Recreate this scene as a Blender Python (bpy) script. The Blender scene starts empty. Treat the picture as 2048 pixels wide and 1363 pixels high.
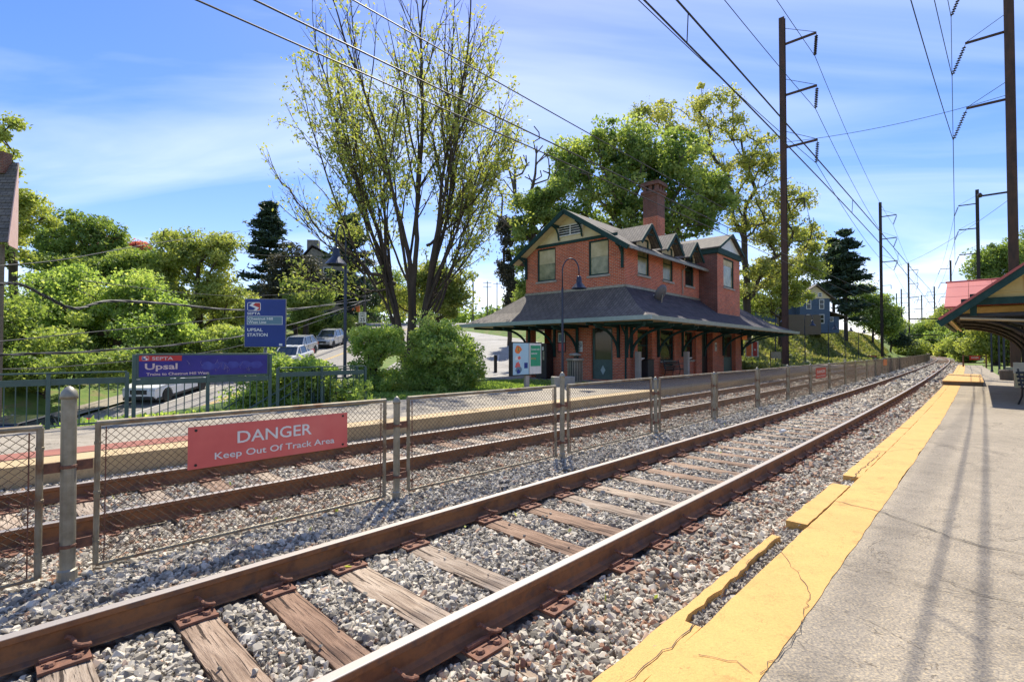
import bpy, bmesh, math, random
import numpy as np
from math import sin, cos, tan, pi, radians, sqrt, atan2, hypot
from mathutils import Vector, Matrix
SC = bpy.context.scene
COL = SC.collection
rnd = random.Random(7)
NR = np.random.default_rng(11)

# ------------------------------------------------------------------ camera
F = 1012.0                      # focal length in photo pixels (photo 2048 x 1363)
CAMZ = 1.46                     # above the rail tops (z = 0)
TILT = radians(1.13)
cam = bpy.data.cameras.new('camera'); camo = bpy.data.objects.new('camera', cam); COL.objects.link(camo)
camo.location = (0, 0, CAMZ); camo.rotation_euler = (pi/2 + TILT, 0, 0)
cam.sensor_width = 36; cam.lens = F/2048*36; cam.clip_start = 0.05; cam.clip_end = 6000
SC.camera = camo
# ------------------------------------------------------------------ sky and sun
SUN_EL, SUN_AZ = radians(54), radians(2)
SKY_STRENGTH = 0.15
w = bpy.data.worlds.new('World'); SC.world = w; w.use_nodes = True
wn, wl = w.node_tree.nodes, w.node_tree.links
wn.clear()
def N(t, nodes, **kw):
    n = nodes.new(t)
    for k, v in kw.items():
        if hasattr(n, k): setattr(n, k, v)
    return n
sky = N('ShaderNodeTexSky', wn, sky_type='NISHITA', sun_disc=False, sun_elevation=SUN_EL, sun_rotation=SUN_AZ,
        altitude=100, air_density=1.0, dust_density=0.35, ozone_density=2.5)
hsv = N('ShaderNodeHueSaturation', wn); hsv.inputs['Saturation'].default_value = 1.30; hsv.inputs['Value'].default_value = .83
tint = N('ShaderNodeMix', wn, data_type='RGBA', blend_type='MULTIPLY'); tint.inputs[0].default_value = 1; tint.inputs[7].default_value = (1.02, .905, .99, 1)
wl.new(sky.outputs[0], tint.inputs[6]); wl.new(tint.outputs[2], hsv.inputs['Color'])
tc = N('ShaderNodeTexCoord', wn); mp = N('ShaderNodeMapping', wn)
sep = N('ShaderNodeSeparateXYZ', wn); wl.new(tc.outputs['Generated'], sep.inputs[0])
# project the view direction on a flat cloud layer
mx = N('ShaderNodeMath', wn, operation='MAXIMUM'); wl.new(sep.outputs['Z'], mx.inputs[0]); mx.inputs[1].default_value = 0.0
ad = N('ShaderNodeMath', wn, operation='ADD'); wl.new(mx.outputs[0], ad.inputs[0]); ad.inputs[1].default_value = 0.16
dx = N('ShaderNodeMath', wn, operation='DIVIDE'); dy = N('ShaderNodeMath', wn, operation='DIVIDE')
wl.new(sep.outputs['X'], dx.inputs[0]); wl.new(ad.outputs[0], dx.inputs[1])
wl.new(sep.outputs['Y'], dy.inputs[0]); wl.new(ad.outputs[0], dy.inputs[1])
cb = N('ShaderNodeCombineXYZ', wn); wl.new(dx.outputs[0], cb.inputs[0]); wl.new(dy.outputs[0], cb.inputs[1])
wl.new(cb.outputs[0], mp.inputs['Vector']); mp.inputs['Rotation'].default_value = (0, 0, radians(-38))
mp.inputs['Scale'].default_value = (0.34, 1.15, 1); mp.inputs['Location'].default_value = (5.3, 1.9, 0)
n1 = N('ShaderNodeTexNoise', wn); n1.inputs['Scale'].default_value = 1.5; n1.inputs['Detail'].default_value = 7
n1.inputs['Roughness'].default_value = 0.5; n1.inputs['Distortion'].default_value = 0.55
wl.new(mp.outputs[0], n1.inputs['Vector'])
cr = N('ShaderNodeValToRGB', wn); cr.color_ramp.elements[0].position = 0.43; cr.color_ramp.elements[1].position = 0.74
wl.new(n1.outputs[0], cr.inputs[0])
# low bank of cloud near the horizon
n2 = N('ShaderNodeTexNoise', wn); n2.inputs['Scale'].default_value = 3.2; n2.inputs['Detail'].default_value = 6
mp2 = N('ShaderNodeMapping', wn); mp2.inputs['Scale'].default_value = (1, 1, 4.5); wl.new(tc.outputs['Generated'], mp2.inputs[0]); wl.new(mp2.outputs[0], n2.inputs['Vector'])
cr2 = N('ShaderNodeValToRGB', wn); cr2.color_ramp.elements[0].position = 0.55; cr2.color_ramp.elements[1].position = 0.66
wl.new(n2.outputs[0], cr2.inputs[0])
mr = N('ShaderNodeMapRange', wn); wl.new(sep.outputs['Z'], mr.inputs[0])
for i, v in ((1, 0.10), (2, 0.20), (3, 1.0), (4, 0.0)): mr.inputs[i].default_value = v
m2 = N('ShaderNodeMath', wn, operation='MULTIPLY'); wl.new(cr2.outputs[0], m2.inputs[0]); wl.new(mr.outputs[0], m2.inputs[1])
m1 = N('ShaderNodeMath', wn, operation='MULTIPLY'); wl.new(cr.outputs[0], m1.inputs[0]); m1.inputs[1].default_value = 0.46
mm = N('ShaderNodeMath', wn, operation='MAXIMUM'); wl.new(m1.outputs[0], mm.inputs[0]); wl.new(m2.outputs[0], mm.inputs[1])
mix = N('ShaderNodeMix', wn, data_type='RGBA'); wl.new(mm.outputs[0], mix.inputs[0])
wl.new(hsv.outputs[0], mix.inputs[6]); mix.inputs[7].default_value = (5.6, 5.9, 6.3, 1)
bg = N('ShaderNodeBackground', wn); bg.inputs[1].default_value = SKY_STRENGTH
wo = N('ShaderNodeOutputWorld', wn); wl.new(mix.outputs[2], bg.inputs[0]); wl.new(bg.outputs[0], wo.inputs[0])
sl = bpy.data.lights.new('sun', 'SUN'); sl.energy = 4.6; sl.angle = radians(0.53); sl.color = (1.0, 0.93, 0.79)
so = bpy.data.objects.new('sun', sl); COL.objects.link(so)
sd = Vector((sin(SUN_AZ)*cos(SUN_EL), cos(SUN_AZ)*cos(SUN_EL), sin(SUN_EL)))
so.rotation_euler = sd.to_track_quat('Z', 'Y').to_euler(); so.location = (0, 0, 60)
SC.view_settings.view_transform = 'Standard'; SC.view_settings.look = 'None'
SC.view_settings.exposure = 0.74; SC.view_settings.gamma = 1
SC.render.film_transparent = False

# ------------------------------------------------------------------ geometry of the place
def ray(u, v):
    r = Vector(((u-1024)/F, 1.0, -(v-681.5)/F))
    c, s = cos(TILT), sin(TILT)
    return Vector((r.x, c*r.y - s*r.z, s*r.y + c*r.z))
def px(u, v, y):                       # the point seen at photo pixel (u, v) at distance y in front
    d = ray(u, v); k = y/d.y
    return Vector((d.x*k, y, CAMZ + d.z*k))
def pz(u, v, z):                       # same, on the horizontal plane z
    d = ray(u, v); k = (z-CAMZ)/d.z
    return Vector((d.x*k, d.y*k, z))
# the line: heading against arc length, foot of the camera at s = 0 on the centre of the near track
HS = [-60, 0, 6, 14, 22, 35, 75, 110, 135, 180, 250, 330, 600]
HH = [43.6, 43.6, 43.5, 43.0, 42.6, 42.1, 41.7, 40.4, 39.0, 38.2, 37.0, 30.0, 30.0]
_ds = 0.25
_s = np.arange(-60, 600, _ds); _h = np.radians(np.interp(_s, HS, HH))
_x = np.concatenate([[0], np.cumsum(np.sin(_h[:-1])*_ds)]); _y = np.concatenate([[0], np.cumsum(np.cos(_h[:-1])*_ds)])
_i0 = int(60/_ds); D0 = 2.93
_x += -D0*cos(_h[_i0]) - _x[_i0]; _y += D0*sin(_h[_i0]) - _y[_i0]
def TP(s, q=0.0, z=0.0):               # s along the line, q metres to the left of the near track's centre
    h = np.interp(s, _s, _h); x = np.interp(s, _s, _x); y = np.interp(s, _s, _y)
    return Vector((x - q*cos(h), y + q*sin(h), z))
def TPa(s, q):
    h = np.interp(s, _s, _h)
    return np.interp(s, _s, _x) - q*np.cos(h), np.interp(s, _s, _y) + q*np.sin(h)
def head(s): return float(np.interp(s, _s, _h))
def rz(s): return pi/2 - head(s)       # z rotation that turns local +X down the line
def SQ(x, y):                          # inverse of TP, vectorised
    x = np.atleast_1d(x).astype(float); y = np.atleast_1d(y).astype(float)
    s = x*sin(_h[_i0]) + y*cos(_h[_i0])
    for _ in range(6):
        h = np.interp(s, _s, _h)
        s = s + (x-np.interp(s, _s, _x))*np.sin(h) + (y-np.interp(s, _s, _y))*np.cos(h)
    h = np.interp(s, _s, _h)
    return s, -(x-np.interp(s, _s, _x))*np.cos(h) + (y-np.interp(s, _s, _y))*np.sin(h)
def s_at_u(u, q, lo=-4, hi=300):       # s where offset line q crosses photo column u
    t = (u-1024)/F
    for _ in range(60):
        m = (lo+hi)/2; p = TP(m, q)
        if p.y <= 0 or p.x/p.y < t: lo = m
        else: hi = m
    return m

# ------------------------------------------------------------------ object helpers
def setp(o, label=None, cat=None, group=None, kind=None):
    if label: o['label'] = label
    if cat: o['category'] = cat
    if group: o['group'] = group
    if kind: o['kind'] = kind
    return o
def thing(name, label, cat, loc=(0, 0, 0), rotz=0.0, group=None):
    o = bpy.data.objects.new(name, None); COL.objects.link(o); o.empty_display_size = 0.2
    o.location = loc; o.rotation_euler = (0, 0, rotz)
    return setp(o, label, cat, group)
def dup(root, loc=None, rotz=None, label=None, group=None, scale=None):
    def cp(o, par):
        c = o.copy(); COL.objects.link(c)
        if par is not None: c.parent = par
        for ch in o.children: cp(ch, c)
        return c
    r = cp(root, None)
    if loc is not None: r.location = loc
    if rotz is not None: r.rotation_euler = (0, 0, rotz)
    if scale is not None: r.scale = scale
    return setp(r, label, None, group)
def boxuv(me):
    n = len(me.loops)
    if n == 0: return
    co = np.empty(len(me.vertices)*3); me.vertices.foreach_get('co', co); co = co.reshape(-1, 3)
    li = np.empty(n, int); me.loops.foreach_get('vertex_index', li)
    pn = np.empty(len(me.polygons)*3); me.polygons.foreach_get('normal', pn); pn = np.abs(pn.reshape(-1, 3))
    lt = np.empty(len(me.polygons), int); me.polygons.foreach_get('loop_total', lt)
    ax = np.repeat(pn.argmax(1), lt); c = co[li]
    uv = np.where((ax == 0)[:, None], c[:, [1, 2]], np.where((ax == 1)[:, None], c[:, [0, 2]], c[:, [0, 1]]))
    l = me.uv_layers.new(name='uv'); l.data.foreach_set('uv', uv.astype(np.float32).ravel())
class MB:
    def __init__(s): s.v = []; s.f = []
    def add(s, vs, fs):
        b = len(s.v); s.v += [tuple(p) for p in vs]; s.f += [tuple(i+b for i in f) for f in fs]; return s
    def box(s, x0, x1, y0, y1, z0, z1):
        return s.add([(x, y, z) for z in (z0, z1) for x, y in ((x0, y0), (x1, y0), (x1, y1), (x0, y1))],
                     [(3, 2, 1, 0), (4, 5, 6, 7), (0, 1, 5, 4), (1, 2, 6, 5), (2, 3, 7, 6), (3, 0, 4, 7)])
    def bar(s, a, b, w, h, up=(0, 0, 1)):       # rectangular bar from a to b
        a, b = Vector(a), Vector(b); d = (b-a).normalized(); up = Vector(up)
        if abs(d.dot(up)) > .98: up = Vector((1, 0, 0))
        r = d.cross(up).normalized(); u = r.cross(d)
        vs = [p + r*i*w/2 + u*j*h/2 for p in (a, b) for i, j in ((-1, -1), (1, -1), (1, 1), (-1, 1))]
        return s.add(vs, [(3, 2, 1, 0), (4, 5, 6, 7), (0, 1, 5, 4), (1, 2, 6, 5), (2, 3, 7, 6), (3, 0, 4, 7)])
    def tube(s, pts, r, n=6, cap=True):
        pts = [Vector(p) for p in pts]
        rs = r if hasattr(r, '__len__') else [r]*len(pts)
        vs = []; prev = None
        for i, p in enumerate(pts):
            d = (pts[min(i+1, len(pts)-1)]-pts[max(i-1, 0)])
            d = d.normalized() if d.length > 1e-9 else Vector((0, 0, 1))
            if prev is None:
                a = d.cross(Vector((0, 0, 1)));
                if a.length < .05: a = d.cross(Vector((1, 0, 0)))
                a.normalize()
            else: a = (prev - d*prev.dot(d)).normalized()
            prev = a; b = d.cross(a)
            vs += [p + (a*cos(2*pi*k/n)+b*sin(2*pi*k/n))*rs[i] for k in range(n)]
        fs = [(i*n+k, i*n+(k+1) % n, (i+1)*n+(k+1) % n, (i+1)*n+k) for i in range(len(pts)-1) for k in range(n)]
        if cap: fs += [tuple(range(n))[::-1], tuple((len(pts)-1)*n+k for k in range(n))]
        return s.add(vs, fs)
    def lathe(s, prof, n=16, c=(0, 0, 0)):      # prof: [(radius, z)]
        vs = [(c[0]+r*cos(2*pi*k/n), c[1]+r*sin(2*pi*k/n), c[2]+z) for r, z in prof for k in range(n)]
        m = len(prof)
        fs = [(i*n+k, i*n+(k+1) % n, (i+1)*n+(k+1) % n, (i+1)*n+k) for i in range(m-1) for k in range(n)]
        fs += [tuple(range(n))[::-1], tuple((m-1)*n+k for k in range(n))]
        return s.add(vs, fs)
    def prism(s, poly, v):                      # poly: 3-D points, extruded by vector v
        n = len(poly); v = Vector(v); a = [Vector(p) for p in poly]
        return s.add(a+[p+v for p in a], [tuple(range(n))[::-1], tuple(range(n, 2*n))]+[(i, (i+1) % n, n+(i+1) % n, n+i) for i in range(n)])
    def quad(s, *p): return s.add(p, [tuple(range(len(p)))])
    def mesh(s, name, mat=None, smooth=False, fix=True):
        me = bpy.data.meshes.new(name); me.from_pydata(s.v, [], s.f)
        if fix:
            bm = bmesh.new(); bm.from_mesh(me); bmesh.ops.recalc_face_normals(bm, faces=bm.faces); bm.to_mesh(me); bm.free()
        me.update(); boxuv(me)
        if smooth: me.polygons.foreach_set('use_smooth', [True]*len(me.polygons))
        if mat: me.materials.append(mat)
        return me
    def build(s, name, mat, parent=None, smooth=False, loc=None, bevel=0, **kw):
        me = s.mesh(name, mat, smooth)
        return link(name, me, parent, loc, bevel, **kw)
def link(name, me, parent=None, loc=None, bevel=0, label=None, cat=None, group=None, kind=None):
    o = bpy.data.objects.new(name, me); COL.objects.link(o)
    if parent is not None: o.parent = parent
    if loc is not None: o.location = loc
    if bevel:
        b = o.modifiers.new('bevel', 'BEVEL'); b.width = bevel; b.segments = 1; b.limit_method = 'ANGLE'
    return setp(o, label, cat, group, kind)
def fastmesh(name, V, Fq, mat, tint=None, smooth=False):     # V (n,3), Fq (m,k)
    me = bpy.data.meshes.new(name); V = np.asarray(V, np.float32); Fq = np.asarray(Fq, np.int32); k = Fq.shape[1]
    me.vertices.add(len(V)); me.vertices.foreach_set('co', V.ravel())
    me.loops.add(Fq.size); me.loops.foreach_set('vertex_index', Fq.ravel())
    me.polygons.add(len(Fq)); me.polygons.foreach_set('loop_start', np.arange(0, Fq.size, k, dtype=np.int32))
    me.polygons.foreach_set('loop_total', np.full(len(Fq), k, np.int32))
    if smooth: me.polygons.foreach_set('use_smooth', np.ones(len(Fq), bool))
    me.update(calc_edges=True)
    if tint is not None:
        a = me.attributes.new('tint', 'FLOAT', 'FACE'); a.data.foreach_set('value', np.asarray(tint, np.float32))
    if mat: me.materials.append(mat)
    return me

# ------------------------------------------------------------------ materials
def newmat(name):
    m = bpy.data.materials.new(name); m.use_nodes = True; nt = m.node_tree
    b = nt.nodes['Principled BSDF']; return m, nt, b
def ramp(nt, stops):
    r = nt.nodes.new('ShaderNodeValToRGB'); e = r.color_ramp.elements
    e[0].position, e[0].color = stops[0][0], (*stops[0][1], 1); e[1].position, e[1].color = stops[-1][0], (*stops[-1][1], 1)
    for p, c in stops[1:-1]:
        x = e.new(p); x.color = (*c, 1)
    return r
def noise(nt, scale, detail=4, rough=.55, coord='Object', stretch=None, dist=0):
    t = nt.nodes.new('ShaderNodeTexCoord'); n = nt.nodes.new('ShaderNodeTexNoise')
    n.inputs['Scale'].default_value = scale; n.inputs['Detail'].default_value = detail; n.inputs['Roughness'].default_value = rough
    n.inputs['Distortion'].default_value = dist
    if stretch:
        m = nt.nodes.new('ShaderNodeMapping'); m.inputs['Scale'].default_value = stretch
        nt.links.new(t.outputs[coord], m.inputs[0]); nt.links.new(m.outputs[0], n.inputs['Vector'])
    else: nt.links.new(t.outputs[coord], n.inputs['Vector'])
    return n
def addbump(nt, b, src, dist, strength=1.0, prev=None):
    bp = nt.nodes.new('ShaderNodeBump'); bp.inputs['Distance'].default_value = dist; bp.inputs['Strength'].default_value = strength
    nt.links.new(src, bp.inputs['Height'])
    if prev: nt.links.new(prev, bp.inputs['Normal'])
    nt.links.new(bp.outputs[0], b.inputs['Normal']); return bp.outputs[0]
def mixc(nt, fac, a, b, mode='MIX'):
    m = nt.nodes.new('ShaderNodeMix'); m.data_type = 'RGBA'; m.blend_type = mode
    for i, x in ((0, fac), (6, a), (7, b)):
        if isinstance(x, (int, float)): m.inputs[i].default_value = x
        elif isinstance(x, tuple): m.inputs[i].default_value = (*x, 1)
        else: nt.links.new(x, m.inputs[i])
    return m.outputs[2]
def M(name, c1, c2=None, scale=3.0, rough=.7, metal=0.0, bump=0.0, bscale=None, stops=None, coord='Object', stretch=None, spec=.5, detail=5):
    m, nt, b = newmat(name); c2 = c2 or tuple(x*.8 for x in c1)
    n = noise(nt, scale, detail, .6, coord, stretch)
    r = ramp(nt, stops or [(.32, c1), (.68, c2)])
    nt.links.new(n.outputs[0], r.inputs[0]); nt.links.new(r.outputs[0], b.inputs['Base Color'])
    b.inputs['Roughness'].default_value = rough; b.inputs['Metallic'].default_value = metal
    b.inputs['Specular IOR Level'].default_value = spec
    if bump:
        n2 = noise(nt, bscale or scale*4, 4, .6, coord, stretch); addbump(nt, b, n2.outputs[0], bump)
    return m
def leafmat(name, dark, mid, light, trans=.45, desat=.24):
    ds = lambda c_: tuple(x*(1-desat)+(.3*c_[0]+.6*c_[1]+.1*c_[2])*desat for x in c_)
    dark, mid, light = ds(dark), ds(mid), ds(light)
    m, nt, b = newmat(name)
    a = nt.nodes.new('ShaderNodeAttribute'); a.attribute_name = 'tint'
    r = ramp(nt, [(.0, dark), (.5, mid), (1., light)]); nt.links.new(a.outputs['Fac'], r.inputs[0])
    nt.links.new(r.outputs[0], b.inputs['Base Color']); b.inputs['Roughness'].default_value = .55
    b.inputs['Specular IOR Level'].default_value = .35
    t = nt.nodes.new('ShaderNodeBsdfTranslucent'); s = nt.nodes.new('ShaderNodeMixShader'); s.inputs[0].default_value = trans
    tcn = mixc(nt, 1.0, r.outputs[0], (1.22, 1.18, .55), 'MULTIPLY'); nt.links.new(tcn, t.inputs[0])
    o = nt.nodes['Material Output']; nt.links.new(b.outputs[0], s.inputs[1]); nt.links.new(t.outputs[0], s.inputs[2]); nt.links.new(s.outputs[0], o.inputs[0])
    return m
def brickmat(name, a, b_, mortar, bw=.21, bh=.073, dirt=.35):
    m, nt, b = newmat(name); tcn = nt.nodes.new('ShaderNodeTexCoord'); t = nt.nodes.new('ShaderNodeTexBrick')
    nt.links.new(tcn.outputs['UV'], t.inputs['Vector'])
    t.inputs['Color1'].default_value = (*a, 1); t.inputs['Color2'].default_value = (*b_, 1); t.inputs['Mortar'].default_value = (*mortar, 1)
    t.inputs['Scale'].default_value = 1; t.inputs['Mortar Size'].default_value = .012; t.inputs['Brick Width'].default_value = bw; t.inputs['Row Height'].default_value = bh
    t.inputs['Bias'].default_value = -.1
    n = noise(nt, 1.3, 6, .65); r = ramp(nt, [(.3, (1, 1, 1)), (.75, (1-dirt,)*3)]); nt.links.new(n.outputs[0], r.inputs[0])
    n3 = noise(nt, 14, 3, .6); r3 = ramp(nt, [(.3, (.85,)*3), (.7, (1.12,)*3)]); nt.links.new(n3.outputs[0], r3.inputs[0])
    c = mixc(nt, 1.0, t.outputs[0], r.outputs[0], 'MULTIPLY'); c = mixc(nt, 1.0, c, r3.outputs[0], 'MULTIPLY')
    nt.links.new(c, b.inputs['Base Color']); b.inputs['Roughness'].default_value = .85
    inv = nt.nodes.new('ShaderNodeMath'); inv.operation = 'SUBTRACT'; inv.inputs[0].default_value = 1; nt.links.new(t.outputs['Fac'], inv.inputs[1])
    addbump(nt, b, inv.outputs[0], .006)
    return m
MT = {}
MT['brick'] = brickmat('red_brick', (.74, .145, .05), (.46, .075, .034), (.62, .38, .27))
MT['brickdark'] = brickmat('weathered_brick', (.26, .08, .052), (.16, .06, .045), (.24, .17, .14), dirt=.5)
MT['shingle'] = brickmat('roof_shingle', (.21, .18, .155), (.145, .125, .11), (.06, .052, .048), bw=.3, bh=.15, dirt=.35)
MT['shingledark'] = brickmat('dark_and_shaded_shingle', (.095, .08, .092), (.05, .041, .052), (.02, .017, .022), bw=.34, bh=.17, dirt=.45)  # dark purple tone also carries the shade on the station canopy
MT['green'] = M('dark_green_paint', (.014, .042, .040), (.024, .062, .056), 6, .68, bump=.002, spec=.2)
MT['teal'] = M('teal_rail_paint', (.06, .115, .10), (.04, .08, .072), 5, .45, bump=.001)
MT['cream'] = M('cream_paint', (.72, .63, .40), (.60, .50, .30), 2.5, .6, bump=.002)
MT['yellowpaint'] = M('mustard_paint', (.62, .47, .19), (.50, .36, .13), 2.5, .6, bump=.002)
MT['soffit'] = M('soffit_paint', (.45, .35, .2), (.32, .24, .13), 2.5, .7)
MT['gutter'] = M('blue_grey_gutter', (.26, .36, .38), (.34, .44, .46), 4, .4, .2)
MT['glass'] = M('painted_reflection_glass', (.11, .13, .06), (.40, .38, .22), 1.6, .2, 0, spec=.45)  # reflected greenery painted into the panes as olive and beige mottling
MT['darkglass'] = M('dark_window', (.012, .016, .014), (.03, .035, .03), .8, .08)
MT['blind'] = M('window_blind', (.62, .54, .34), (.44, .38, .22), 3, .85)
MT['galv'] = M('galvanised_steel', (.36, .34, .28), (.22, .20, .15), 9, .5, .55, bump=.0012, bscale=60)
MT['rustgalv'] = M('rusty_galvanised_steel', None or (.36, .34, .28), (.22, .13, .07), 5, .62, .35, bump=.0015, bscale=60,
                   stops=[(.30, (.36, .32, .25)), (.52, (.26, .22, .15)), (.68, (.18, .09, .045))])
MT['wire'] = M('fence_wire', (.20, .155, .11), (.10, .065, .045), 12, .6, .5)
MT['rust'] = M('rust', (.24, .105, .062), (.12, .06, .042), 22, .8, .1, bump=.003, bscale=90)
MT['polerust'] = M('weathered_steel', (.12, .06, .04), (.055, .035, .028), 3, .75, .2, bump=.003, stretch=(1, 1, .25))
MT['poledark'] = M('dark_steel', (.055, .038, .033), (.03, .024, .022), 3, .7, .3, stretch=(1, 1, .25))
MT['dishgrey'] = M('dish_grey', (.14, .14, .14), (.10, .10, .10), 8, .6)
MT['black'] = M('black_metal', (.018, .018, .02), (.03, .03, .032), 8, .45, .3)
MT['lampblue'] = M('dark_blue_enamel', (.02, .028, .055), (.03, .04, .07), 8, .35, .3)
MT['insul'] = M('brown_porcelain', (.05, .022, .018), (.03, .014, .012), 8, .25)
MT['cable'] = M('overhead_wire', (.03, .032, .035), (.05, .05, .052), 8, .6, .4)
MT['white'] = M('white_paint', (.75, .75, .72), (.62, .62, .58), 4, .5)
MT['concrete'] = M('concrete', (.42, .39, .33), (.30, .27, .23), 3, .9, bump=.004, bscale=40)
MT['signred'] = M('faded_red_sign', (.62, .115, .11), (.50, .075, .08), 1.6, .5, stops=[(.25, (.60, .095, .085)), (.5, (.70, .135, .12)), (.75, (.76, .19, .16))])
MT['signdark'] = M('sign_red', (.55, .04, .03), (.45, .03, .03), 2, .5)
MT['orange'] = M('orange_sign', (.80, .20, .04), (.70, .16, .04), 3, .5)
MT['signblue'] = M('blue_sign', (.008, .032, .20), (.012, .042, .25), 1.5, .5)
MT['signnavy'] = M('sign_purple_blue', (.016, .014, .17), (.035, .025, .24), 2.5, .5)
MT['letter'] = M('white_lettering', (.82, .80, .78), (.72, .70, .68), 12, .5)
MT['lettercream'] = M('worn_lettering', (.72, .58, .52), (.50, .38, .42), 14, .5)
MT['smudge'] = M('scrubbed_graffiti', (.06, .075, .34), (.035, .035, .24), 5, .6)
MT['scratch'] = M('graffiti_scratch', (.35, .30, .50), (.25, .2, .42), 5, .6)
MT['greyblue'] = M('sign_grey_blue', (.10, .20, .27), (.13, .23, .30), 3, .5)
MT['bark'] = M('bark', (.085, .06, .042), (.045, .033, .025), 4, .9, bump=.02, bscale=14, stretch=(1, 1, .3))
MT['barkgrey'] = M('grey_bark', (.13, .11, .09), (.07, .06, .05), 4, .9, bump=.02, bscale=14, stretch=(1, 1, .3))
MT['rubber'] = M('tyre_rubber', (.018, .018, .018), (.03, .03, .03), 9, .85)
MT['rim'] = M('alloy_rim', (.55, .56, .57), (.45, .45, .47), 5, .3, .8)
MT['plastic'] = M('black_trim', (.02, .02, .022), (.035, .035, .037), 6, .5)
MT['carwhite'] = M('white_car_paint', (.80, .81, .82), (.76, .77, .79), 1, .18, spec=.7)
MT['carsilver'] = M('silver_car_paint', (.50, .52, .54), (.46, .48, .50), 1, .22, .5)
MT['carblack'] = M('black_car_paint', (.03, .035, .04), (.04, .045, .05), 1, .15, .2, spec=.7)
MT['carglass'] = M('car_glass', (.02, .028, .035), (.04, .05, .06), .9, .04, spec=.9)
MT['headlight'] = M('headlight_glass', (.75, .77, .8), (.6, .62, .66), 6, .1, .3)
MT['tail'] = M('tail_light', (.60, .02, .03), (.45, .015, .02), 6, .2)
MT['redmetal'] = M('red_metal_roof', (.46, .11, .09), (.37, .08, .07), 1.2, .55)
MT['wood'] = M('weathered_wood', (.19, .15, .11), (.11, .085, .06), 4, .85, bump=.004, stretch=(1, 1, 5))
MT['blue_siding'] = brickmat('blue_siding', (.09, .14, .21), (.08, .125, .19), (.045, .07, .11), bw=8, bh=.18, dirt=.15)
MT['stonehouse'] = M('stone_wall', (.30, .26, .21), (.16, .14, .12), 2.5, .9, bump=.02)
MT['pinktrim'] = M('pink_rake_board', (.62, .42, .36), (.52, .34, .30), 3, .7)
def railmat():
    m, nt, b = newmat('rail_steel')
    g = nt.nodes.new('ShaderNodeNewGeometry'); sp = nt.nodes.new('ShaderNodeSeparateXYZ'); nt.links.new(g.outputs['Normal'], sp.inputs[0])
    ge = nt.nodes.new('ShaderNodeTexCoord'); s2 = nt.nodes.new('ShaderNodeSeparateXYZ'); nt.links.new(ge.outputs['Object'], s2.inputs[0])
    c = nt.nodes.new('ShaderNodeMapRange'); nt.links.new(s2.outputs['Z'], c.inputs[0])
    for i, v in ((1, -.0045), (2, -.001), (3, 0.), (4, 1.)): c.inputs[i].default_value = v
    n = noise(nt, 7, 6, .65); r = ramp(nt, [(.3, (.12, .055, .034)), (.5, (.24, .105, .042)), (.7, (.10, .062, .048))]); nt.links.new(n.outputs[0], r.inputs[0])
    col = mixc(nt, c.outputs[0], r.outputs[0], (.32, .285, .26)); nt.links.new(col, b.inputs['Base Color'])
    mh = nt.nodes.new('ShaderNodeMath'); mh.operation = 'MULTIPLY'; nt.links.new(c.outputs[0], mh.inputs[0]); mh.inputs[1].default_value = .45; nt.links.new(mh.outputs[0], b.inputs['Metallic'])
    rr = nt.nodes.new('ShaderNodeMapRange'); nt.links.new(c.outputs[0], rr.inputs[0]); rr.inputs[3].default_value = .72; rr.inputs[4].default_value = .60
    nt.links.new(rr.outputs[0], b.inputs['Roughness'])
    n2 = noise(nt, 60, 3); addbump(nt, b, n2.outputs[0], .0004)
    return m
MT['rail'] = railmat()
def tiemat():
    m, nt, b = newmat('weathered_tie_timber')
    n = noise(nt, 3.2, 8, .7, 'Object', (9, .7, 4), .5); r = ramp(nt, [(.25, (.08, .056, .043)), (.42, (.23, .175, .132)), (.6, (.39, .32, .255)), (.78, (.28, .20, .145))]); nt.links.new(n.outputs[0], r.inputs[0])
    oi = nt.nodes.new('ShaderNodeObjectInfo'); r2 = ramp(nt, [(0, (.78, .60, .50)), (.35, (1.05, .92, .82)), (.65, (1.0, .98, .95)), (1, (1.25, 1.2, 1.12))]); nt.links.new(oi.outputs['Random'], r2.inputs[0])
    col = mixc(nt, 1., r.outputs[0], r2.outputs[0], 'MULTIPLY')
    wv = noise(nt, 2.2, 3, .6, 'Object', (16, .55, 6), 1.2); r3 = ramp(nt, [(.57, (1, 1, 1)), (.61, (.16, .13, .11))]); nt.links.new(wv.outputs[0], r3.inputs[0])
    col = mixc(nt, 1., col, r3.outputs[0], 'MULTIPLY')
    nt.links.new(col, b.inputs['Base Color']); b.inputs['Roughness'].default_value = .9
    p = addbump(nt, b, n.outputs[0], .02); addbump(nt, b, r3.outputs[0], .015, prev=p)
    return m
MT['tie'] = tiemat()
def rockmat():
    m, nt, b = newmat('ballast_stone')
    oi = nt.nodes.new('ShaderNodeAttribute'); oi.attribute_type = 'INSTANCER'; oi.attribute_name = 'tone'
    r = ramp(nt, [(0, (.10, .09, .075)), (.14, (.20, .178, .145)), (.37, (.36, .322, .26)), (.64, (.50, .45, .365)), (.84, (.67, .605, .49)), (.90, (.40, .23, .14)), (1., (.24, .125, .085))])
    nt.links.new(oi.outputs['Fac'], r.inputs[0])
    n = noise(nt, 55, 4, .6, 'Generated' if False else 'Object'); r2 = ramp(nt, [(.3, (.78,)*3), (.7, (1.15,)*3)]); nt.links.new(n.outputs[0], r2.inputs[0])
    c = mixc(nt, 1., r.outputs[0], r2.outputs[0], 'MULTIPLY'); nt.links.new(c, b.inputs['Base Color'])
    b.inputs['Roughness'].default_value = .85; b.inputs['Specular IOR Level'].default_value = .3
    return m
MT['rock'] = rockmat()
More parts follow.
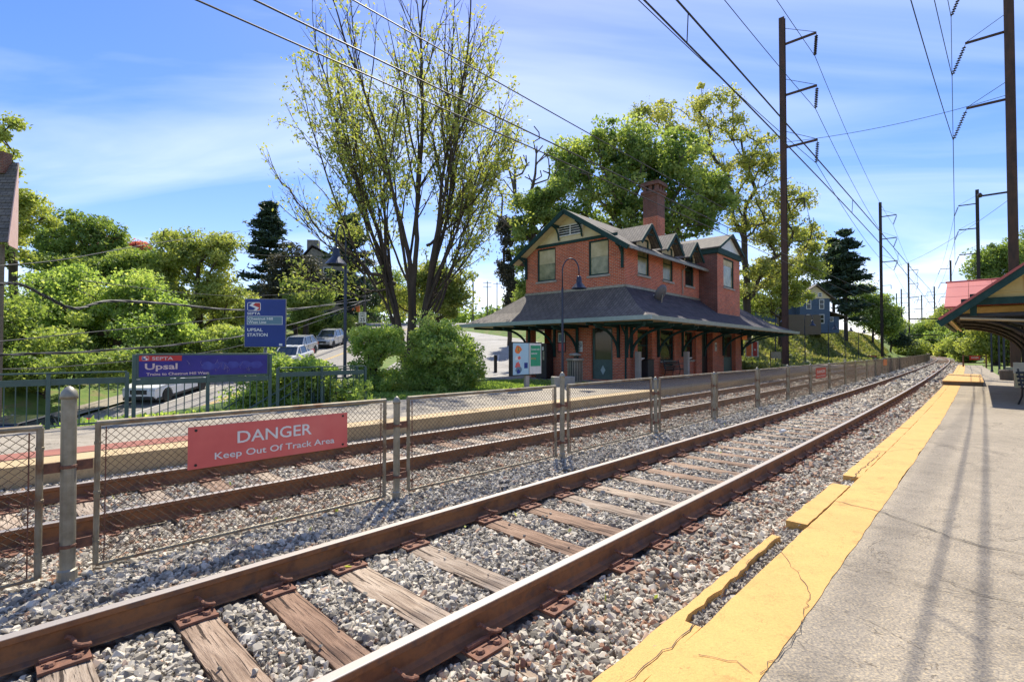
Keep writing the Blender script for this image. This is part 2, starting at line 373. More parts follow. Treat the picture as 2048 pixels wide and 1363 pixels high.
def gravelbase():
    m, nt, b = newmat('ballast_bed')
    t = nt.nodes.new('ShaderNodeTexCoord'); v = nt.nodes.new('ShaderNodeTexVoronoi'); v.inputs['Scale'].default_value = 17
    nt.links.new(t.outputs['Object'], v.inputs['Vector'])
    sp = nt.nodes.new('ShaderNodeSeparateColor'); nt.links.new(v.outputs['Color'], sp.inputs[0])
    r = ramp(nt, [(0, (.085, .08, .078)), (.2, (.19, .17, .15)), (.45, (.34, .305, .25)), (.75, (.50, .45, .38)), (.9, (.36, .21, .14)), (1., (.22, .12, .09))])
    nt.links.new(sp.outputs[0], r.inputs[0])
    r2 = ramp(nt, [(.0, (1., 1., 1.)), (.6, (.35, .33, .31))]); nt.links.new(v.outputs['Distance'], r2.inputs[0])
    nt.links.new(mixc(nt, 1., r.outputs[0], r2.outputs[0], 'MULTIPLY'), b.inputs['Base Color']); b.inputs['Roughness'].default_value = .9
    inv = nt.nodes.new('ShaderNodeMath'); inv.operation = 'SUBTRACT'; inv.inputs[0].default_value = 1; nt.links.new(v.outputs['Distance'], inv.inputs[1])
    addbump(nt, b, inv.outputs[0], .05)
    return m
MT['bed'] = gravelbase()
def asphaltmat(name, base, patch, speck, crack=True):
    m, nt, b = newmat(name)
    n = noise(nt, .7, 5, .6); r = ramp(nt, [(.3, base), (.7, patch)]); nt.links.new(n.outputs[0], r.inputs[0])
    n2 = noise(nt, 75, 3, .7); r2 = ramp(nt, [(.33, (.55,)*3), (.5, (1.,)*3), (.68, speck)]); nt.links.new(n2.outputs[0], r2.inputs[0])
    c = mixc(nt, 1., r.outputs[0], r2.outputs[0], 'MULTIPLY')
    n3 = noise(nt, 9, 5, .7); r3 = ramp(nt, [(.35, (.86,)*3), (.6, (1.08,)*3)]); nt.links.new(n3.outputs[0], r3.inputs[0])
    c = mixc(nt, 1., c, r3.outputs[0], 'MULTIPLY')
    if crack:
        n4 = noise(nt, .55, 6, .62, dist=1.5); mth = nt.nodes.new('ShaderNodeMath'); mth.operation = 'SUBTRACT'; nt.links.new(n4.outputs[0], mth.inputs[0]); mth.inputs[1].default_value = .5
        ab = nt.nodes.new('ShaderNodeMath'); ab.operation = 'ABSOLUTE'; nt.links.new(mth.outputs[0], ab.inputs[0])
        r4 = ramp(nt, [(.0, (.42, .40, .38)), (.0035, (1., 1., 1.))]); nt.links.new(ab.outputs[0], r4.inputs[0])
        c = mixc(nt, 1., c, r4.outputs[0], 'MULTIPLY')
    ns = noise(nt, .38, 7, .72, dist=.8); rs = ramp(nt, [(.34, (.70, .69, .68)), (.46, (1, 1, 1)), (.60, (1.02, 1.02, 1.02)), (.72, (1.16, 1.13, 1.08))]); nt.links.new(ns.outputs[0], rs.inputs[0]); c = mixc(nt, 1., c, rs.outputs[0], 'MULTIPLY')
    ng_ = noise(nt, 2.6, 5, .8); rg = ramp(nt, [(.30, (.62, .60, .58)), (.37, (1, 1, 1))]); nt.links.new(ng_.outputs[0], rg.inputs[0]); c = mixc(nt, .8, c, rg.outputs[0], 'MULTIPLY') if False else mixc(nt, 1., c, rg.outputs[0], 'MULTIPLY')
    nt.links.new(c, b.inputs['Base Color']); b.inputs['Roughness'].default_value = .88
    p = addbump(nt, b, n2.outputs[0], .004)
    return m
MT['platform'] = asphaltmat('platform_asphalt', (.30, .256, .20), (.235, .20, .155), (1.75, 1.6, 1.25))
MT['platform2'] = asphaltmat('far_platform_surface', (.37, .325, .255), (.285, .25, .20), (1.2, 1.15, 1.1))
MT['road'] = asphaltmat('road_asphalt', (.30, .28, .25), (.24, .225, .205), (1.2, 1.15, 1.1))
MT['lot'] = asphaltmat('parking_asphalt', (.36, .35, .33), (.29, .28, .26), (1.2, 1.15, 1.1))
def yellowmat(name, col):
    m, nt, b = newmat(name)
    n = noise(nt, 1.6, 6, .65); r = ramp(nt, [(.3, col), (.7, tuple(x*.84 for x in col))]); nt.links.new(n.outputs[0], r.inputs[0])
    n4 = noise(nt, 1.3, 6, .7, dist=1.2); mth = nt.nodes.new('ShaderNodeMath'); mth.operation = 'SUBTRACT'; nt.links.new(n4.outputs[0], mth.inputs[0]); mth.inputs[1].default_value = .5
    ab = nt.nodes.new('ShaderNodeMath'); ab.operation = 'ABSOLUTE'; nt.links.new(mth.outputs[0], ab.inputs[0])
    r4 = ramp(nt, [(.0, (.45, .38, .30)), (.003, (1., 1., 1.))]); nt.links.new(ab.outputs[0], r4.inputs[0])
    c = mixc(nt, .6, r.outputs[0], mixc(nt, 1., r.outputs[0], r4.outputs[0], 'MULTIPLY'))
    n5 = noise(nt, 28, 4, .7); r5 = ramp(nt, [(.27, (.55, .5, .45)), (.36, (1., 1., 1.))]); nt.links.new(n5.outputs[0], r5.inputs[0])
    c = mixc(nt, 1., c, r5.outputs[0], 'MULTIPLY')
    n6 = noise(nt, 3.1, 7, .75); r6 = ramp(nt, [(.30, (.60, .55, .50)), (.43, (1., .98, .94)), (.66, (1.08, 1.06, 1.04))]); nt.links.new(n6.outputs[0], r6.inputs[0]); c = mixc(nt, 1., c, r6.outputs[0], 'MULTIPLY')
    n8 = noise(nt, 5.5, 9, .78); r8 = ramp(nt, [(.655, (0, 0, 0)), (.675, (1, 1, 1))]); nt.links.new(n8.outputs[0], r8.inputs[0]); c = mixc(nt, r8.outputs[0], c, (.27, .23, .18))
    n7 = noise(nt, 120, 3, .7); r7 = ramp(nt, [(.35, (.86,)*3), (.6, (1.06,)*3)]); nt.links.new(n7.outputs[0], r7.inputs[0]); c = mixc(nt, 1., c, r7.outputs[0], 'MULTIPLY')
    nt.links.new(c, b.inputs['Base Color']); b.inputs['Roughness'].default_value = .75
    addbump(nt, b, noise(nt, 60, 4, .7).outputs[0], .003)
    return m
MT['yellow'] = yellowmat('platform_yellow_paint', (.60, .345, .095))
MT['yellow2'] = yellowmat('worn_yellow_paint', (.50, .37, .20))
MT['roadyellow'] = M('road_yellow_line', (.60, .40, .10), (.5, .34, .1), 6, .8)
MT['roadwhite'] = M('road_white_line', (.62, .60, .56), (.48, .46, .42), 6, .8)
MT['grass'] = M('grass_ground', (.10, .17, .03), (.055, .10, .02), 1.4, .95, bump=.05, bscale=12,
                stops=[(.3, (.06, .11, .02)), (.5, (.13, .20, .035)), (.7, (.20, .16, .07))])
MT['soil'] = M('bank_soil', (.17, .12, .075), (.09, .10, .03), 1.1, .95, bump=.06, bscale=7,
               stops=[(.32, (.075, .12, .025)), (.5, (.15, .17, .05)), (.68, (.22, .15, .09))])
MT['spring'] = leafmat('spring_leaves', (.10, .19, .02), (.23, .36, .04), (.42, .50, .08), .5)
MT['sparse'] = leafmat('budding_leaves', (.14, .22, .03), (.34, .42, .06), (.60, .50, .09), .58)
MT['oakleaf'] = leafmat('oak_leaves', (.17, .22, .03), (.42, .47, .08), (.62, .56, .13), .55)
MT['deep'] = leafmat('maple_leaves', (.05, .14, .018), (.25, .38, .05), (.50, .58, .12), .56)
MT['lime'] = leafmat('lime_leaves', (.18, .27, .03), (.38, .46, .05), (.56, .58, .10), .5)
MT['hedge'] = leafmat('hedge_leaves', (.11, .22, .03), (.30, .48, .06), (.58, .68, .14), .6)
MT['needle'] = leafmat('pine_needles', (.022, .05, .028), (.04, .085, .04), (.08, .13, .06), .2)
MT['darkleaf'] = leafmat('magnolia_leaves', (.04, .05, .03), (.08, .085, .05), (.16, .14, .09), .2)
MT['pinkleaf'] = leafmat('pink_leaves', (.50, .13, .18), (.66, .24, .27), (.75, .38, .36), .5, 0)
MT['bankleaf'] = leafmat('bank_grass', (.10, .15, .02), (.24, .28, .05), (.38, .33, .13))
# ------------------------------------------------------------------ terrain
def road_z(y): return np.clip(-1.2 + .122*(y-26), -4.2, 6.2)
def sstep(a, b, x):
    t = np.clip((x-a)/(b-a), 0, 1); return t*t*(3-2*t)
def ground_z(x, y):
    x = np.atleast_1d(x).astype(float); y = np.atleast_1d(y).astype(float)
    s, q = SQ(x, y)
    z = np.full(x.shape, -.24)
    # left side: street level, parking lot, yards
    zr = road_z(y)
    street = np.where(x < -9.5, zr, 0)
    k = sstep(-10.6, -8.6, x)                       # embankment between street and platform
    lot = np.maximum(road_z(y)*np.clip((y-33)/4, 0, 1), 0) * (x < 12) + 0
    left = zr*(1-k) + lot*k
    left = np.where(x < -19.9, left + sstep(-19.9, -28, x)*2.2, left)
    kk = sstep(9.0, 9.9, q) * (s < 300)
    # bank beyond the far platform, right of the station
    bq = np.interp(s, [40, 80, 120, 200], [12.2, 11.5, 8.6, 7.2]); bank = sstep(0, 1, (q-bq)/np.interp(s, [60, 150], [8.3, 6.5]))*5.2*sstep(36, 52, s)
    left2 = np.where(s > 30, np.maximum(left*sstep(62, 38, s), 0)*(1-sstep(34, 46, s)) + bank, left)
    z = z*(1-kk) + (left2-.02)*kk
    # right side bank
    rb = sstep(-6.5, -17, q)*6.5*sstep(-60, -40, s) * sstep(24, 38, s) + sstep(-10, -20, q)*3
    z = np.where(q < -6.0, -.24*(1-sstep(-6.0, -6.6, q)) + rb, z)
    far = sstep(150, 400, np.hypot(x, y))*4*(np.abs(q) > 20)
    return z + far
def axis(lo, hi, dense_lo, dense_hi, step, grow=1.09):
    a = list(np.arange(dense_lo, dense_hi, step)); st = step
    v = a[-1]
    while v < hi: st *= grow; v += st; a.append(v)
    v = a[0]; st = step
    while v > lo: st *= grow; v -= st; a.insert(0, v)
    return np.array(a)
gx = axis(-1500, 1500, -34, 60, .8); gy = axis(-300, 2500, -4, 110, .8)
GX, GY = np.meshgrid(gx, gy); GZ = ground_z(GX.ravel(), GY.ravel())
nx, ny = len(gx), len(gy)
I = np.arange(nx*ny).reshape(ny, nx)
Fq = np.stack([I[:-1, :-1], I[:-1, 1:], I[1:, 1:], I[1:, :-1]], -1).reshape(-1, 4)
link('ground', fastmesh('ground', np.stack([GX.ravel(), GY.ravel(), GZ], 1), Fq, MT['grass'], smooth=True), kind='structure')
def strip(name, mat, s0, s1, q0, q1, z, step=1.0, thick=0, parent=None, **kw):
    ss = np.arange(s0, s1+1e-6, step); q0f = q0 if callable(q0) else (lambda s: q0); q1f = q1 if callable(q1) else (lambda s: q1)
    a = [TP(s, q0f(s), z) for s in ss]; b = [TP(s, q1f(s), z) for s in ss]; n = len(ss)
    m = MB(); vs = a + b
    fs = [(i, i+1, n+i+1, n+i) for i in range(n-1)]
    if thick:
        vs += [p - Vector((0, 0, thick)) for p in a] + [p - Vector((0, 0, thick)) for p in b]
        fs += [(i, 2*n+i, 2*n+i+1, i+1) for i in range(n-1)] + [(n+i, n+i+1, 3*n+i+1, 3*n+i) for i in range(n-1)]
        fs += [(0, n, 3*n, 2*n), (n-1, 3*n-1, 4*n-1, 2*n-1)]
    m.add(vs, fs)
    return m.build(name, mat, parent, **kw)
strip('ballast_bed', MT['bed'], -14, 330, -2.2, 5.75, -.215, 2.0, kind='structure')
# ------------------------------------------------------------------ tracks
RG = .7535; RZ = -.17
prof = [(-.036, 0), (-.030, 0.001), (.030, 0.001), (.036, -.006), (.036, -.036), (.012, -.046), (.009, -.125), (.030, -.146), (.070, -.156), (.070, -.165),
        (-.070, -.165), (-.070, -.156), (-.030, -.146), (-.009, -.125), (-.012, -.046), (-.036, -.036), (-.036, -.006)][1:]
def rail(q, s0, s1, parent):
    ss = list(np.arange(s0, 40, .5)) + list(np.arange(40, s1, 2.0)); k = len(prof)
    m = MB(); vs = [TP(s, q+a, b) for s in ss for a, b in prof]
    fs = [(i*k+j, i*k+(j+1) % k, (i+1)*k+(j+1) % k, (i+1)*k+j) for i in range(len(ss)-1) for j in range(k)]
    fs += [tuple(range(k)), tuple((len(ss)-1)*k+j for j in range(k))]
    m.add(vs, fs); o = m.build('rail', MT['rail'], parent)
    md = o.modifiers.new('bevel', 'BEVEL'); md.width = .004; md.segments = 2; md.limit_method = 'ANGLE'; md.angle_limit = radians(35)
    return o
def tie_mesh(seed):
    r = random.Random(seed); m = MB(); n = 14; hw = .108; L = 2.56
    ring = []
    for i in range(n+1):
        y = -L/2+L*i/n; j = lambda a: r.uniform(-a, a)
        top = -.167 + j(.004)
        ring += [(-hw+j(.006), y, top-.008), (-hw*.5+j(.01), y, top+j(.003)), (hw*.45+j(.01), y, top+j(.003)), (hw+j(.006), y, top-.008), (hw, y, -.34), (-hw, y, -.34)]
    k = 6
    fs = [(i*k+a, i*k+(a+1) % k, (i+1)*k+(a+1) % k, (i+1)*k+a) for i in range(n) for a in range(k)] + [tuple(range(k)), tuple(n*k+a for a in range(k))]
    m.add(ring, fs); return m.mesh('tie', MT['tie'])
TIES = [tie_mesh(i) for i in range(6)]
def plate_mesh(gauge_side):
    # steel tie plate with its shoulder lugs, spikes and an elastic clip on each side of the rail foot
    m = MB(); m.box(-.11, .11, -.20, .20, -.166, -.150)
    for sy in (-1, 1):
        m.tube([(-.098, sy*.088, -.140), (.05, sy*.088, -.140)], .016, 8)                       # clip housing
        m.box(-.098, .05, sy*.088-.014, sy*.088+.014, -.155, -.14)
        m.box(-.09, .09, sy*.125-.006, sy*.125+.006, -.155, -.143)
        m.tube([(-.02, sy*.088, -.139), (.085, sy*.085, -.132), (.112, sy*.100, -.122), (.105, sy*.125, -.113), (.07, sy*.130, -.104),
                (.045, sy*.105, -.098), (.05, sy*.07, -.100), (.035, sy*.045, -.085), (.012, sy*.052, -.068)], .0115, 7)
        for x in (-.06, .055):
            m.lathe([(.021, 0), (.026, .010), (.017, .022)], 7, (x, sy*.155, -.154))
    return m.mesh('tie_plate', MT['rust'])
PLATE = plate_mesh(1)
tie_us = [390, 547, 698, 835, 982-3, 1063, 1129, 1192, 1248, 1295, 1335, 1369, 1401, 1429, 1457, 1479]
clip_s = [pz(u, v, -.15) for u, v in ((390, 1226), (548, 1174), (698, 1128), (836, 1086), (980, 1037), (1063, 1010), (1129, 987), (1192, 968), (1248, 950), (1295, 934))]
cs = [float(SQ(p.x, p.y)[0][0]) for p in clip_s]
0 and print('tie s', [round(c, 2) for c in cs], 'q', [round(float(SQ(p.x, p.y)[1][0]), 2) for p in clip_s])
pitch = (cs[-1]-cs[0])/(len(cs)-1)
0 and print('tie pitch', pitch)
tie_list = []
def track(label, qc, s0, s1, first, parts_to, seed):
    root = thing('railway_track', label, 'railway track', TP(0, qc, 0)); r = random.Random(seed)
    inv = Matrix.Translation(-root.location)
    for q in (qc-RG, qc+RG):
        o = rail(q, s0, s1, root); o.data.transform(inv)
    s = first
    known = list(cs) if seed == 1 else []
    pos = []
    while s > s0+1: s -= pitch
    while s < parts_to: pos.append(s); s += pitch
    if known:
        pos = [p for p in pos if p < known[0]-pitch*.6] + known + [known[-1]+pitch*(k+1) for k in range(int((parts_to-known[-1])/pitch))]
    for s in pos:
        t = link('tie', TIES[r.randrange(6)], root); p = TP(s, qc) - root.location
        t.location = p + Vector((0, 0, r.uniform(-.012, -.002))); t.rotation_euler = (0, 0, rz(s)+r.uniform(-.02, .02)); t.scale = (r.uniform(.9, 1.12), 1, 1)
        tie_list.append((s, qc))
        if s < (34 if seed == 1 else 26):
            for k in (-1, 1):
                pl = link('tie_plate', PLATE, t); pl.location = (0, k*RG, -t.location.z + 0 if False else 0)
                pl.location = (0, k*RG, 0)
    # far ties that are too small to pick apart
    m = MB(); s = pos[-1]+pitch
    while s < 120:
        p = TP(s, qc) - root.location; h = rz(s); ax = Vector((cos(h), sin(h), 0)); ay = Vector((-sin(h), cos(h), 0))
        a = p + ay*1.28; b = p - ay*1.28
        m.bar(a+Vector((0, 0, -.24)), b+Vector((0, 0, -.24)), .2, .14)
        tie_list.append((s, qc)); s += pitch
    m.build('far_ties', MT['tie'], root, kind='stuff')
    return root
track('near railway track beside the yellow platform edge, rusty rails on weathered timber ties', 0, -12, 330, cs[0], cs[0]+pitch*112, 1)
track('far railway track behind the chain-link fence, in front of the brick station', 3.67, -14, 330, .2, 56, 2)
# ------------------------------------------------------------------ ballast stones
def ballast():
    rng = np.random.default_rng(5)
    P = []; S = []
    def zone(s0, s1, q0, q1, dens, size, layers=1):
        n = int((s1-s0)*(q1-q0)*dens)
        s = rng.uniform(s0, s1, n); q = rng.uniform(q0, q1, n); x, y = TPa(s, q)
        u = np.where(y > .3, x/np.maximum(y, .3), 9)
        v = np.where(y > .3, (CAMZ+.2)/np.maximum(y, .3), 9)
        ok = (y > .8) & (np.abs(u) < 1.13) & (v < .80)
        s, q, x, y = s[ok], q[ok], x[ok], y[ok]; n = len(s)
        sz = size*np.exp(rng.normal(0, .40, n)).clip(.42, 2.3)
        # ballast profile: full cribs, heaped shoulders, rail feet kept clear
        near = np.abs(q) < 1.35; q2 = q-3.67; near2 = np.abs(q2) < 1.35
        base = np.where(near | near2, -.205, -.19) + np.where((q > 1.5) & (q < 2.3), .012, 0)
        base = base + np.where(q < -1.45, np.clip((-1.45-q)*.12, 0, .035), 0)
        base = base + np.where(q < -.95, .012, 0)
        z = base + rng.uniform(-.022, .014, n)
        keep = np.ones(n, bool)
        for qq in (-RG, RG, 3.67-RG, 3.67+RG):
            keep &= ~((np.abs(q-qq) < .085+sz*.4))
        # clear the tie tops, apart from strays and the buried ends
        ts = np.array([a for a, b in tie_list if b == 0]); t2 = np.array([a for a, b in tie_list if b != 0])
        for arr, qq, m in ((ts, q, near), (t2, q2, near2)):
            d = np.abs(s[:, None]-arr[None, :]).min(1) if len(s)*len(arr) < 6e7 else np.array([np.abs(arr-a).min() for a in s])
            on = m & (d < .118+sz*.25) & (np.abs(qq) < 1.27)
            stray = rng.random(n) < np.where(np.abs(qq) > .98, .20, .003)
            keep &= ~(on & ~stray); z = np.where(on, -.168+sz*.3, z); keep &= ~(on & (np.abs(qq) < .98) & (sz > .019))
        P.append(np.stack([x, y, z], 1)[keep]); S.append(sz[keep])
    zone(-7, 3.5, -1.78, 5.5, 4900, .0172); zone(3.5, 8, -1.78, 5.5, 4000, .018)
    zone(8, 15, -1.8, 5.5, 2100, .0225); zone(15, 26, -1.8, 5.5, 700, .035)
    zone(26, 45, -1.9, 5.5, 170, .06); zone(45, 85, -2, 5.5, 60, .085)
    P = np.concatenate(P); S = np.concatenate(S); 0 and print('stones', len(P))
    me = bpy.data.meshes.new('ballast_stones'); me.vertices.add(len(P)); me.vertices.foreach_set('co', P.astype(np.float32).ravel())
    a = me.attributes.new('size', 'FLOAT_VECTOR', 'POINT'); n = len(P)
    sc = S[:, None]*rng.uniform(.62, 1.25, (n, 3)); a.data.foreach_set('vector', sc.astype(np.float32).ravel())
    a = me.attributes.new('turn', 'FLOAT_VECTOR', 'POINT'); a.data.foreach_set('vector', rng.uniform(0, 6.28, n*3).astype(np.float32))
    dirt = np.interp(SQ(P[:, 0], P[:, 1])[1] if n < 1 else 0, [0, 1], [0, 1])
    tone = rng.random(n); q = SQ(P[:, 0], P[:, 1])[1]
    rusty = ((np.abs(q+RG) < .3) | (q < -1.0) | (np.abs(q-3.67) < 1.4) | ((q > 1.9) & (q < 3))) & (rng.random(n) < .13)
    tone = np.where(rusty, rng.uniform(.88, 1, n), tone*.9)
    a = me.attributes.new('tone', 'FLOAT', 'POINT'); a.data.foreach_set('value', tone.astype(np.float32))
    a = me.attributes.new('pick', 'INT', 'POINT'); a.data.foreach_set('value', rng.integers(0, 8, n).astype(np.int32))
    o = link('ballast_stones', me, kind='stuff')
    ng = bpy.data.node_groups.new('stones', 'GeometryNodeTree')
    ng.interface.new_socket('Geometry', in_out='INPUT', socket_type='NodeSocketGeometry'); ng.interface.new_socket('Geometry', in_out='OUTPUT', socket_type='NodeSocketGeometry')
    nn, ll = ng.nodes, ng.links
    gi = nn.new('NodeGroupInput'); go = nn.new('NodeGroupOutput'); jn = nn.new('GeometryNodeJoinGeometry')
    for k in range(8):
        pt = nn.new('GeometryNodePoints'); pt.inputs['Count'].default_value = 15
        rv = nn.new('FunctionNodeRandomValue'); rv.data_type = 'FLOAT_VECTOR'; rv.inputs[0].default_value = (-1, -1, -.8); rv.inputs[1].default_value = (1, 1, .8); rv.inputs['Seed'].default_value = 31+k*7
        nm = nn.new('ShaderNodeVectorMath'); nm.operation = 'NORMALIZE'; ll.new(rv.outputs[0], nm.inputs[0])
        mxv = nn.new('ShaderNodeVectorMath'); mxv.operation = 'SCALE'; ll.new(nm.outputs[0], mxv.inputs[0]); mxv.inputs['Scale'].default_value = .72
        adv = nn.new('ShaderNodeVectorMath'); adv.operation = 'MULTIPLY_ADD'; ll.new(rv.outputs[0], adv.inputs[0]); adv.inputs[1].default_value = (.28, .28, .28); ll.new(mxv.outputs[0], adv.inputs[2])
        ll.new(adv.outputs[0], pt.inputs['Position'])
        ch = nn.new('GeometryNodeConvexHull'); ll.new(pt.outputs[0], ch.inputs[0])
        sm = nn.new('GeometryNodeSetShadeSmooth'); sm.inputs['Shade Smooth'].default_value = False; ll.new(ch.outputs[0], sm.inputs[0])
        mt = nn.new('GeometryNodeSetMaterial'); mt.inputs['Material'].default_value = MT['rock']; ll.new(sm.outputs[0], mt.inputs[0])
        g2 = nn.new('GeometryNodeGeometryToInstance'); ll.new(mt.outputs[0], g2.inputs[0]); ll.new(g2.outputs[0], jn.inputs[0])
    def named(n_, t):
        x = nn.new('GeometryNodeInputNamedAttribute'); x.data_type = t; x.inputs[0].default_value = n_; return x.outputs[0]
    mp_ = nn.new('GeometryNodeMeshToPoints'); ll.new(gi.outputs[0], mp_.inputs[0])
    ip = nn.new('GeometryNodeInstanceOnPoints'); ll.new(mp_.outputs[0], ip.inputs['Points']); ll.new(jn.outputs[0], ip.inputs['Instance'])
    ip.inputs['Pick Instance'].default_value = True
    ll.new(named('pick', 'INT'), ip.inputs['Instance Index']); ll.new(named('turn', 'FLOAT_VECTOR'), ip.inputs['Rotation']); ll.new(named('size', 'FLOAT_VECTOR'), ip.inputs['Scale'])
    ll.new(ip.outputs[0], go.inputs[0])
    o.modifiers.new('stones', 'NODES').node_group = ng
    me.materials.append(MT['rock'])
ballast()
MT['rock2'] = M('broken_concrete', (.42, .37, .30), (.20, .18, .15), 40, .95)
# ------------------------------------------------------------------ near platform
PZ = .08
QR1 = float(SQ(*pz(2007, 756, PZ)[:2])[1][0]); QR2 = float(SQ(*pz(1966, 732, PZ)[:2])[1][0]); 0 and print('QR', QR1, QR2)
strip('near_platform', MT['platform'], -12, 66, lambda s: -2.20, lambda s: float(np.interp(s, [-12, 27, 35.5, 62, 66], [-8.5, -8.0, QR1, QR2, QR2])), PZ, 1, .5, kind='structure')
def ragged_edge(s0, s1, q_in, jit, seed, step=.06):
    r = random.Random(seed); out = []; s = s0; d = 0
    while s <= s1: d = d*.75 + r.uniform(-jit, jit); out.append((s, q_in+d)); s += step
    return out
def slab(name, outer, inner, z, mat, thick, parent, **kw):
    m = MB(); a = [TP(s, q, z) for s, q in outer]; b = [TP(s, q, z) for s, q in reversed(inner)]
    poly = a+b; n = len(poly)
    bm = bmesh.new(); vs = [bm.verts.new(p) for p in poly]; f = bm.faces.new(vs)
    if parent is not None: bmesh.ops.translate(bm, verts=bm.verts, vec=-parent.location)
    r = bmesh.ops.extrude_face_region(bm, geom=[f]); bmesh.ops.translate(bm, verts=[x for x in r['geom'] if isinstance(x, bmesh.types.BMVert)], vec=(0, 0, -thick))
    bmesh.ops.triangulate(bm, faces=[x for x in bm.faces if len(x.verts) > 4])
    bmesh.ops.recalc_face_normals(bm, faces=bm.faces)
    me = bpy.data.meshes.new(name); bm.to_mesh(me); bm.free(); boxuv(me); me.materials.append(mat)
    return link(name, me, parent, **kw)
edge = thing('platform_edge', 'yellow painted edging of the near platform, cracked and broken along the track side', 'platform edge', TP(0, -2, PZ))
# inner walking band (continuous) then the outer curb pieces, some broken away
def u_s(u, v, z=PZ):
    p = pz(u, v, z); s, q = SQ(p.x, p.y); return float(s[0]), float(q[0])
0 and print('edge probes', [tuple(round(t, 2) for t in u_s(*p)) for p in ((1150, 1363), (1400, 1175), (1531, 1063), (1563, 1039), (1653, 965), (1700, 940), (1760, 900), (1791, 857), (1910, 745), (1915, 730), (1498, 1363), (1841, 900), (1871, 860), (1924, 772), (1932, 730), (1395, 1240), (1480, 1180), (1590, 1050), (1655, 1000), (1683, 968))])
SB1, SB2 = 1.9, 3.7
inner = ragged_edge(-12, 66, -2.20, .006, 3, .1)
mid = ragged_edge(-12, 66, -1.86, .004, 4, .1)
def q_at(lst, s): return float(np.interp(s, [a for a, b in lst], [b for a, b in lst]))
slab('painted_band', [(s, q if s > .2 and True else q) for s, q in mid], inner, PZ+.004, MT['yellow'], .12, edge)
def curb(s0, s1, ragged_in=0.0, jag=0.0, drop=0.0, seed=1, q_out=-1.70, q_in=-1.853, mat='yellow', thick=.30):
    r = random.Random(seed); n = max(3, int((s1-s0)/.08)); out = []; inn = []
    for i in range(n+1):
        s = s0+(s1-s0)*i/n
        out.append((s+(r.uniform(-.01, .01)), q_out + r.uniform(-.006, .006)))
        inn.append((s, q_in + (ragged_in+r.uniform(-jag, jag) if ragged_in or jag else 0)))
    return slab('curb_stone', out, inn, PZ-drop+.004, MT[mat], thick, edge)
curb(-12, 2.5, 0, .003, .002, 1)
curb(2.5, 4.13, .075, .014, .006, 2, q_in=-1.83, q_out=-1.70)            # thin remaining strip along a spalled gap
curb(4.50, 5.30, 0, .004, -.012, 5); curb(5.32, 6.12, 0, .004, -.006, 6)
curb(6.62, 8.6, 0, .006, 0, 7); curb(8.62, 11.4, 0, .004, .002, 8); curb(11.43, 15.0, 0, .004, 0, 9); curb(15.03, 21, 0, .004, 0, 10); curb(21.03, 43, 0, .004, 0, 11); curb(43.03, 66, 0, .004, 0, 12)
# broken concrete showing in the gaps
m = MB()
rr = random.Random(9)
def rubble(s0, s1, q0, q1, z, n, size):
    for _ in range(n):
        p = TP(rr.uniform(s0, s1), rr.uniform(q0, q1), z) - edge.location; s = size*rr.uniform(.5, 1.6)
        a = [Vector((rr.gauss(0, 1), rr.gauss(0, 1), rr.gauss(0, .7))).normalized()*s for _ in range(7)]
        bm = bmesh.new(); [bm.verts.new(p+x) for x in a]; bmesh.ops.convex_hull(bm, input=bm.verts)
        bm.verts.index_update(); m.add([v.co[:] for v in bm.verts], [tuple(v.index for v in f.verts) for f in bm.faces]); bm.free()
rubble(2.5, 4.5, -1.85, -1.76, PZ-.035, 420, .013); rubble(4.13, 4.5, -1.85, -1.70, PZ-.05, 90, .014); rubble(6.12, 6.62, -1.86, -1.71, PZ-.05, 150, .013)
m.build('broken_concrete', MT['rock2'], edge, kind='stuff')
strip('platform_subbase', MT['concrete'], -12, 66, -1.735, -2.1, PZ-.05, 1, .3, kind='structure')
# wide open cracks across the platform
def crack(pts, wd, seed, name='platform_crack'):
    r = random.Random(seed); L = []
    P = [pz(u, v, PZ+.0085) for u, v in pts]
    for a, b in zip(P, P[1:]):
        n = max(2, int((b-a).length/.05))
        for i in range(n): L.append(a.lerp(b, i/n) + Vector((r.uniform(-.012, .012), r.uniform(-.012, .012), 0)))
    L.append(P[-1]); m = MB(); A = []; B = []
    for i, p in enumerate(L):
        d = (L[min(i+1, len(L)-1)]-L[max(i-1, 0)]).normalized(); nn = Vector((-d.y, d.x, 0))*wd*r.uniform(.4, 1.3)*.5
        A.append(p+nn); B.append(p-nn)
    n = len(L); m.add(A+B, [(i, i+1, n+i+1, n+i) for i in range(n-1)])
    return m.build(name, MT['crack'], kind='structure')
MT['crack'] = M('open_crack', (.045, .04, .035), (.075, .065, .055), 20, .95)
crack([(1620, 985), (1658, 996), (1700, 1008), (1756, 1020), (1830, 1045), (1900, 1072), (1960, 1090), (2048, 1106)], .011, 1)
crack([(1595, 1052), (1625, 1028), (1660, 998), (1690, 968), (1760, 905)], .009, 2)
crack([(1400, 1308), (1480, 1322), (1505, 1345)], .004, 3)
crack([(1700, 908), (1900, 890), (2048, 912)], .006, 4)
crack([(1395, 1240), (1440, 1190), (1500, 1120), (1560, 1068)], .003, 6)
crack([(2010, 1078), (2048, 1073)], .007, 7)
crack([(1880, 1150), (1950, 1185), (2048, 1205)], .006, 8)
crack([(1840, 800), (1930, 806), (2048, 812)], .010, 9)
crack([(1560, 1100), (1620, 1180), (1600, 1260), (1520, 1345)], .004, 10)
crack([(1250, 1363), (1330, 1300), (1395, 1240)], .005, 11)
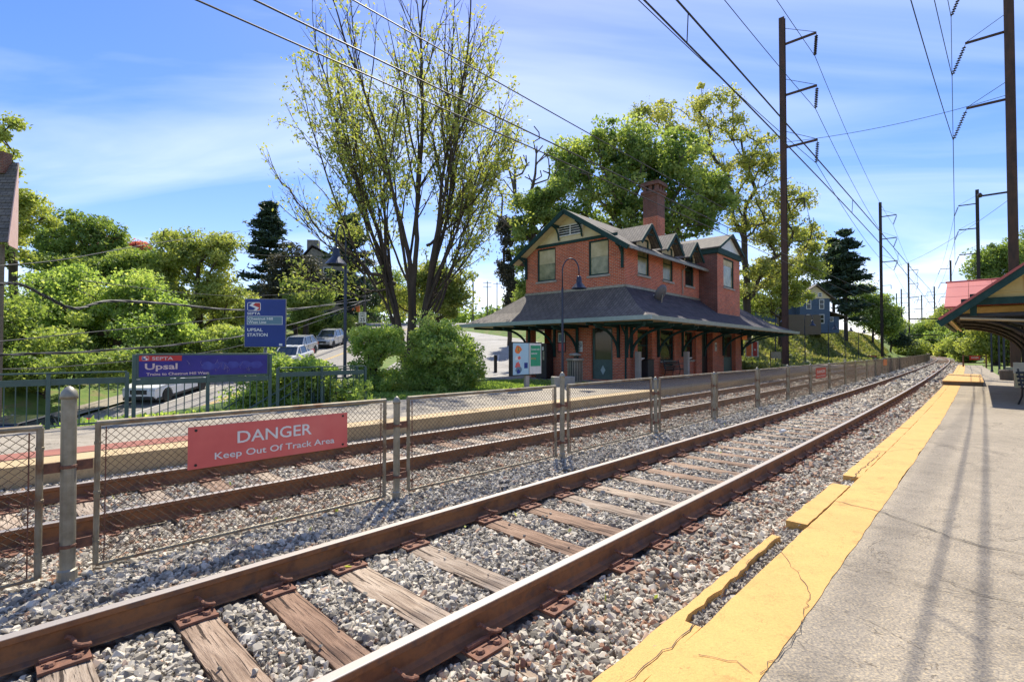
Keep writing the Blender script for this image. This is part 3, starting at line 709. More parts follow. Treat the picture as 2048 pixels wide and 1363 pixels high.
# raised boarding block on the near platform
bl = thing('boarding_block', 'low yellow-topped raised boarding block on the near platform edge', 'boarding block', TP(26.9, -2.25, PZ), rz(31))
p1, p2 = u_s(1806, 769), u_s(1906, 769)
0 and print('block', p1, p2)
MB().box(0, 8.6, -.62, .58, .004, .145).build('block_base', MT['wood'], bl, bevel=.01)
for k in range(14): MB().box(-.02+k*.62, -.02+k*.62+.61, -.64, .60, .146, .175).build('top_board', MT['yellow'], bl)
MB().prism([(8.66, -.60, .004), (10.2, -.60, .004), (8.66, -.60, .145)], (0, 1.18, 0)).build('ramp', MT['yellow'], bl)
# ------------------------------------------------------------------ far platform
P2Q0, P2Q1, P2Z = 5.52, 9.25, .08
strip('far_platform', MT['platform2'], -16, 62, P2Q0+.55, P2Q1, P2Z, 1, .5, kind='structure')
e2 = thing('platform_edge', 'worn tan and yellow edging of the far platform behind the fence', 'platform edge', TP(0, P2Q0, P2Z))
sS = [-16, -9, -2, 4.2, 9, 15, 22, 30, 40, 62]
for i in range(len(sS)-1):
    a, b = sS[i]+.01, sS[i+1]-.01
    slab('edge_slab', [(s, P2Q0) for s in np.arange(a, b, .8)]+[(b, P2Q0)], [(s, P2Q0+.52) for s in np.arange(a, b, .8)]+[(b, P2Q0+.52)], P2Z+.002, MT['yellow2'], .42, e2)
strip('tactile_paving', M('red_tactile_paving', (.33, .12, .08), (.25, .09, .065), 4, .85, bump=.006, bscale=30), -1.0, 2.6, P2Q0+.56, P2Q0+1.1, P2Z+.006, .6, kind='structure')
# station forecourt, street and parking lot
def sheet(name, mat, x0, x1, y0, y1, lift, step=1.0, kind='structure', zf=None):
    xs = np.arange(x0, x1+1e-6, (x1-x0)/max(1, round((x1-x0)/step))); ys = np.arange(y0, y1+1e-6, (y1-y0)/max(1, round((y1-y0)/step)))
    X, Y = np.meshgrid(xs, ys); Z = (zf or ground_z)(X.ravel(), Y.ravel())+lift
    n = len(xs); I = np.arange(X.size).reshape(X.shape)
    Fq = np.stack([I[:-1, :-1], I[:-1, 1:], I[1:, 1:], I[1:, :-1]], -1).reshape(-1, 4)
    return link(name, fastmesh(name, np.stack([X.ravel(), Y.ravel(), Z], 1), Fq, mat, smooth=True), kind=kind)
rzf = lambda x, y: road_z(np.atleast_1d(y).astype(float))
sheet('road', MT['road'], -19.6, -10.8, -10, 80, .05, 1.0, zf=rzf)
sheet('cross_road', MT['road'], -60, 10, 80, 90, .06, 2.0, zf=rzf)
for dxl in (-15.32, -15.14): sheet('road_centre_line', MT['roadyellow'], dxl-.05, dxl+.05, -10, 79, .058, 1.0, zf=rzf)
sheet('parking_line', MT['roadwhite'], -17.66, -17.56, -10, 79, .058, 1.0, zf=rzf)
for x0 in (-19.75, -10.8): sheet('kerb', MT['concrete'], x0, x0+.16, -10, 79, .17, 1.0, zf=rzf)
sheet('sidewalk', MT['platform2'], -21.2, -19.8, -10, 79, .13, 1.0, zf=rzf)
sheet('parking_lot', MT['lot'], -9.2, 9, 35.5, 70, .05, 1.0, zf=lambda x, y: np.maximum(road_z(y)*np.clip((y-33)/4, 0, 1), 0))
strip('station_forecourt', MT['lot'], 19, 56, P2Q1, P2Q1+13, .05, 1, .2, kind='structure')
for k in range(5):
    p = Vector((-7.2+k*3.0, 0, 0)); sheet('parking_bay_line', MT['roadwhite'], p.x, p.x+.1, 40, 44.6, .058, .8, zf=lambda x, y: np.maximum(road_z(y)*np.clip((y-33)/4, 0, 1), 0))
sheet('lot_kerb', MT['concrete'], -9.2, 9, 58, 58.3, .2, 1, zf=rzf)
# ------------------------------------------------------------------ chain-link fence between the tracks
FQ = 1.84
fus = [143, 796, 1122, 1309, 1428, 1513, 1574.5, 1619.5, 1658, 1689, 1711, 1733, 1750, 1763]
fs_ = [s_at_u(u, FQ) for u in fus]
0 and print('fence s', [round(a, 2) for a in fs_], np.diff(fs_).round(2))
fence = thing('chain_link_fence', 'long rusty chain-link fence standing between the two tracks', 'fence', TP(fs_[0], FQ, -.22))
FO = fence.location
WALL = 1.12
def link_mesh(W, H, cell=.031, wire=.0025):
    nc = max(2, int(W/cell)); cw = W/nc; nr = int(H/cell/1.75); ch = H/nr; V = []; Fc = []
    n = 3
    for c in range(nc):
        for k in range(2*nr):
            z0, z1 = k*ch/2, (k+1)*ch/2; par = (k+c) % 2; x0 = (c+(.02 if par == 0 else .98))*cw; x1 = (c+(.98 if par == 0 else .02))*cw
            if c % 1 == 0:
                a = np.array([x0, (-.002 if k % 2 else .002), z0]); b = np.array([x1, (.002 if k % 2 else -.002), z1]); d = (b-a)/np.linalg.norm(b-a)
                r1 = np.array([0, 1., 0]); r2 = np.cross(d, r1); i = len(V)
                for p in (a, b):
                    for j in range(n): V.append(p+(r1*cos(j*2*pi/n)+r2*sin(j*2*pi/n))*wire)
                Fc += [(i+j, i+(j+1) % n, i+n+(j+1) % n, i+n+j) for j in range(n)]
    return fastmesh('chain_link', np.array(V), np.array(Fc), MT['wire'])
PW, PH = 2.75, 1.03
CL = link_mesh(PW-.05, PH-.05)
CLF = link_mesh(PW-.05, PH-.05, .050, .0052)
def frame_mesh(W, H):
    m = MB(); r = .021
    m.tube([(0, 0, 0), (0, 0, H)], r, 10); m.tube([(W, 0, 0), (W, 0, H)], r, 10)
    m.tube([(-.01, 0, H), (W+.01, 0, H)], r, 10)
    for z in (.15, .5, .85):
        for x in (0, W): m.tube([(x-.004, 0, z*H-.01), (x+.004, 0, z*H+.014)], r+.004, 10) if False else m.lathe([(r+.001, 0), (r+.004, .002), (r+.004, .02), (r+.001, .022)], 10, (x, 0, z*H))
    return m.mesh('panel_frame', MT['rustgalv'], smooth=False)
FR = frame_mesh(PW, PH)
BR = MB().tube([(0, 0, .0), (PW, 0, .0)], .015, 8).mesh('bottom_rail', MT['rustgalv'])
SB = MB().box(.05, .058, -.004, .004, 0, PH-.03).box(PW-.058, PW-.05, -.004, .004, 0, PH-.03).mesh('tension_bar', MT['rust'])
def post_mesh(h):
    m = MB(); m.lathe([(.058, -.2), (.058, .13), (.046, .14), (.0445, h-.06)] if h > 1.38 else [(.046, -.2), (.046, .13), (.037, .14), (.036, h-.06)], 14)
    return m.mesh('post', MT['galv'], smooth=False)
CAPM = MB().lathe([(.052, 0), (.052, .02), (.044, .05), (.024, .078), (.004, .09)], 14).mesh('post_cap', MT['galv'], smooth=True)
HINGE = MB().box(.045, .135, -.006, .006, -.035, .035).box(-.135, -.045, -.006, .006, -.035, .035).lathe([(.048, -.012), (.052, -.008), (.052, .008), (.048, .012)], 14).mesh('clamp', MT['rust'])
PM = {}
heights = {0: 1.40, 1: 1.16, 2: 1.34}
s_list = [fs_[0]-3.1*k for k in (3, 2, 1)] + fs_
while s_list[-1] < 200: s_list.append(s_list[-1]+3.1)
fence_pts = []
for i, s in enumerate(s_list):
    k = i-3; h = heights.get(k, 1.18 + rnd.uniform(-.03, .07)); h = round(h, 2)
    if h not in PM: PM[h] = post_mesh(h)
    p = TP(s, FQ + rnd.uniform(-.02, .02), -.22); fence_pts.append((s, p))
    if len([1 for _ in fence_pts]) > 60: continue
    po = link('post', PM[h], fence, p-FO); po.rotation_euler = (rnd.uniform(-.008, .008), rnd.uniform(-.008, .008), rz(s))
    if s < 40:
        cp_ = link('post_cap', CAPM, po, (0, 0, h-.06)); cp_.scale = (1, 1, 1) if h > 1.38 else (.82, .82, .9)
    if s < 25:
        for z in (.30, .86): link('clamp', HINGE, po, (0, 0, z)).scale = (1, 1, 1)
for i in range(len(s_list)-1):
    if i > 58: break
    (s0, p0), (s1, p1) = fence_pts[i], fence_pts[i+1]; d = (p1-p0); L = d.length; g = .155 if s0 < 40 else .08
    a = p0 + d.normalized()*g; W = L-2*g; near = s0 < 40
    fr = link('panel_frame', FR, fence, a-FO+Vector((0, 0, .12 + (0 if near else 0)))); fr.rotation_euler = (rnd.uniform(-.012, .012), rnd.uniform(-.004, .004), atan2(d.y, d.x)); fr.scale = (W/PW, 1, 1)
    link('chain_link', CL if s0 < 17 else CLF, fr, (.025, 0, .015))
    link('bottom_rail', BR, fr, (0, 0, 0))
    if s0 < 25: link('tension_bar', SB, fr, (0, 0, 0))
# ------------------------------------------------------------------ lettering and signs
def text_mesh(txt, h, bold=.0, spacing=1.0, sx=1.0):
    c = bpy.data.curves.new('t', 'FONT'); c.body = txt; c.size = h/.72; c.extrude = .0015; c.offset = bold*h; c.space_character = spacing; c.resolution_u = 3
    o = bpy.data.objects.new('t', c); COL.objects.link(o); bpy.context.view_layer.update()
    me = bpy.data.meshes.new_from_object(o.evaluated_get(bpy.context.evaluated_depsgraph_get())); bpy.data.objects.remove(o)
    me.transform(Matrix.Diagonal((sx, 1, 1, 1)) ); me.transform(Matrix.Rotation(pi/2, 4, 'X')); me.name = 'lettering'
    return me
def lettering(txt, h, x, z, mat, parent, y=-.006, bold=.01, align='l', width=None, name='lettering', spacing=1.0):
    me = text_mesh(txt, h, bold, spacing); xs = [v.co.x for v in me.vertices]; w0 = max(xs)-min(xs)
    if width: me.transform(Matrix.Diagonal((width/w0, 1, 1, 1))); w0 = width
    me.transform(Matrix.Translation((-min(v.co.x for v in me.vertices), 0, 0)))
    me.materials.clear(); me.materials.append(mat)
    return link(name, me, parent, (x - (w0/2 if align == 'c' else 0), y, z))
def facing(rootz): return rootz
def plate(name, mat, parent, x0, x1, z0, z1, y0=-.003, y1=.003, bevel=0): return MB().box(x0, x1, y0, y1, z0, z1).build(name, mat, parent, bevel=bevel)
def poly2(name, mat, parent, pts, y=-.006, d=.002): return MB().prism([(x, y, z) for x, z in pts], (0, d, 0)).build(name, mat, parent)
def rrect(x0, x1, z0, z1, r, n=4):
    out = []
    for cx, cz, a0 in ((x1-r, z1-r, 0), (x0+r, z1-r, 90), (x0+r, z0+r, 180), (x1-r, z0+r, 270)):
        out += [(cx+r*cos(radians(a0+90*i/n)), cz+r*sin(radians(a0+90*i/n))) for i in range(n+1)]
    return out
def transit_logo(parent, x, z, w, h, y):
    poly2('logo_border', MT['letter'], parent, rrect(x, x+w, z, z+h, h*.2), y)
    b = h*.07
    poly2('logo_blue_half', MT['signblue'], parent, [(x+b, z+b), (x+w*.46, z+b), (x+w*.62, z+h*.30), (x+w*.13, z+h*.62), (x+w*.38, z+h-b), (x+b*1.6, z+h-b), (x+b, z+h-2*b)], y-.002)
    poly2('logo_red_half', MT['signdark'], parent, [(x+w-b, z+b*2), (x+w-b, z+h-2*b), (x+w-2*b, z+h-b), (x+w*.60, z+h-b), (x+w*.42, z+h*.66), (x+w*.90, z+h*.36), (x+w*.68, z+b), (x+w-2*b, z+b)], y-.002)
# ---- danger sign on the fence
def fence_frame(i):                   # start, direction, rotation of panel i (0 = first whole panel right of the big post)
    (s0, p0), (s1, p1) = fence_pts[i+3], fence_pts[i+4]; d = p1-p0; return p0, d.normalized(), atan2(d.y, d.x)
p0, dd, ra = fence_frame(0)
def on_fence(u, v, i, off=.03):
    p0, dd, ra = fence_frame(i); n = Vector((dd.y, -dd.x, 0)); r = ray(u, v); o = Vector((0, 0, CAMZ))
    k = ((p0+n*off)-o).dot(n)/r.dot(n); return o + r*k
a = on_fence(375, 938, 0); b = on_fence(694, 894, 0); at_ = on_fence(375, 852, 0); bt = on_fence(694, 826, 0)
0 and print('danger', a, b, at_, bt)
W = (b-a).length; H = ((at_-a).z + (bt-b).z)/2
sg = thing('danger_sign', 'large faded red sign reading DANGER Keep Out Of Track Area on the nearest fence panel', 'sign', (a.x, a.y, (a.z+b.z)/2), ra)
plate('sign_plate', MT['signred'], sg, 0, W, 0, H)
lettering('DANGER', H*.30, W*.50, H*.50, MT['letter'], sg, align='c', width=W*.47, bold=.012)
lettering('Keep Out Of Track Area', H*.165, W*.52, H*.17, MT['letter'], sg, align='c', width=W*.76, bold=.012)
for x in (.04, .965):
    for z in (.09, .91): MB().tube([(x*W, -.008, z*H), (x*W, -.002, z*H)], .011, 10).build('bolt', MT['black'], sg)
def small_danger(i, ua, ub, va, vb, label, mat, txt=True):
    a = on_fence(ua, vb, i); b = on_fence(ub, vb, i); t = on_fence(ua, va, i)
    s = thing('danger_sign', label, 'sign', a, fence_frame(i)[2]); W = hypot(b.x-a.x, b.y-a.y); H = t.z-a.z
    plate('sign_plate', mat, s, 0, W, 0, H)
    if txt:
        lettering('DANGER', H*.28, W*.5, H*.50, MT['letter'], s, align='c', width=W*.8); lettering('Keep Out Of Track Area', H*.12, W*.5, H*.17, MT['letter'], s, align='c', width=W*.84)
small_danger(6, 1632, 1652, 736, 757, 'small bright red DANGER sign on the fence beyond the building', MT['signdark'])
small_danger(10, 1767, 1774, 719, 731, 'small orange sign on the far end of the fence', MT['orange'], False)
# ---- blue station sign on a pole
YS = 13.6
a = px(489, 693, YS); b = px(568, 693, YS); t = px(489, 598, YS)
ss_ = thing('station_sign', 'upright blue station sign on a steel pole above the long name board', 'sign', a, radians(4))
W, H = (b.x-a.x), (t.z-a.z)
MB().box(0, W, 0, .07, 0, H).build('sign_plate', MT['signblue'], ss_, bevel=.006)
MB().box(-.012, W+.012, .01, .06, -.012, H+.012).build('sign_rim', MT['galv'], ss_, bevel=.004)
MB().tube([(W*.5, .035, -.02), (W*.5, .035, -2.7)], .045, 12).build('sign_pole', MT['galv'], ss_, smooth=True)
transit_logo(ss_, W*.06, H*.755, W*.33, H*.18, -.003)
lettering('SEPTA', H*.052, W*.06, H*.675, MT['letter'], ss_, -.004, width=W*.32, bold=.03)
plate('line_panel', MT['letter'], ss_, W*.055, W*.93, H*.465, H*.645, -.004, -.001)
plate('line_panel_face', MT['greyblue'], ss_, W*.067, W*.918, H*.473, H*.637, -.006, -.003)
lettering('Chestnut Hill', H*.055, W*.09, H*.565, MT['letter'], ss_, -.008, width=W*.60, bold=.025)
lettering('West Line', H*.055, W*.09, H*.492, MT['letter'], ss_, -.008, width=W*.44, bold=.025)
lettering('UPSAL', H*.066, W*.065, H*.325, MT['letter'], ss_, -.004, width=W*.38, bold=.03)
lettering('STATION', H*.066, W*.065, H*.22, MT['letter'], ss_, -.004, width=W*.50, bold=.03)
plate('corner_mark', MT['letter'], ss_, W*.85, W*.93, H*.022, H*.068, -.004, -.001)
# ---- platform railing
RQ = 9.17
def rail_run(s0, s1, label, top=1.04, gap=.135, extra_top=None, posts=None, bal=True, group=None, q=RQ, zb=.10):
    p0, p1 = TP(s0, q, 0), TP(s1, q, 0); d = p1-p0; L = d.length
    r = thing('railing', label, 'railing', (p0.x, p0.y, PZ-.07), atan2(d.y, d.x), group)
    for x in (posts or [0, L]):
        MB().box(x-.03, x+.03, -.03, .03, 0, extra_top or top).build('post', MT['teal'], r, bevel=.004)
    if not extra_top: MB().box(.0, L, -.022, .022, top, top+.03).build('top_rail', MT['teal'], r, bevel=.004)
    MB().box(.03, L-.03, -.016, .016, top-.20, top-.09).build('mid_rail', MT['teal'], r)
    MB().box(.03, L-.03, -.014, .014, zb, zb+.03).build('bottom_rail', MT['teal'], r)
    if bal:
        n = int(L/gap); me = MB().box(-.008, .008, -.008, .008, zb+.03, top-.20).mesh('baluster', MT['teal'])
        for i in range(1, n):
            if min(abs(L*i/n-x) for x in (posts or [0, L])) > .04: link('baluster', me, r, (L*i/n, 0, 0))
    return r, L
sA = s_at_u(2, RQ, -12); sB = s_at_u(255, RQ, -12); sC = s_at_u(269, RQ, -12); sD = s_at_u(540, RQ, -12); sE = s_at_u(556, RQ, -12); sF = s_at_u(730, RQ, -12); s98 = s_at_u(98, RQ, -12)
0 and print('railing', sA, sB, sC, sD, sE, sF)
dmid = (TP(s98, RQ)-TP(sA-2.6, RQ)).length
rail_run(sA-2.6, sB, 'green steel railing at the far left edge of the far platform', posts=[0, 1.6, dmid, (TP(sB, RQ)-TP(sA-2.6, RQ)).length])
r, L = rail_run(sC, sD, 'green steel railing under the long blue Upsal name board', top=.98, extra_top=1.38, gap=.14, posts=[0, (sD-sC)/2, sD-sC])
for o in r.children:
    if o.name.startswith('post') and abs(sum(c[0] for c in o.bound_box)/8-L/2) < .1: o.scale.z = .72
nb = thing('name_board', 'long blue Upsal platform board with scrubbed graffiti, mounted on the green railing', 'sign', r.location, r.rotation_euler[2])
MB().box(.03, L-.03, -.02, .02, .90, 1.40).build('board_frame', MT['teal'], nb, bevel=.004)
plate('board_face', MT['signnavy'], nb, .07, L-.07, .94, 1.36, -.027, -.0205)
plate('red_header', MT['signdark'], nb, .07, L*.31, 1.25, 1.36, -.030, -.0275)
transit_logo(nb, L*.045, 1.265, L*.045, .08, -.033)
lettering('SEPTA', .062, L*.11, 1.272, MT['lettercream'], nb, -.032, width=L*.14, bold=.03)
lettering('Upsal', .12, L*.065, 1.085, MT['lettercream'], nb, -.031, width=L*.215, bold=.03)
lettering('Trains to Chestnut Hill West', .055, L*.075, .965, MT['lettercream'], nb, -.031, width=L*.43, bold=.03)
gr = random.Random(3)
for k in range(5):
    cx = L*(.50+.095*k); cz = 1.14+gr.uniform(-.01, .01); rx, rz_ = L*.055, .085
    poly2('graffiti_smudge', MT['smudge'], nb, [(cx+rx*cos(a)*gr.uniform(.8, 1.15), cz+rz_*sin(a)*gr.uniform(.8, 1.15)) for a in np.linspace(0, 2*pi, 16)[:-1]], -.0295-.0006*k, .001)
for k in range(13):
    cx = L*gr.uniform(.33, .92); z0 = gr.uniform(1.0, 1.2); m = MB(); m.tube([(cx+gr.uniform(-.02, .02)*j, -.034, z0+.035*j*gr.uniform(-.4, 1)) for j in range(5)], .0022, 4); m.build('graffiti_scratch', MT['scratch'], nb)
# stair enclosure at the end of the railing
r, L = rail_run(sE, sF, 'green steel railing in front of the stairs down to the street', posts=[0, (sF-sE)*.47, sF-sE], bal=False)
me = MB().box(-.008, .008, -.008, .008, .13, .84).mesh('baluster', MT['teal'])
for i in range(1, 14): link('baluster', me, r, (L*i/14, 0, 0))
st = thing('stair_railing', 'green stair railing with sloping handrails descending behind the platform railing', 'railing', r.location, r.rotation_euler[2])
for yb in (.35, 1.6):
    for k in range(4):
        MB().bar((L*.98, yb, .98-.24*k), (L*.45, yb, .98-.24*k), .035, .035).build('rail_bar', MT['teal'], st)
    for k in range(4):
        MB().bar((L*.45, yb, .98-.24*k), (-1.2, yb, -.28-.24*k), .03, .03).build('handrail', MT['teal'], st)
    for x in (L*.45, L*.72, L*.985): MB().box(x-.028, x+.028, yb-.028, yb+.028, -.6, 1.06).build('post', MT['teal'], st)
    for k in range(3): MB().bar((L*.97, yb, .16-.14*k), (L*.45, yb, .16-.14*k), .025, .025).build('rail_bar', MT['teal'], st)
# ------------------------------------------------------------------ lamps
def make_lamp():
    r = thing('platform_lamp', 'x', 'lamp', (0, 0, 0), 0, 'lamps along the far platform')
    MB().lathe([(.075, 0), (.075, .12), (.055, .16), (.05, 1.0), (.042, 3.9)], 12).build('pole', MT['lampblue'], r, smooth=False)
    m = MB(); R = .33; pts = [(0, 0, 3.88)]+[(R-R*cos(a), 0, 4.55+.52*sin(a)) for a in np.linspace(0, pi, 14)]+[(2*R, 0, 4.40)]
    m.tube(pts, .026, 8); m.build('swan_neck', MT['lampblue'], r, smooth=True)
    MB().lathe([(.03, .50), (.085, .46), (.10, .36), (.115, .22), (.13, .20), (.30, 0), (.31, -.02), (.29, -.02), (.10, .16), (.02, .16)], 20, (2*R, 0, 3.88)).build('shade', MT['lampblue'], r, smooth=False)
    MB().lathe([(.10, .0), (.09, -.05), (.04, -.09)], 12, (2*R, 0, 4.0)).build('bulb_glass', MT['white'], r, smooth=True)
    return r
lamp0 = make_lamp()
lamps = [(690, 15.2, 'black swan-neck lamp rising from behind the green stair railing at the left', radians(-95)), (1125, 20.2, 'swan-neck lamp in front of the gabled end of the station, on a concrete block', radians(-8)),
         (1551, 43.5, 'swan-neck lamp just left of the tall steel catenary pole beyond the canopy', radians(-20)), (1610, 50, 'swan-neck lamp in front of the blue house', radians(-20)),
         (1657, 57.7, 'swan-neck lamp just right of the blue house', radians(-20)), (1690, 64, 'swan-neck lamp in front of the two tall pines', radians(-20)), (1717, 71, 'farthest swan-neck lamp on the grassy bank', radians(-20))]
for i, (u, y, lab, rot) in enumerate(lamps):
    p = Vector(((u-1024)/F*y, y, PZ)); o = lamp0 if i == 0 else dup(lamp0); o.location = p; o.rotation_euler = (0, 0, rot); o['label'] = lab
    MB().lathe([(.26, -.3), (.26, .32), (.22, .34)], 16).build('concrete_base', MT['concrete'], o) if i >= 1 else None
# ------------------------------------------------------------------ station building
BH = radians(41.9); CX, CY = 5.2, 23.3; bt_ = Vector((sin(BH), cos(BH), 0)); bn = Vector((-cos(BH), sin(BH), 0))
def fu(u, b=0.0):
    t = (u-1024)/F; x0, y0 = CX+bn.x*b, CY+bn.y*b; return (t*y0-x0)/(bt_.x-bt_.y*t)
def lu(u, s=0.0):
    t = (u-1024)/F; x0, y0 = CX+bt_.x*s, CY+bt_.y*s; return (x0-y0*t)/(-bn.x+bn.y*t)
stn = thing('station_building', 'red brick station with dark green trim, dormers, tall chimney and wide hipped canopy roof', 'station building', (CX, CY, 0), pi/2-BH)
def grid_cells(xs, zs, holes):
    out = []
    for i in range(len(xs)-1):
        for j in range(len(zs)-1):
            cx, cz = (xs[i]+xs[i+1])/2, (zs[j]+zs[j+1])/2
            if not any(h[0] < cx < h[1] and h[2] < cz < h[3] for h in holes): out.append((xs[i], xs[i+1], zs[j], zs[j+1]))
    return out
def holed(m, x0, x1, z0, z1, holes, T, depth=.16):
    xs = sorted({x0, x1, *[h[0] for h in holes], *[h[1] for h in holes]}); zs = sorted({z0, z1, *[h[2] for h in holes], *[h[3] for h in holes]})
    for a, b, c, d in grid_cells(xs, zs, holes): m.quad(T(a, 0, c), T(b, 0, c), T(b, 0, d), T(a, 0, d))
    for a, b, c, d in holes:
        m.quad(T(a, 0, c), T(a, depth, c), T(a, depth, d), T(a, 0, d)); m.quad(T(b, 0, c), T(b, 0, d), T(b, depth, d), T(b, depth, c))
        m.quad(T(a, 0, d), T(a, depth, d), T(b, depth, d), T(b, 0, d)); m.quad(T(a, 0, c), T(b, 0, c), T(b, depth, c), T(a, depth, c))
    for a, b, c, d in ((x0, x1, z0, z1),): pass
TF = lambda x, y, z: (x, y, z)              # front wall, depth into +Y
TL = lambda x, y, z: (y, x, z)              # left wall: x runs back along Y, depth into +X
def window(parent, T, a, b, c, d, blind=.35, sashes=True, glass='glass', fr=.075, dep=.09):
    w = MB()
    for (x0, x1, z0, z1) in ((a, a+fr, c, d), (b-fr, b, c, d), (a+fr, b-fr, d-fr, d), (a+fr, b-fr, c, c+fr)):
        p = [T(x0, dep-.05, z0), T(x1, dep-.05, z0), T(x1, dep-.05, z1), T(x0, dep-.05, z1)]; v = Vector(T(0, .07, 0))-Vector(T(0, 0, 0)); w.prism(p, v)
    o = w.build('window', MT['green'], parent)
    g = MB(); g.prism([T(a+fr, dep, c+fr), T(b-fr, dep, c+fr), T(b-fr, dep, d-fr), T(a+fr, dep, d-fr)], Vector(T(0, .008, 0))-Vector(T(0, 0, 0))); g.build('pane', MT[glass], o)
    if sashes:
        zc = (c+d)/2; s = MB(); s.prism([T(a+fr, dep-.02, zc-.03), T(b-fr, dep-.02, zc-.03), T(b-fr, dep-.02, zc+.03), T(a+fr, dep-.02, zc+.03)], Vector(T(0, .03, 0))-Vector(T(0, 0, 0))); s.build('meeting_rail', MT['green'], o)
    if blind:
        s = MB(); zb = d-fr-(d-c)*blind; s.prism([T(a+fr+.01, dep-.008, zb), T(b-fr-.01, dep-.008, zb), T(b-fr-.01, dep-.008, d-fr), T(a+fr+.01, dep-.008, d-fr)], Vector(T(0, .006, 0))-Vector(T(0, 0, 0))); s.build('blind', MT['blind'], o)
    s = MB(); s.prism([T(a-.08, -.06, c-.10), T(b+.08, -.06, c-.10), T(b+.08, -.06, c-.005), T(a-.08, -.06, c-.005)], Vector(T(0, .14, 0))-Vector(T(0, 0, 0))); s.build('sill', MT['concrete'], o)
    return o
BW, BL = 5.97, 12.6                    # depth, length of the upper storey
ZT = 4.46
RS = .639; rfz = lambda b: 6.22 + RS*(b+.5)
# upper storey walls
gw = [(.83, 1.96, 5.10, 6.80), (3.97, 5.18, 5.10, 6.80)]
m = MB(); holed(m, .50, 5.47, ZT-.1, 6.86, gw, TL); m.quad((0, 0, ZT-.1), (0, .5, ZT-.1), (0, .5, 6.78), (0, 0, 6.50)); m.quad((0, 5.47, ZT-.1), (0, 5.97, ZT-.1), (0, 5.97, 6.50), (0, 5.47, 6.78))
m.build('gable_wall', MT['brick'], stn)
for h in gw: window(stn, TL, *h, blind=.42, sashes=False)
dorm = [1.86, 4.58, 7.38]; dw = .60
fw = [(s-dw, s+dw, 5.15, 6.95) for s in dorm]
m = MB(); holed(m, 0, 8.75, ZT-.1, 6.45, [(a, b, c, 6.45) for a, b, c, d in fw], TF)
m.quad((BL, 0, ZT-.1), (BL, BW, ZT-.1), (BL, BW, 6.5), (BL, 0, 6.5)); m.quad((0, BW, ZT-.1), (BL, BW, ZT-.1), (BL, BW, 6.5), (0, BW, 6.5)); m.quad((BL, 0, 6.5), (BL, BW, 6.5), (BL, BW/2, 8.4))
m.build('brick_wall', MT['brick'], stn)
for i, h in enumerate(fw): window(stn, TF, *h, blind=.25 if i < 2 else 0, sashes=True, glass='glass' if i < 2 else 'darkglass')
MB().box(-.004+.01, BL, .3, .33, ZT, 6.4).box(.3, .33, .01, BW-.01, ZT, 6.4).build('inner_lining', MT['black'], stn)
# gable panel, band, vent, bargeboards
apex = rfz(BW/2)
MB().prism([(-.02, .55, 6.98), (-.02, 5.42, 6.98), (-.02, BW/2, apex-.12)], (.02, 0, 0)).build('gable_panel', MT['cream'], stn)
MB().box(-.06, .0, .35, 5.62, 6.86, 7.0).build('gable_band', MT['green'], stn)
o = MB().box(-.10, -.02, 2.25, 3.75, 7.25, 7.30).box(-.10, -.02, 2.25, 3.75, 7.75, 7.80).box(-.09, -.02, 2.25, 2.31, 7.3, 7.75).box(-.09, -.02, 3.69, 3.75, 7.3, 7.75).box(-.09, -.02, 2.97, 3.03, 7.3, 7.75).build('gable_vent', MT['white'], stn)
MB().box(-.06, -.025, 2.31, 3.69, 7.3, 7.75).build('vent_pane', MT['darkglass'], o)
for z in (7.40, 7.52, 7.64): MB().box(-.085, -.05, 2.31, 3.69, z, z+.03).build('louvre', MT['white'], o)
def slope(name, mat, pts, th=.10, parent=stn): return MB().prism(pts, (0, 0, -th)).build(name, mat, parent)
yb0, yb1 = -.5, BW+.5
rf = slope('main_roof', MT['shingle'], [(-.62, yb0, rfz(yb0)), (BL+.3, yb0, rfz(yb0)), (BL+.3, BW/2, apex), (-.62, BW/2, apex)])
slope('main_roof', MT['shingle'], [(-.62, BW/2, apex), (BL+.3, BW/2, apex), (BL+.3, yb1, rfz(yb0)), (-.62, yb1, rfz(yb0))])
for s_, e_ in ((yb0, 1), (yb1, -1)):
    MB().bar((-.66, s_-.04*e_, rfz(yb0)-.12), (-.66, BW/2+.02*e_, apex-.09), .07, .22).build('bargeboard', MT['green'], stn)
    MB().prism([(-.60, s_, rfz(yb0)-.105), (-.60, BW/2, apex-.105), (-.02, BW/2, apex-.105), (-.02, s_, rfz(yb0)-.105)], (0, 0, -.02)).build('soffit', MT['cream'], stn)
MB().box(-.6, 8.7, yb0-.10, yb0+.0, rfz(yb0)-.16, rfz(yb0)-.02).build('upper_gutter', MT['galv'], stn)
for b in (.08, BW-.08, 2.3, 3.7):          # brackets on the gable
    zt = rfz(b if b < BW/2 else BW-b)-.14
    m = MB(); m.box(-.62, -.02, b-.05, b+.05, zt-.14, zt-.02); m.tube([(-.56, b, zt-.12), (-.34, b, zt-.20), (-.16, b, zt-.42), (-.08, b, zt-.78)], .05, 6)
    if b < .2 or b > 5: m.box(-.13, -.02, b-.05, b+.05, zt-1.15, zt-.1)
    m.build('bracket', MT['green'], stn)
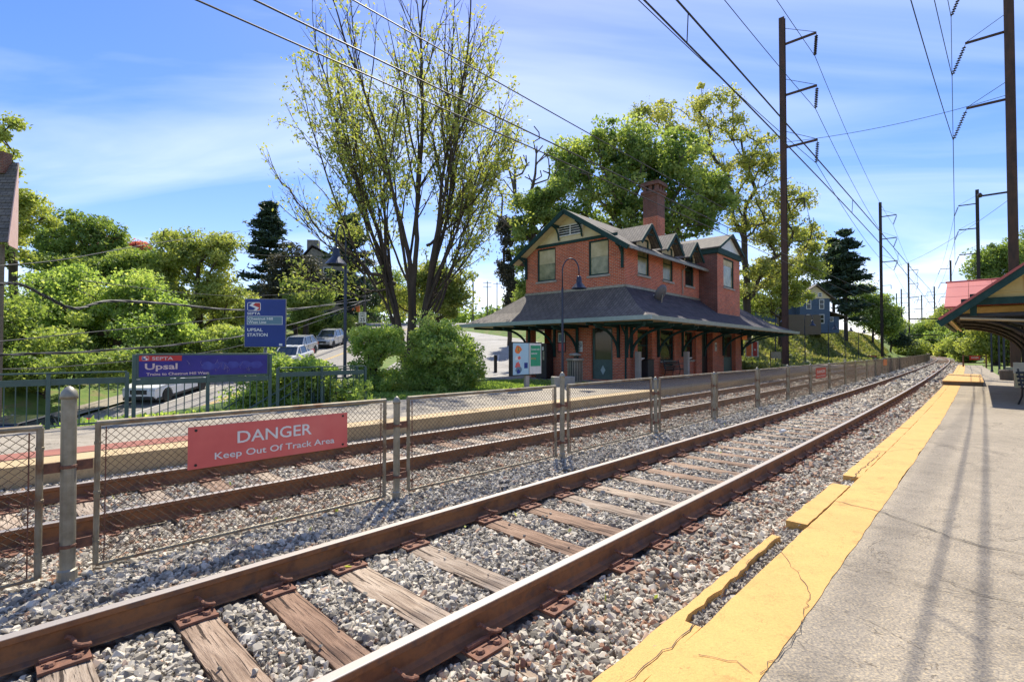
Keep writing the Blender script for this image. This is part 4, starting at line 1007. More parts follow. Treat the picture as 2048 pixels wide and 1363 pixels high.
# dormers
for i, s0 in enumerate(dorm):
    hw, zf, za, yo = 1.02, 6.66, 7.62, -.42; bb = (za-6.22)/RS-.5
    d = MB().prism([(s0-.72, -.01, 6.42), (s0-.72, -.01, zf+.12), (s0, -.01, za-.16), (s0+.72, -.01, zf+.12), (s0+.72, -.01, 6.42), (s0+dw, -.01, 6.42), (s0+dw, -.01, 6.95), (s0-dw, -.01, 6.95), (s0-dw, -.01, 6.42)], (0, .12, 0)).build('dormer', MT['cream'], stn)
    MB().box(s0-.78, s0-.66, .0, 1.2, 6.42, zf+.1).box(s0+.66, s0+.78, .0, 1.2, 6.42, zf+.1).build('dormer_cheek', MT['shingle'], d)
    for sg_ in (-1, 1):
        MB().prism([(s0, yo, za), (s0+sg_*hw, yo, zf), (s0+sg_*hw, (zf-6.22)/RS-.5+.1, zf), (s0, bb+.15, za)], (0, 0, -.07)).build('dormer_roof', MT['shingle'], d)
        MB().bar((s0, yo-.03, za-.06), (s0+sg_*(hw+.02), yo-.03, zf-.09), .17, .05, (0, 1, 0)).build('bargeboard', MT['green'], d)
    MB().box(s0-.36, s0+.36, -.36, -.30, 7.08, 7.14).build('collar_tie', MT['green'], d)
# tower
TA, TB, TY = 8.75, 12.62, -1.07
wx = (9.75, 11.55, 5.26, 7.0); m = MB(); TT = lambda x, y, z: (x, TY+y, z)
holed(m, TA, TB, 3.4, 7.12, [wx], TT); m.quad((TB, TY, 3.4), (TB, 3, 3.4), (TB, 3, 7.12), (TB, TY, 7.12)); tw = m.build('tower', MT['brick'], stn)
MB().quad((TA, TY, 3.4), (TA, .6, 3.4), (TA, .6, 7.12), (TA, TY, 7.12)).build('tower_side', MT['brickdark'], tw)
window(stn, TT, *wx, blind=.2, sashes=False, fr=.08)
MB().box(TA-.10, TB+.10, TY-.10, 2.9, 7.10, 7.46).build('cornice', MT['green'], tw, bevel=.03)
ym = (TA+TB)/2
MB().prism([(TA+.12, TY-.06, 7.46), (TB-.12, TY-.06, 7.46), (ym, TY-.06, 8.36)], (0, .05, 0)).build('pediment', MT['white'], tw)
for sg_ in (-1, 1):
    MB().prism([(ym, TY-.22, 8.50), (ym+sg_*2.12, TY-.22, 7.46), (ym+sg_*2.12, 3.2, 7.46), (ym, 3.2, 8.50)], (0, 0, -.07)).build('tower_roof', MT['shingle'], tw)
    MB().bar((ym, TY-.25, 8.44), (ym+sg_*2.14, TY-.25, 7.40), .15, .05, (0, 1, 0)).build('bargeboard', MT['green'], tw)
# chimney
hx, hy = 9.3, 3.1
c = MB().box(hx-.5, hx+.5, hy-.5, hy+.5, 7.6, 9.95).build('chimney', MT['brick'], stn)
m = MB().box(hx-.5, hx+.5, hy-.5, hy+.5, 9.95, 11.3)
for z0, z1, e in ((11.3, 11.45, .06), (11.45, 11.6, .12), (11.95, 12.1, .14), (12.1, 12.2, .08)): m.box(hx-.5-e, hx+.5+e, hy-.5-e, hy+.5+e, z0, z1)
for ax_, ay_ in ((-.5, -.5), (.28, -.5), (-.5, .28), (.28, .28), (-.11, -.5), (-.5, -.11), (-.11, .28), (.28, -.11)): m.box(hx+ax_, hx+ax_+.22, hy+ay_, hy+ay_+.22, 11.6, 11.95)
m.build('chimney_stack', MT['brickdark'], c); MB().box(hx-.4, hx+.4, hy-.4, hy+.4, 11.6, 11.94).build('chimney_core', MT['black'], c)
# canopy (pent) roof all round
E0, E1, EB, ER = -2.4, 21.2, -2.4, 8.4
ze, zm = 2.86, 3.42
top = [(0, 0, ZT), (15.5, 0, ZT), (15.5, BW, ZT), (0, BW, ZT)]
mid_ = [(-1.35, -1.35, zm), (18.2, -1.35, zm), (18.2, BW+1.35, zm), (-1.35, BW+1.35, zm)]
eav = [(E0, EB, ze), (E1, EB, ze), (E1, ER, ze), (E0, ER, ze)]
cr_ = []
for k in range(4):
    j = (k+1) % 4
    m = MB(); m.prism([top[k], mid_[k], mid_[j], top[j]], (0, 0, -.09)); m.prism([mid_[k], eav[k], eav[j], mid_[j]], (0, 0, -.09))
    cr_.append(m.build('canopy_roof', MT['shingledark'] if k != 3 else MT['shingle'], stn))  # shade painted in: dark shingle except on the lighter, sunlit left slope
MB().quad((BL, 0, ZT-.01), (15.5, 0, ZT-.01), (15.5, BW, ZT-.01), (BL, BW, ZT-.01)).build('roof_deck', MT['shingledark'], stn)
MB().bar((-.03, -.03, ZT+.02), (-.03, BW+.03, ZT+.02), .08, .12).bar((-.03, -.03, ZT+.02), (TA, -.03, ZT+.02), .08, .12).build('flashing', MT['galv'], stn)
for k in range(4):
    j = (k+1) % 4; a = Vector(eav[k]); b = Vector(eav[j]); d = (b-a).normalized(); nrm = Vector((d.y, -d.x, 0))
    MB().prism([a+nrm*.0+Vector((0, 0, .02)), a+nrm*.14+Vector((0, 0, .02)), a+nrm*.10+Vector((0, 0, -.15)), a+Vector((0, 0, -.15))], b-a+d*.14).build('gutter', MT['gutter'], stn)
# timber soffit and rafters
MB().prism([(E0+.1, EB+.1, 2.70), (E1-.1, EB+.1, 2.70), (E1-.1, ER-.1, 2.70), (E0+.1, ER-.1, 2.70)], (0, 0, .03)).build('soffit', MT['soffit'], stn)
for s0 in np.arange(E0+.6, E1, 1.4): MB().box(s0-.04, s0+.04, EB+.12, -.02, 2.58, 2.69).build('rafter', MT['green'], stn)
for b0 in np.arange(.6, ER, 1.4): MB().box(E0+.12, -.02, b0-.04, b0+.04, 2.58, 2.69).build('rafter', MT['green'], stn)
# ground floor
GL = 15.9
doors = [(fu(1275), fu(1299), .95, 2.5), (fu(1321), fu(1349), .95, 2.55), (fu(1370), fu(1387), .95, 2.55), (fu(1400), fu(1421), .10, 2.55), (fu(1447), fu(1467), .10, 2.55)]
0 and print('doors', doors)
m = MB(); holed(m, 0, GL, .0, 2.72, doors, TF, .25); m.quad((GL, 0, 0), (GL, BW, 0), (GL, BW, 2.72), (GL, 0, 2.72)); m.quad((1.6, BW, 0), (GL, BW, 0), (GL, BW, 2.72), (1.6, BW, 2.72))
m.build('ground_floor_wall', MT['brick'], stn)
for k, (a, b, c, d) in enumerate(doors):
    if k < 3: window(stn, TF, a, b, c, d, blind=0, glass='darkglass', dep=.14)
    elif k == 3: MB().box(a, b, .2, .25, .1, 2.55).build('dark_doorway', MT['black'], stn)
    else:
        o = MB().box(a, b, .12, .2, .1, 1.05).box(a, a+.12, .12, .2, 1.05, 2.55).box(b-.12, b, .12, .2, 1.05, 2.55).box(a+.12, b-.12, .12, .2, 2.4, 2.55).build('door', MT['teal'], stn)
        MB().box(a+.12, b-.12, .15, .17, 1.05, 2.4).build('pane', MT['darkglass'], o)
lw = [(lu(1225), lu(1183), .10, 2.55)]
m = MB(); holed(m, 0, 4.25, 0, 2.72, lw, TL, .25); m.quad((0, 4.25, 0), (2.5, 4.25, 0), (2.5, 4.25, 2.72), (0, 4.25, 2.72)); m.build('end_wall', MT['brick'], stn)
MB().box(0, .4, 5.6, BW, 0, 2.72).build('corner_pier', MT['brick'], stn)
a, b, c, d = lw[0]
o = MB().box(.10, .16, a, b, .1, 1.05).box(.10, .16, a, a+.12, 1.05, 2.55).box(.10, .16, b-.12, b, 1.05, 2.55).build('tall_window', MT['teal'], stn); MB().box(.13, .15, a+.12, b-.12, 1.05, 2.55).build('pane', MT['darkglass'], o)
MB().prism([(.09, (a+b)/2-.13, .55), (.09, (a+b)/2, .78), (.09, (a+b)/2+.13, .55), (.09, (a+b)/2, .32)], (.01, 0, 0)).build('diamond_panel', MT['gutter'], o)
pier_u = [(1299, 1313), (1387.5, 1399), (1421, 1430), (1467, 1479)]
for a, b in pier_u: MB().box(fu(a), fu(b), -.14, -.001, 0, 2.69).build('pilaster', MT['brick'], stn)
MB().box(-.02, .55, -.14, -.001, 0, 2.69).build('pilaster', MT['brick'], stn)
def bracket(x, y, dx_, dy_, L=1.9, zb=1.25):
    m = MB(); w_ = .055; P = lambda r_, z: (x+dx_*r_, y+dy_*r_, z)
    m.bar(P(.07, zb-.1), P(.07, 2.58), .11, .11); m.bar(P(.02, 2.60), P(L+.2, 2.60), .10, .12)
    pts = [P(L*sin(a)*1.0+.08, zb+(2.56-zb)*(1-cos(a))) for a in np.linspace(0, pi/2, 9)]
    pts = [P(.08+L*(1-cos(a)), zb+(2.52-zb)*sin(a)) for a in np.linspace(0, pi/2, 10)]
    m.tube(pts, .062, 6); m.build('canopy_bracket', MT['green'], stn)
for s0 in (.25, 3.0, 5.9, 9.0, 12.1, GL-.2): bracket(s0, -.14, 0, -1)
for b0 in (.3, 2.6, 4.0, 5.7): bracket(-.01, b0, -1, 0)
bracket(-.05, -.1, -.707, -.707, 2.5); bracket(GL+.01, .1, .707, -.707, 3.2, 1.0)
for b0 in (.4, 3, 5.7): bracket(GL+.01, b0, 1, 0, 3.6, .9)
MB().tube([(-.30, .02, 2.65), (-.12, -.10, 2.2), (-.12, -.10, .1)], .045, 8).build('downpipe', MT['green'], stn)
MB().tube([(-.1, 2.55, 2.65), (-.1, 2.55, .1)], .045, 8).build('downpipe', MT['green'], stn)
MB().tube([(BL*.5, -.3, 6.1), (BL*.5+.01, -.06, 5.9), (BL*.5+.01, -.06, 4.6)], .03, 6).build('conduit', MT['galv'], stn)
# satellite dish on the canopy roof
p = Vector((CX, CY, 0)) + bt_*1.9 + bn*(-.9)
dz = thing('satellite_dish', 'small grey satellite dish standing on the dark canopy roof under the first dormer window', 'satellite dish', (p.x, p.y, 3.75), radians(210))
MB().lathe([(.02, -.06), (.16, -.045), (.28, .0), (.36, .07), (.355, .08), (.27, .015), (.15, -.03), (.01, -.045)], 20).build('dish', MT['dishgrey'], dz, smooth=True).matrix_local = Matrix.Translation((0, 0, .45)) @ Matrix.Rotation(radians(62), 4, 'X') @ Matrix.Diagonal((1, 1.2, 1, 1))
MB().tube([(0, 0, 0), (0, .05, .35), (0, 0, .45)], .025, 8).tube([(0, 0, .25), (0, -.42, .40)], .012, 6).build('mast', MT['galv'], dz)
MB().box(-.05, .05, -.48, -.40, .38, .44).build('feed_horn', MT['white'], dz)
# things on and around the station
def at_front(s, b, z=0): return Vector((CX, CY, z)) + bt_*s + bn*b
def wall_sign(name, label, s, b, z, W, H, face='front'):
    rot = pi/2-BH if face == 'front' else -BH
    return thing(name, label, 'sign', at_front(s, b, z), rot)
def no_smoking(label, s, b, z, face):
    r = wall_sign('no_smoking_sign', label, s, b, z, .3, .5, face)
    plate('sign_plate', MT['white'], r, -.16, .16, -.26, .26, -.01, 0)
    m = MB(); m.tube([(.105*cos(a), -.014, .07+.105*sin(a)) for a in np.linspace(0, 2*pi, 21)], .011, 4); m.tube([(-.075, -.014, .145), (.075, -.014, -.005)], .011, 4); m.build('prohibition_ring', MT['black'], r)
    MB().box(-.07, .07, -.016, -.012, .06, .08).build('cigarette_mark', MT['black'], r)
    lettering('NO', .045, 0, -.12, MT['black'], r, -.014, align='c'); lettering('SMOKING', .045, 0, -.20, MT['black'], r, -.014, align='c', width=.24)
no_smoking('white NO SMOKING sign on the brown brick end wall behind the trash can', -.012, lu(1160), 1.68, 'left')
no_smoking('white NO SMOKING sign beside the dark doorway facing the tracks', fu(1426.5), -.155, 1.72, 'front')
b0 = lu(1124)
r = wall_sign('notice_board', 'tall narrow notice board in green, white and red on the end wall', -.012, b0, 1.9, .4, 1, 'left')
plate('board', MT['black'], r, -.24, .24, -.5, .55, -.03, 0); plate('timetable', MT['white'], r, -.2, .2, 0, .48, -.034, -.031); plate('timetable_print', MT['greyblue'], r, -.16, .16, .05, .4, -.037, -.035); plate('red_notice', MT['signred'], r, -.2, .2, -.45, -.05, -.034, -.031)
tvm = thing('ticket_machine', 'black ticket machine standing at the left corner of the station end wall', 'ticket machine', at_front(-.45, lu(1100)), -BH)
MB().box(-.34, .34, -.3, .3, .08, 1.85).build('cabinet', MT['black'], tvm, bevel=.02); plate('screen', MT['white'], tvm, -.18, .18, 1.5, 1.68, -.31, -.302); plate('button_panel', MT['galv'], tvm, -.22, .05, .95, 1.3, -.31, -.302); plate('card_reader', MT['galv'], tvm, .12, .22, 1.0, 1.45, -.312, -.302)
def trash(label, loc):
    r = thing('trash_can', label, 'trash can', loc); m = MB().lathe([(.30, .1), (.30, .14), (.28, .14), (.28, .1)], 20).lathe([(.34, .98), (.36, 1.0), (.36, 1.06), (.30, 1.08)], 20)
    m.build('rim_band', MT['galv'], r); me = MB().box(-.02, .02, -.006, .006, .12, 1.0).mesh('slat', MT['galv'])
    for k in range(22):
        a = 2*pi*k/22; o = link('slat', me, r, (.31*cos(a), .31*sin(a), 0)); o.rotation_euler = (0, 0, a+pi/2)
    MB().lathe([(.27, .12), (.27, 1.0)], 16).build('liner', MT['black'], r); MB().lathe([(.05, 1.08), (.05, 1.16), (.25, 1.18), (.27, 1.22), (.2, 1.28), (.02, 1.30)], 18).build('lid', MT['galv'], r, smooth=True); return r
p = px(1150, 700, 20.9); trash('grey slatted trash can with a domed lid, right of the lamp by the station end', (p.x, p.y, .08))
cb_ = thing('concrete_block', 'low concrete block at the foot of the lamp before the station end', 'concrete block', (px(1125, 700, 19.9).x, 19.9, .08), radians(10)); MB().box(-.42, .42, -.3, .2, 0, .38).build('block', MT['concrete'], cb_, bevel=.02)
def fountain(label, u, y):
    r = thing('drinking_fountain', label, 'drinking fountain', (px(u, 700, y).x, y, .08), pi/2-BH+radians(180))
    MB().box(-.11, .11, -.12, .12, 0, 1.35).build('pedestal', MT['concrete'], r, bevel=.02); MB().lathe([(.03, 0), (.05, .06), (.17, .12), (.19, .16), (.15, .14), (.02, .12)], 14, (-.25, 0, .9)).build('bowl', MT['white'], r, smooth=True)
    MB().tube([(-.1, 0, 1.2), (-.16, 0, 1.28), (-.2, 0, 1.2), (-.2, 0, 1.1)], .015, 6).build('spout', MT['galv'], r)
    MB().box(-.115, -.111, -.08, .08, .3, .7).build('blue_label', MT['signblue'], r)
fountain('pale drinking fountain at the corner pier of the station, left of the green bench', 1276, 23.3); fountain('pale drinking fountain in front of the green bench', 1373, 25.3)
def bench(label, loc, rot, n=6, L=1.9, mat='green'):
    r = thing('bench', label, 'bench', loc, rot)
    me = MB().box(-L/2, L/2, -.03, .03, -.012, .012).mesh('slat', MT[mat])
    for k in range(5): link('slat', me, r, (0, -.20+.085*k, .44))
    for k in range(4): o = link('slat', me, r, (0, .22+.02*k, .52+.10*k)); o.rotation_euler = (radians(78), 0, 0)
    for x in (-L/2+.06, L/2-.06):
        m = MB(); m.tube([(x, -.26, 0), (x, -.2, .22), (x, -.24, .43)], .022, 6); m.tube([(x, .30, 0), (x, .2, .22), (x, .18, .43), (x, .30, .92)], .022, 6); m.tube([(x, -.24, .43), (x, .2, .42)], .02, 6)
        m.tube([(x, .24, .70), (x, .0, .71), (x, -.22, .68), (x, -.29, .60), (x, -.26, .50), (x, -.22, .44)], .02, 6); m.build('end_frame', MT['black'], r)
    return r
bench('green bench against the station front between the two drinking fountains', at_front(4.3, -.55, .08), pi/2-BH)
b_ = thing('bin', 'dark grey box bin beside the left drinking fountain', 'bin', at_front(1.4, -.35, .08), pi/2-BH); MB().box(-.3, .3, -.25, .2, 0, .95).build('body', MT['plastic'], b_, bevel=.02); MB().box(-.32, .32, -.27, .22, .95, 1.0).build('lid', MT['black'], b_)
o_ = thing('station_name_sign', 'small orange sign hanging under the right end of the canopy', 'sign', at_front(fu(1489, -1.2), -1.2, 2.35), pi/2-BH); plate('sign_plate', MT['orange'], o_, -.45, .45, -.18, .16, -.02, .02); MB().box(-.40, -.38, -.01, .01, .16, .36).box(.38, .40, -.01, .01, .16, .36).build('hanger', MT['black'], o_)
# poster stand left of the station
a = px(1025, 751, 17.6); b = px(1083, 738, 19.0)
ps = thing('poster_stand', 'free-standing case with a pale blue illustrated poster and a green poster, left of the station', 'poster stand', (a.x, a.y, 0), atan2(b.y-a.y, b.x-a.x)); L = hypot(b.x-a.x, b.y-a.y); z0, z1 = .62, 1.74
0 and print('poster', L)
MB().box(-.06, L+.03, 0, .12, z0-.04, z1+.04).build('case', MT['black'], ps); MB().box(L*.45, L*.58, .02, .1, .0, z0-.04).build('post', MT['concrete'], ps)
m1_ = M('poster_pale_blue', (.36, .58, .70), (.45, .66, .74), 3, .4); m2_ = M('poster_green', (.02, .30, .15), (.03, .34, .19), 3, .4)
plate('blue_poster', m1_, ps, .02, L*.54, z0, z1, -.006, -.001); plate('white_poster', MT['white'], ps, L*.56, L*.985, z0, z1, -.006, -.001); plate('green_print', m2_, ps, L*.60, L*.96, z0+.28, z1-.08, -.009, -.0065)
for k, (cx, cz, rr_, mt_) in enumerate(((.17, .80, .15, 'orange'), (.17, .80, .07, 'roadyellow'), (.14, .52, .10, 'white'), (.20, .53, .07, 'signred'), (.15, .30, .13, 'signred'), (.17, .13, .15, 'greyblue'), (.17, .10, .08, 'signblue'))):
    q_ = random.Random(k); poly2('poster_artwork', MT[mt_], ps, [(cx*L*1.1+rr_*cos(t)*L*.75*q_.uniform(.6, 1.2), z0+cz*(z1-z0)+rr_*sin(t)*q_.uniform(.6, 1.2)) for t in np.linspace(0, 2*pi, 15)[:-1]], -.0075-.0006*k, .0005)
poly2('poster_artwork', MT['black'], ps, [(.17*L, z1-.28), (.19*L, z1-.28), (.18*L, z1-.10)], -.012, .001)
plate('poster_text_block', MT['signblue'], ps, L*.38, L*.50, z0+.22, z0+.42, -.009, -.0065)
lettering('Connect with', .075, L*.615, z1-.25, MT['letter'], ps, -.011, width=L*.30); lettering('customer', .075, L*.615, z1-.40, MT['letter'], ps, -.011, width=L*.22); lettering('energy', .075, L*.615, z1-.58, MT['roadyellow'], ps, -.011, width=L*.18)
bo = thing('bollard', 'slim black bollard at the edge of the parking lot left of the station', 'bollard', (px(991, 748, 33).x, 33, .0)); MB().lathe([(.11, 0), (.11, 1.15), (.08, 1.2)], 12).build('shaft', MT['black'], bo)
# signs beyond the station
for (u, y, lab, c1, c2) in ((1504, 40, 'red and orange double poster board on a post beyond the canopy', 'orange', 'signdark'),):
    r = thing('poster_board', lab, 'poster board', (px(u, 700, y).x, y, .05), radians(-6)); Wd = 25*y/F
    MB().box(-.05, .05, -.04, .04, 0, .55).build('post', MT['black'], r); z0, z1 = CAMZ-(714-701)*y/F, CAMZ+(701-683)*y/F
    MB().box(-Wd/2, Wd/2, -.04, .04, z0, z1).build('frame', MT['white'], r); plate('left_poster', MT[c1], r, -Wd/2+.05, -.06, z0+.05, z1-.05, -.05, -.042); plate('right_poster', MT[c2], r, .06, Wd/2-.12, z0+.05, z1-.05, -.05, -.042)
    plate('poster_lettering', MT['letter'], r, .16, Wd/2-.22, z0+.5, z0+.62, -.056, -.052)
r = thing('notice_stand', 'grey notice stand on two legs between the poster board and the tall steel pole', 'notice stand', (px(1552, 700, 38.5).x, 38.5, .05), radians(-6))
MB().box(-.42, -.38, -.03, .03, 0, 1.4).box(.38, .42, -.03, .03, 0, 1.4).box(-.42, .42, -.03, .03, .1, .16).build('legs', MT['black'], r); plate('notice', MT['galv'], r, -.37, .37, .85, 1.35, -.02, .02)
# ------------------------------------------------------------------ catenary poles
def hbeam(m, h, w, d, t=.05, z0=-.5):
    m.box(-w/2, w/2, -d/2, -d/2+t, z0, h); m.box(-w/2, w/2, d/2-t, d/2, z0, h); m.box(-t/2, t/2, -d/2+t, d/2-t, z0, h)
def cat_pole(label, x, y, h, arms, side, w=.5, mat='poledark', rot=0, base=0, ins=1.75, slant=0, group='catenary poles along the line', parts=True, L=2.5):
    r = thing('catenary_pole', label, 'catenary pole', (x, y, base), rot, group)
    m = MB(); hbeam(m, h, w, w*.9, w*.09); m.build('shaft', MT[mat], r)
    MB().box(-.55, .55, -.55, .55, -.4, .25).build('footing', MT['concrete'], r)
    tips = []
    for z in arms:
        z -= base; e = side*L
        MB().bar((0, 0, z), (e, 0, z+.02), .13, .16).build('arm', MT[mat], r); MB().tube([(side*.2, 0, z+1.35), (e*.96, 0, z+.12)], .022, 5).build('stay', MT['cable'], r)
        m = MB(); n = 11; bx, bz = e, z-.12
        tx, tz = e+slant*ins*.35, bz-ins*(1-.06*abs(slant)); m.tube([(bx, 0, bz), (tx, 0, tz)], .03, 5)
        for k in range(n):
            f = (k+1)/(n+1); m.lathe([(.03, .05), (.13, .01), (.135, -.015), (.03, -.02)], 10, (bx+(tx-bx)*f, 0, bz+(tz-bz)*f))
        m.build('insulator_string', MT['insul'], r)
        tips.append(r.matrix_basis @ Vector((tx, 0, tz)))
    bpy.context.view_layer.update()
    M4 = Matrix.Translation(r.location) @ Matrix.Rotation(rot, 4, 'Z')
    return r, [M4 @ Vector((e+slant*ins*.35, 0, z-base-.12-ins*(1-.06*abs(slant)))) for z in arms for e in (side*L,)]
# arms reach across the tracks; local +X of a pole points to the right-hand side of the line
def pole_rot(y_guess): return 0
def tan_at(x, y):
    s, q = SQ(x, y); return float(s[0]), float(q[0])
LP = [(22.7, 42.0, 29.4), (70.6, 96.5, 29.9), (126.5, 161, 29.5), (175, 227, 29.3), (204, 268, 32)]
RP = [(37.8, 38.0, 33.0), (81.0, 87.6, 29.5), (136.5, 157.0, 29.6), (184, 220, 29.5), (206, 254, 29.6)]
LL = ['tall rusty H-section catenary pole at the right end of the station canopy', 'second catenary pole on the left of the line, above the grassy bank', 'third catenary pole on the left of the line, at the mouth of the cutting', 'fourth catenary pole on the left of the line, far down the cutting', 'fifth and farthest catenary pole on the left of the line']
RL = ['tall dark rusty catenary pole behind the platform shelter at the right edge', 'second catenary pole on the right of the line, above the red shelter roof', 'third catenary pole on the right of the line, beyond the end of the platform', 'fourth catenary pole on the right of the line, in the distance', 'fifth and farthest catenary pole on the right of the line']
ltips, rtips = [], []
for i, (x, y, h) in enumerate(LP):
    s, q = tan_at(x, y); arms = [27.1, 22.8, 18.4]
    r, t = cat_pole(LL[i], x, y, h, arms, 1, .43 if i == 0 else .47, 'polerust' if i < 1 else 'poledark', -head(s), slant=-.2 if i == 0 else -.9); ltips.append(t)
    MB().bar((0, 0, 13.9), (1.5, 0, 13.9), .08, .08).tube([(1.5, 0, 13.9), (1.5, 0, 13.2)], .06, 6).build('lower_arm', MT['poledark'], r)
for i, (x, y, h) in enumerate(RP):
    s, q = tan_at(x, y); arms = [30.6, 25.8, 20.6] if i == 0 else [27.1, 22.8, 18.4]
    r, t = cat_pole(RL[i], x, y, h, arms, -1, .56 if i == 0 else .47, 'polerust' if i < 1 else 'poledark', -head(s), ins=2.3 if i == 0 else 1.75, slant=-1.0 if i == 0 else -.9); rtips.append(t)
    if i == 0: MB().bar((0, 0, 13.5), (-1.75, 0, 13.5), .12, .12).build('lower_arm', MT['poledark'], r); MB().lathe([(.12, 0), (.16, .2), (.08, .35)], 8, (-1.8, 0, 13.4)).build('insulator', MT['insul'], r)
# ------------------------------------------------------------------ wires
def sagline(a, b, sag, n=24):
    a, b = Vector(a), Vector(b); return [a.lerp(b, i/n)-Vector((0, 0, 4*sag*(i/n)*(1-i/n))) for i in range(n+1)]
def wire(label, pts, r, group=None, name='overhead_wire', mat='cable'):
    o = MB().tube(pts, r, 5, cap=False).build(name, MT[mat]); return setp(o, label, 'wire', group)
ord_ = ['highest', 'middle', 'lowest']
back_l = Vector((22.7, 42, 0)) - Vector((56, 60, 0)); back_r = Vector((37.8, 38, 0)) - Vector((54, 57, 0))
for k in range(3):
    t0 = ltips[0][k]; b0_ = t0 - Vector((54.5, 57.5, 0)); pts = sagline(b0_, t0, 1.2)
    for i in range(4): pts += sagline(ltips[i][k], ltips[i+1][k], 1.2, 16)[1:]
    wire(f'{ord_[k]} transmission wire hung from the insulators of the left-hand poles', pts, .021)
    t0 = rtips[0][k]; b0_ = t0 - Vector((49, 50, 0)); pts = sagline(b0_, t0, 1.2)
    for i in range(4): pts += sagline(rtips[i][k], rtips[i+1][k], 1.2, 16)[1:]
    wire(f'{ord_[k]} transmission wire hung from the insulators of the right-hand poles', pts, .024)
def linewire(q, zf, s0, s1, step=2): return [TP(s, q(s) if callable(q) else q, zf(s)) for s in np.arange(s0, s1+.1, step)]
SUP = [-32, 57, 128, 215, 300]
def sagz(z0, sag):
    def f(s):
        for a, b in zip(SUP, SUP[1:]):
            if a <= s <= b: t = (s-a)/(b-a); return z0-4*sag*t*(1-t)
        return z0
    return f
track_wires = [('contact wire over the near track', .0, lambda s: 5.60), ('messenger wire over the near track', -.02, sagz(6.85, .86)), ('contact wire over the far track', 3.67, lambda s: 5.5), ('messenger wire over the far track', 3.66, sagz(6.6, .83))]
for lab, q, z in track_wires: wire(lab, linewire(q, z, -20, 290), .0125 if 'contact' in lab else .014)
for (qa, za, qb, zb_, lab) in ((.0, 5.60, -.02, sagz(6.85, .86), 'dropper wire between the two wires over the near track'), (3.67, 5.5, 3.66, sagz(6.6, .83), 'dropper wire between the two wires over the far track')):
    for s in (6.5, 18, 30, 42, 54, 66): wire(['nearest', 'second', 'third', 'fourth', 'fifth', 'farthest'][(6.5, 18, 30, 42, 54, 66).index(s)]+' '+lab, [TP(s, qa, za), TP(s, qb, zb_(s))], .008, lab.replace('dropper wire', 'droppers'), 'dropper_wire')
wire('feeder wire strung above the station roof toward the tall pole', linewire(lambda s: 7.2+ (s+20)*.012, sagz(10.7, 1.3), -20, 57)+[Vector((24.0, 41, 13.2))], .018)
def cross(label, a, b, sag=.5, r=.016): return wire(label, sagline(a, b, sag), r, None, 'span_wire')
cross('span wire from the left tall pole across to the right tall pole', (22.9, 42, 18.9), (37.7, 38, 20.9), .45, .02)
cross('upper span wire between the second pair of poles', (70.8, 96.5, 11.4), (80.8, 87.6, 12.3), .3, .03)
cross('lower span wire between the second pair of poles', (70.8, 96.5, 9.2), (80.8, 87.6, 9.4), .1, .03)
cross('long span wire from the second left pole to the first right pole', (70.8, 96.5, 17.2), (37.7, 38, 13.0), 1.2, .016)
for i in (2,):
    a = Vector((LP[i][0], LP[i][1], 0)); b = Vector((RP[i][0], RP[i][1], 0)); g_ = thing('signal_gantry', 'dark steel gantry beam spanning the line between the third pair of poles', 'gantry', a)
    for z in (11.6, 6.4, 4.9): MB().bar(Vector((0, 0, z)), b-a+Vector((0, 0, z)), .3, .35).build('beam', MT['poledark'], g_)
# ------------------------------------------------------------------ street cables at the left
def cable(label, pts, y0, y1, r=.02, n=1, group=None):
    # control points in photo columns, laid out between the utility pole (far) and the left edge (near)
    P = []; us = [p[0] for p in pts]
    for u, v in pts: t = (u-us[0])/(us[-1]-us[0]); P.append(px(u, v, 1/(1/y0+(1/y1-1/y0)*t)))
    Q = []
    for i in range(len(P)-1):
        a = P[max(i-1, 0)]; b = P[i]; c = P[i+1]; d = P[min(i+2, len(P)-1)]
        for k in range(8):
            t = k/8; Q.append(.5*((2*b)+(c-a)*t+(2*a-5*b+4*c-d)*t*t+(3*b-a-3*c+d)*t**3))
    Q.append(P[-1]); m = MB()
    for k in range(n): m.tube([p+Vector((sin(j*.9+k*2.1)*r*1.2, cos(j*.7+k*2)*r, cos(j*.9+k*2.1)*r*1.2)) if n > 1 else p for j, p in enumerate(Q)], r, 6, cap=False)
    return setp(m.build('utility_cable', MT['cable']), label, 'cable', group)
cable('thick looping bundle of black cables across the left trees', [(-80, 585), (0, 568), (45, 570), (90, 592), (150, 617), (220, 602), (340, 608), (480, 620), (600, 616), (740, 600)], 15, 60, .028, 3)
cable('pale cable rising to the right just above the bundle of black cables', [(-60, 536), (0, 531), (130, 518), (300, 488), (480, 462)], 17, 40, .02)
cable('pale cable just below the bundle of black cables', [(-60, 684), (0, 682), (200, 662), (400, 642), (600, 618), (740, 590)], 15, 60, .02)
cable('twisted cable running just above the blue Upsal board', [(-60, 712), (0, 709), (150, 704), (340, 690), (500, 668), (640, 632), (735, 600)], 14, 60, .024, 2)
cable('lowest cable, passing behind the blue Upsal board', [(-60, 742), (0, 738), (150, 731), (400, 706), (520, 680), (640, 640), (735, 604)], 14, 60, .02)
cable('thin cable drooping past the blue station sign toward the street pole', [(160, 560), (380, 586), (520, 591), (640, 575), (760, 525)], 25, 60, .02)
cable('thin upper cable crossing the dark evergreen', [(440, 500), (560, 512), (700, 508), (760, 500)], 40, 62, .018)
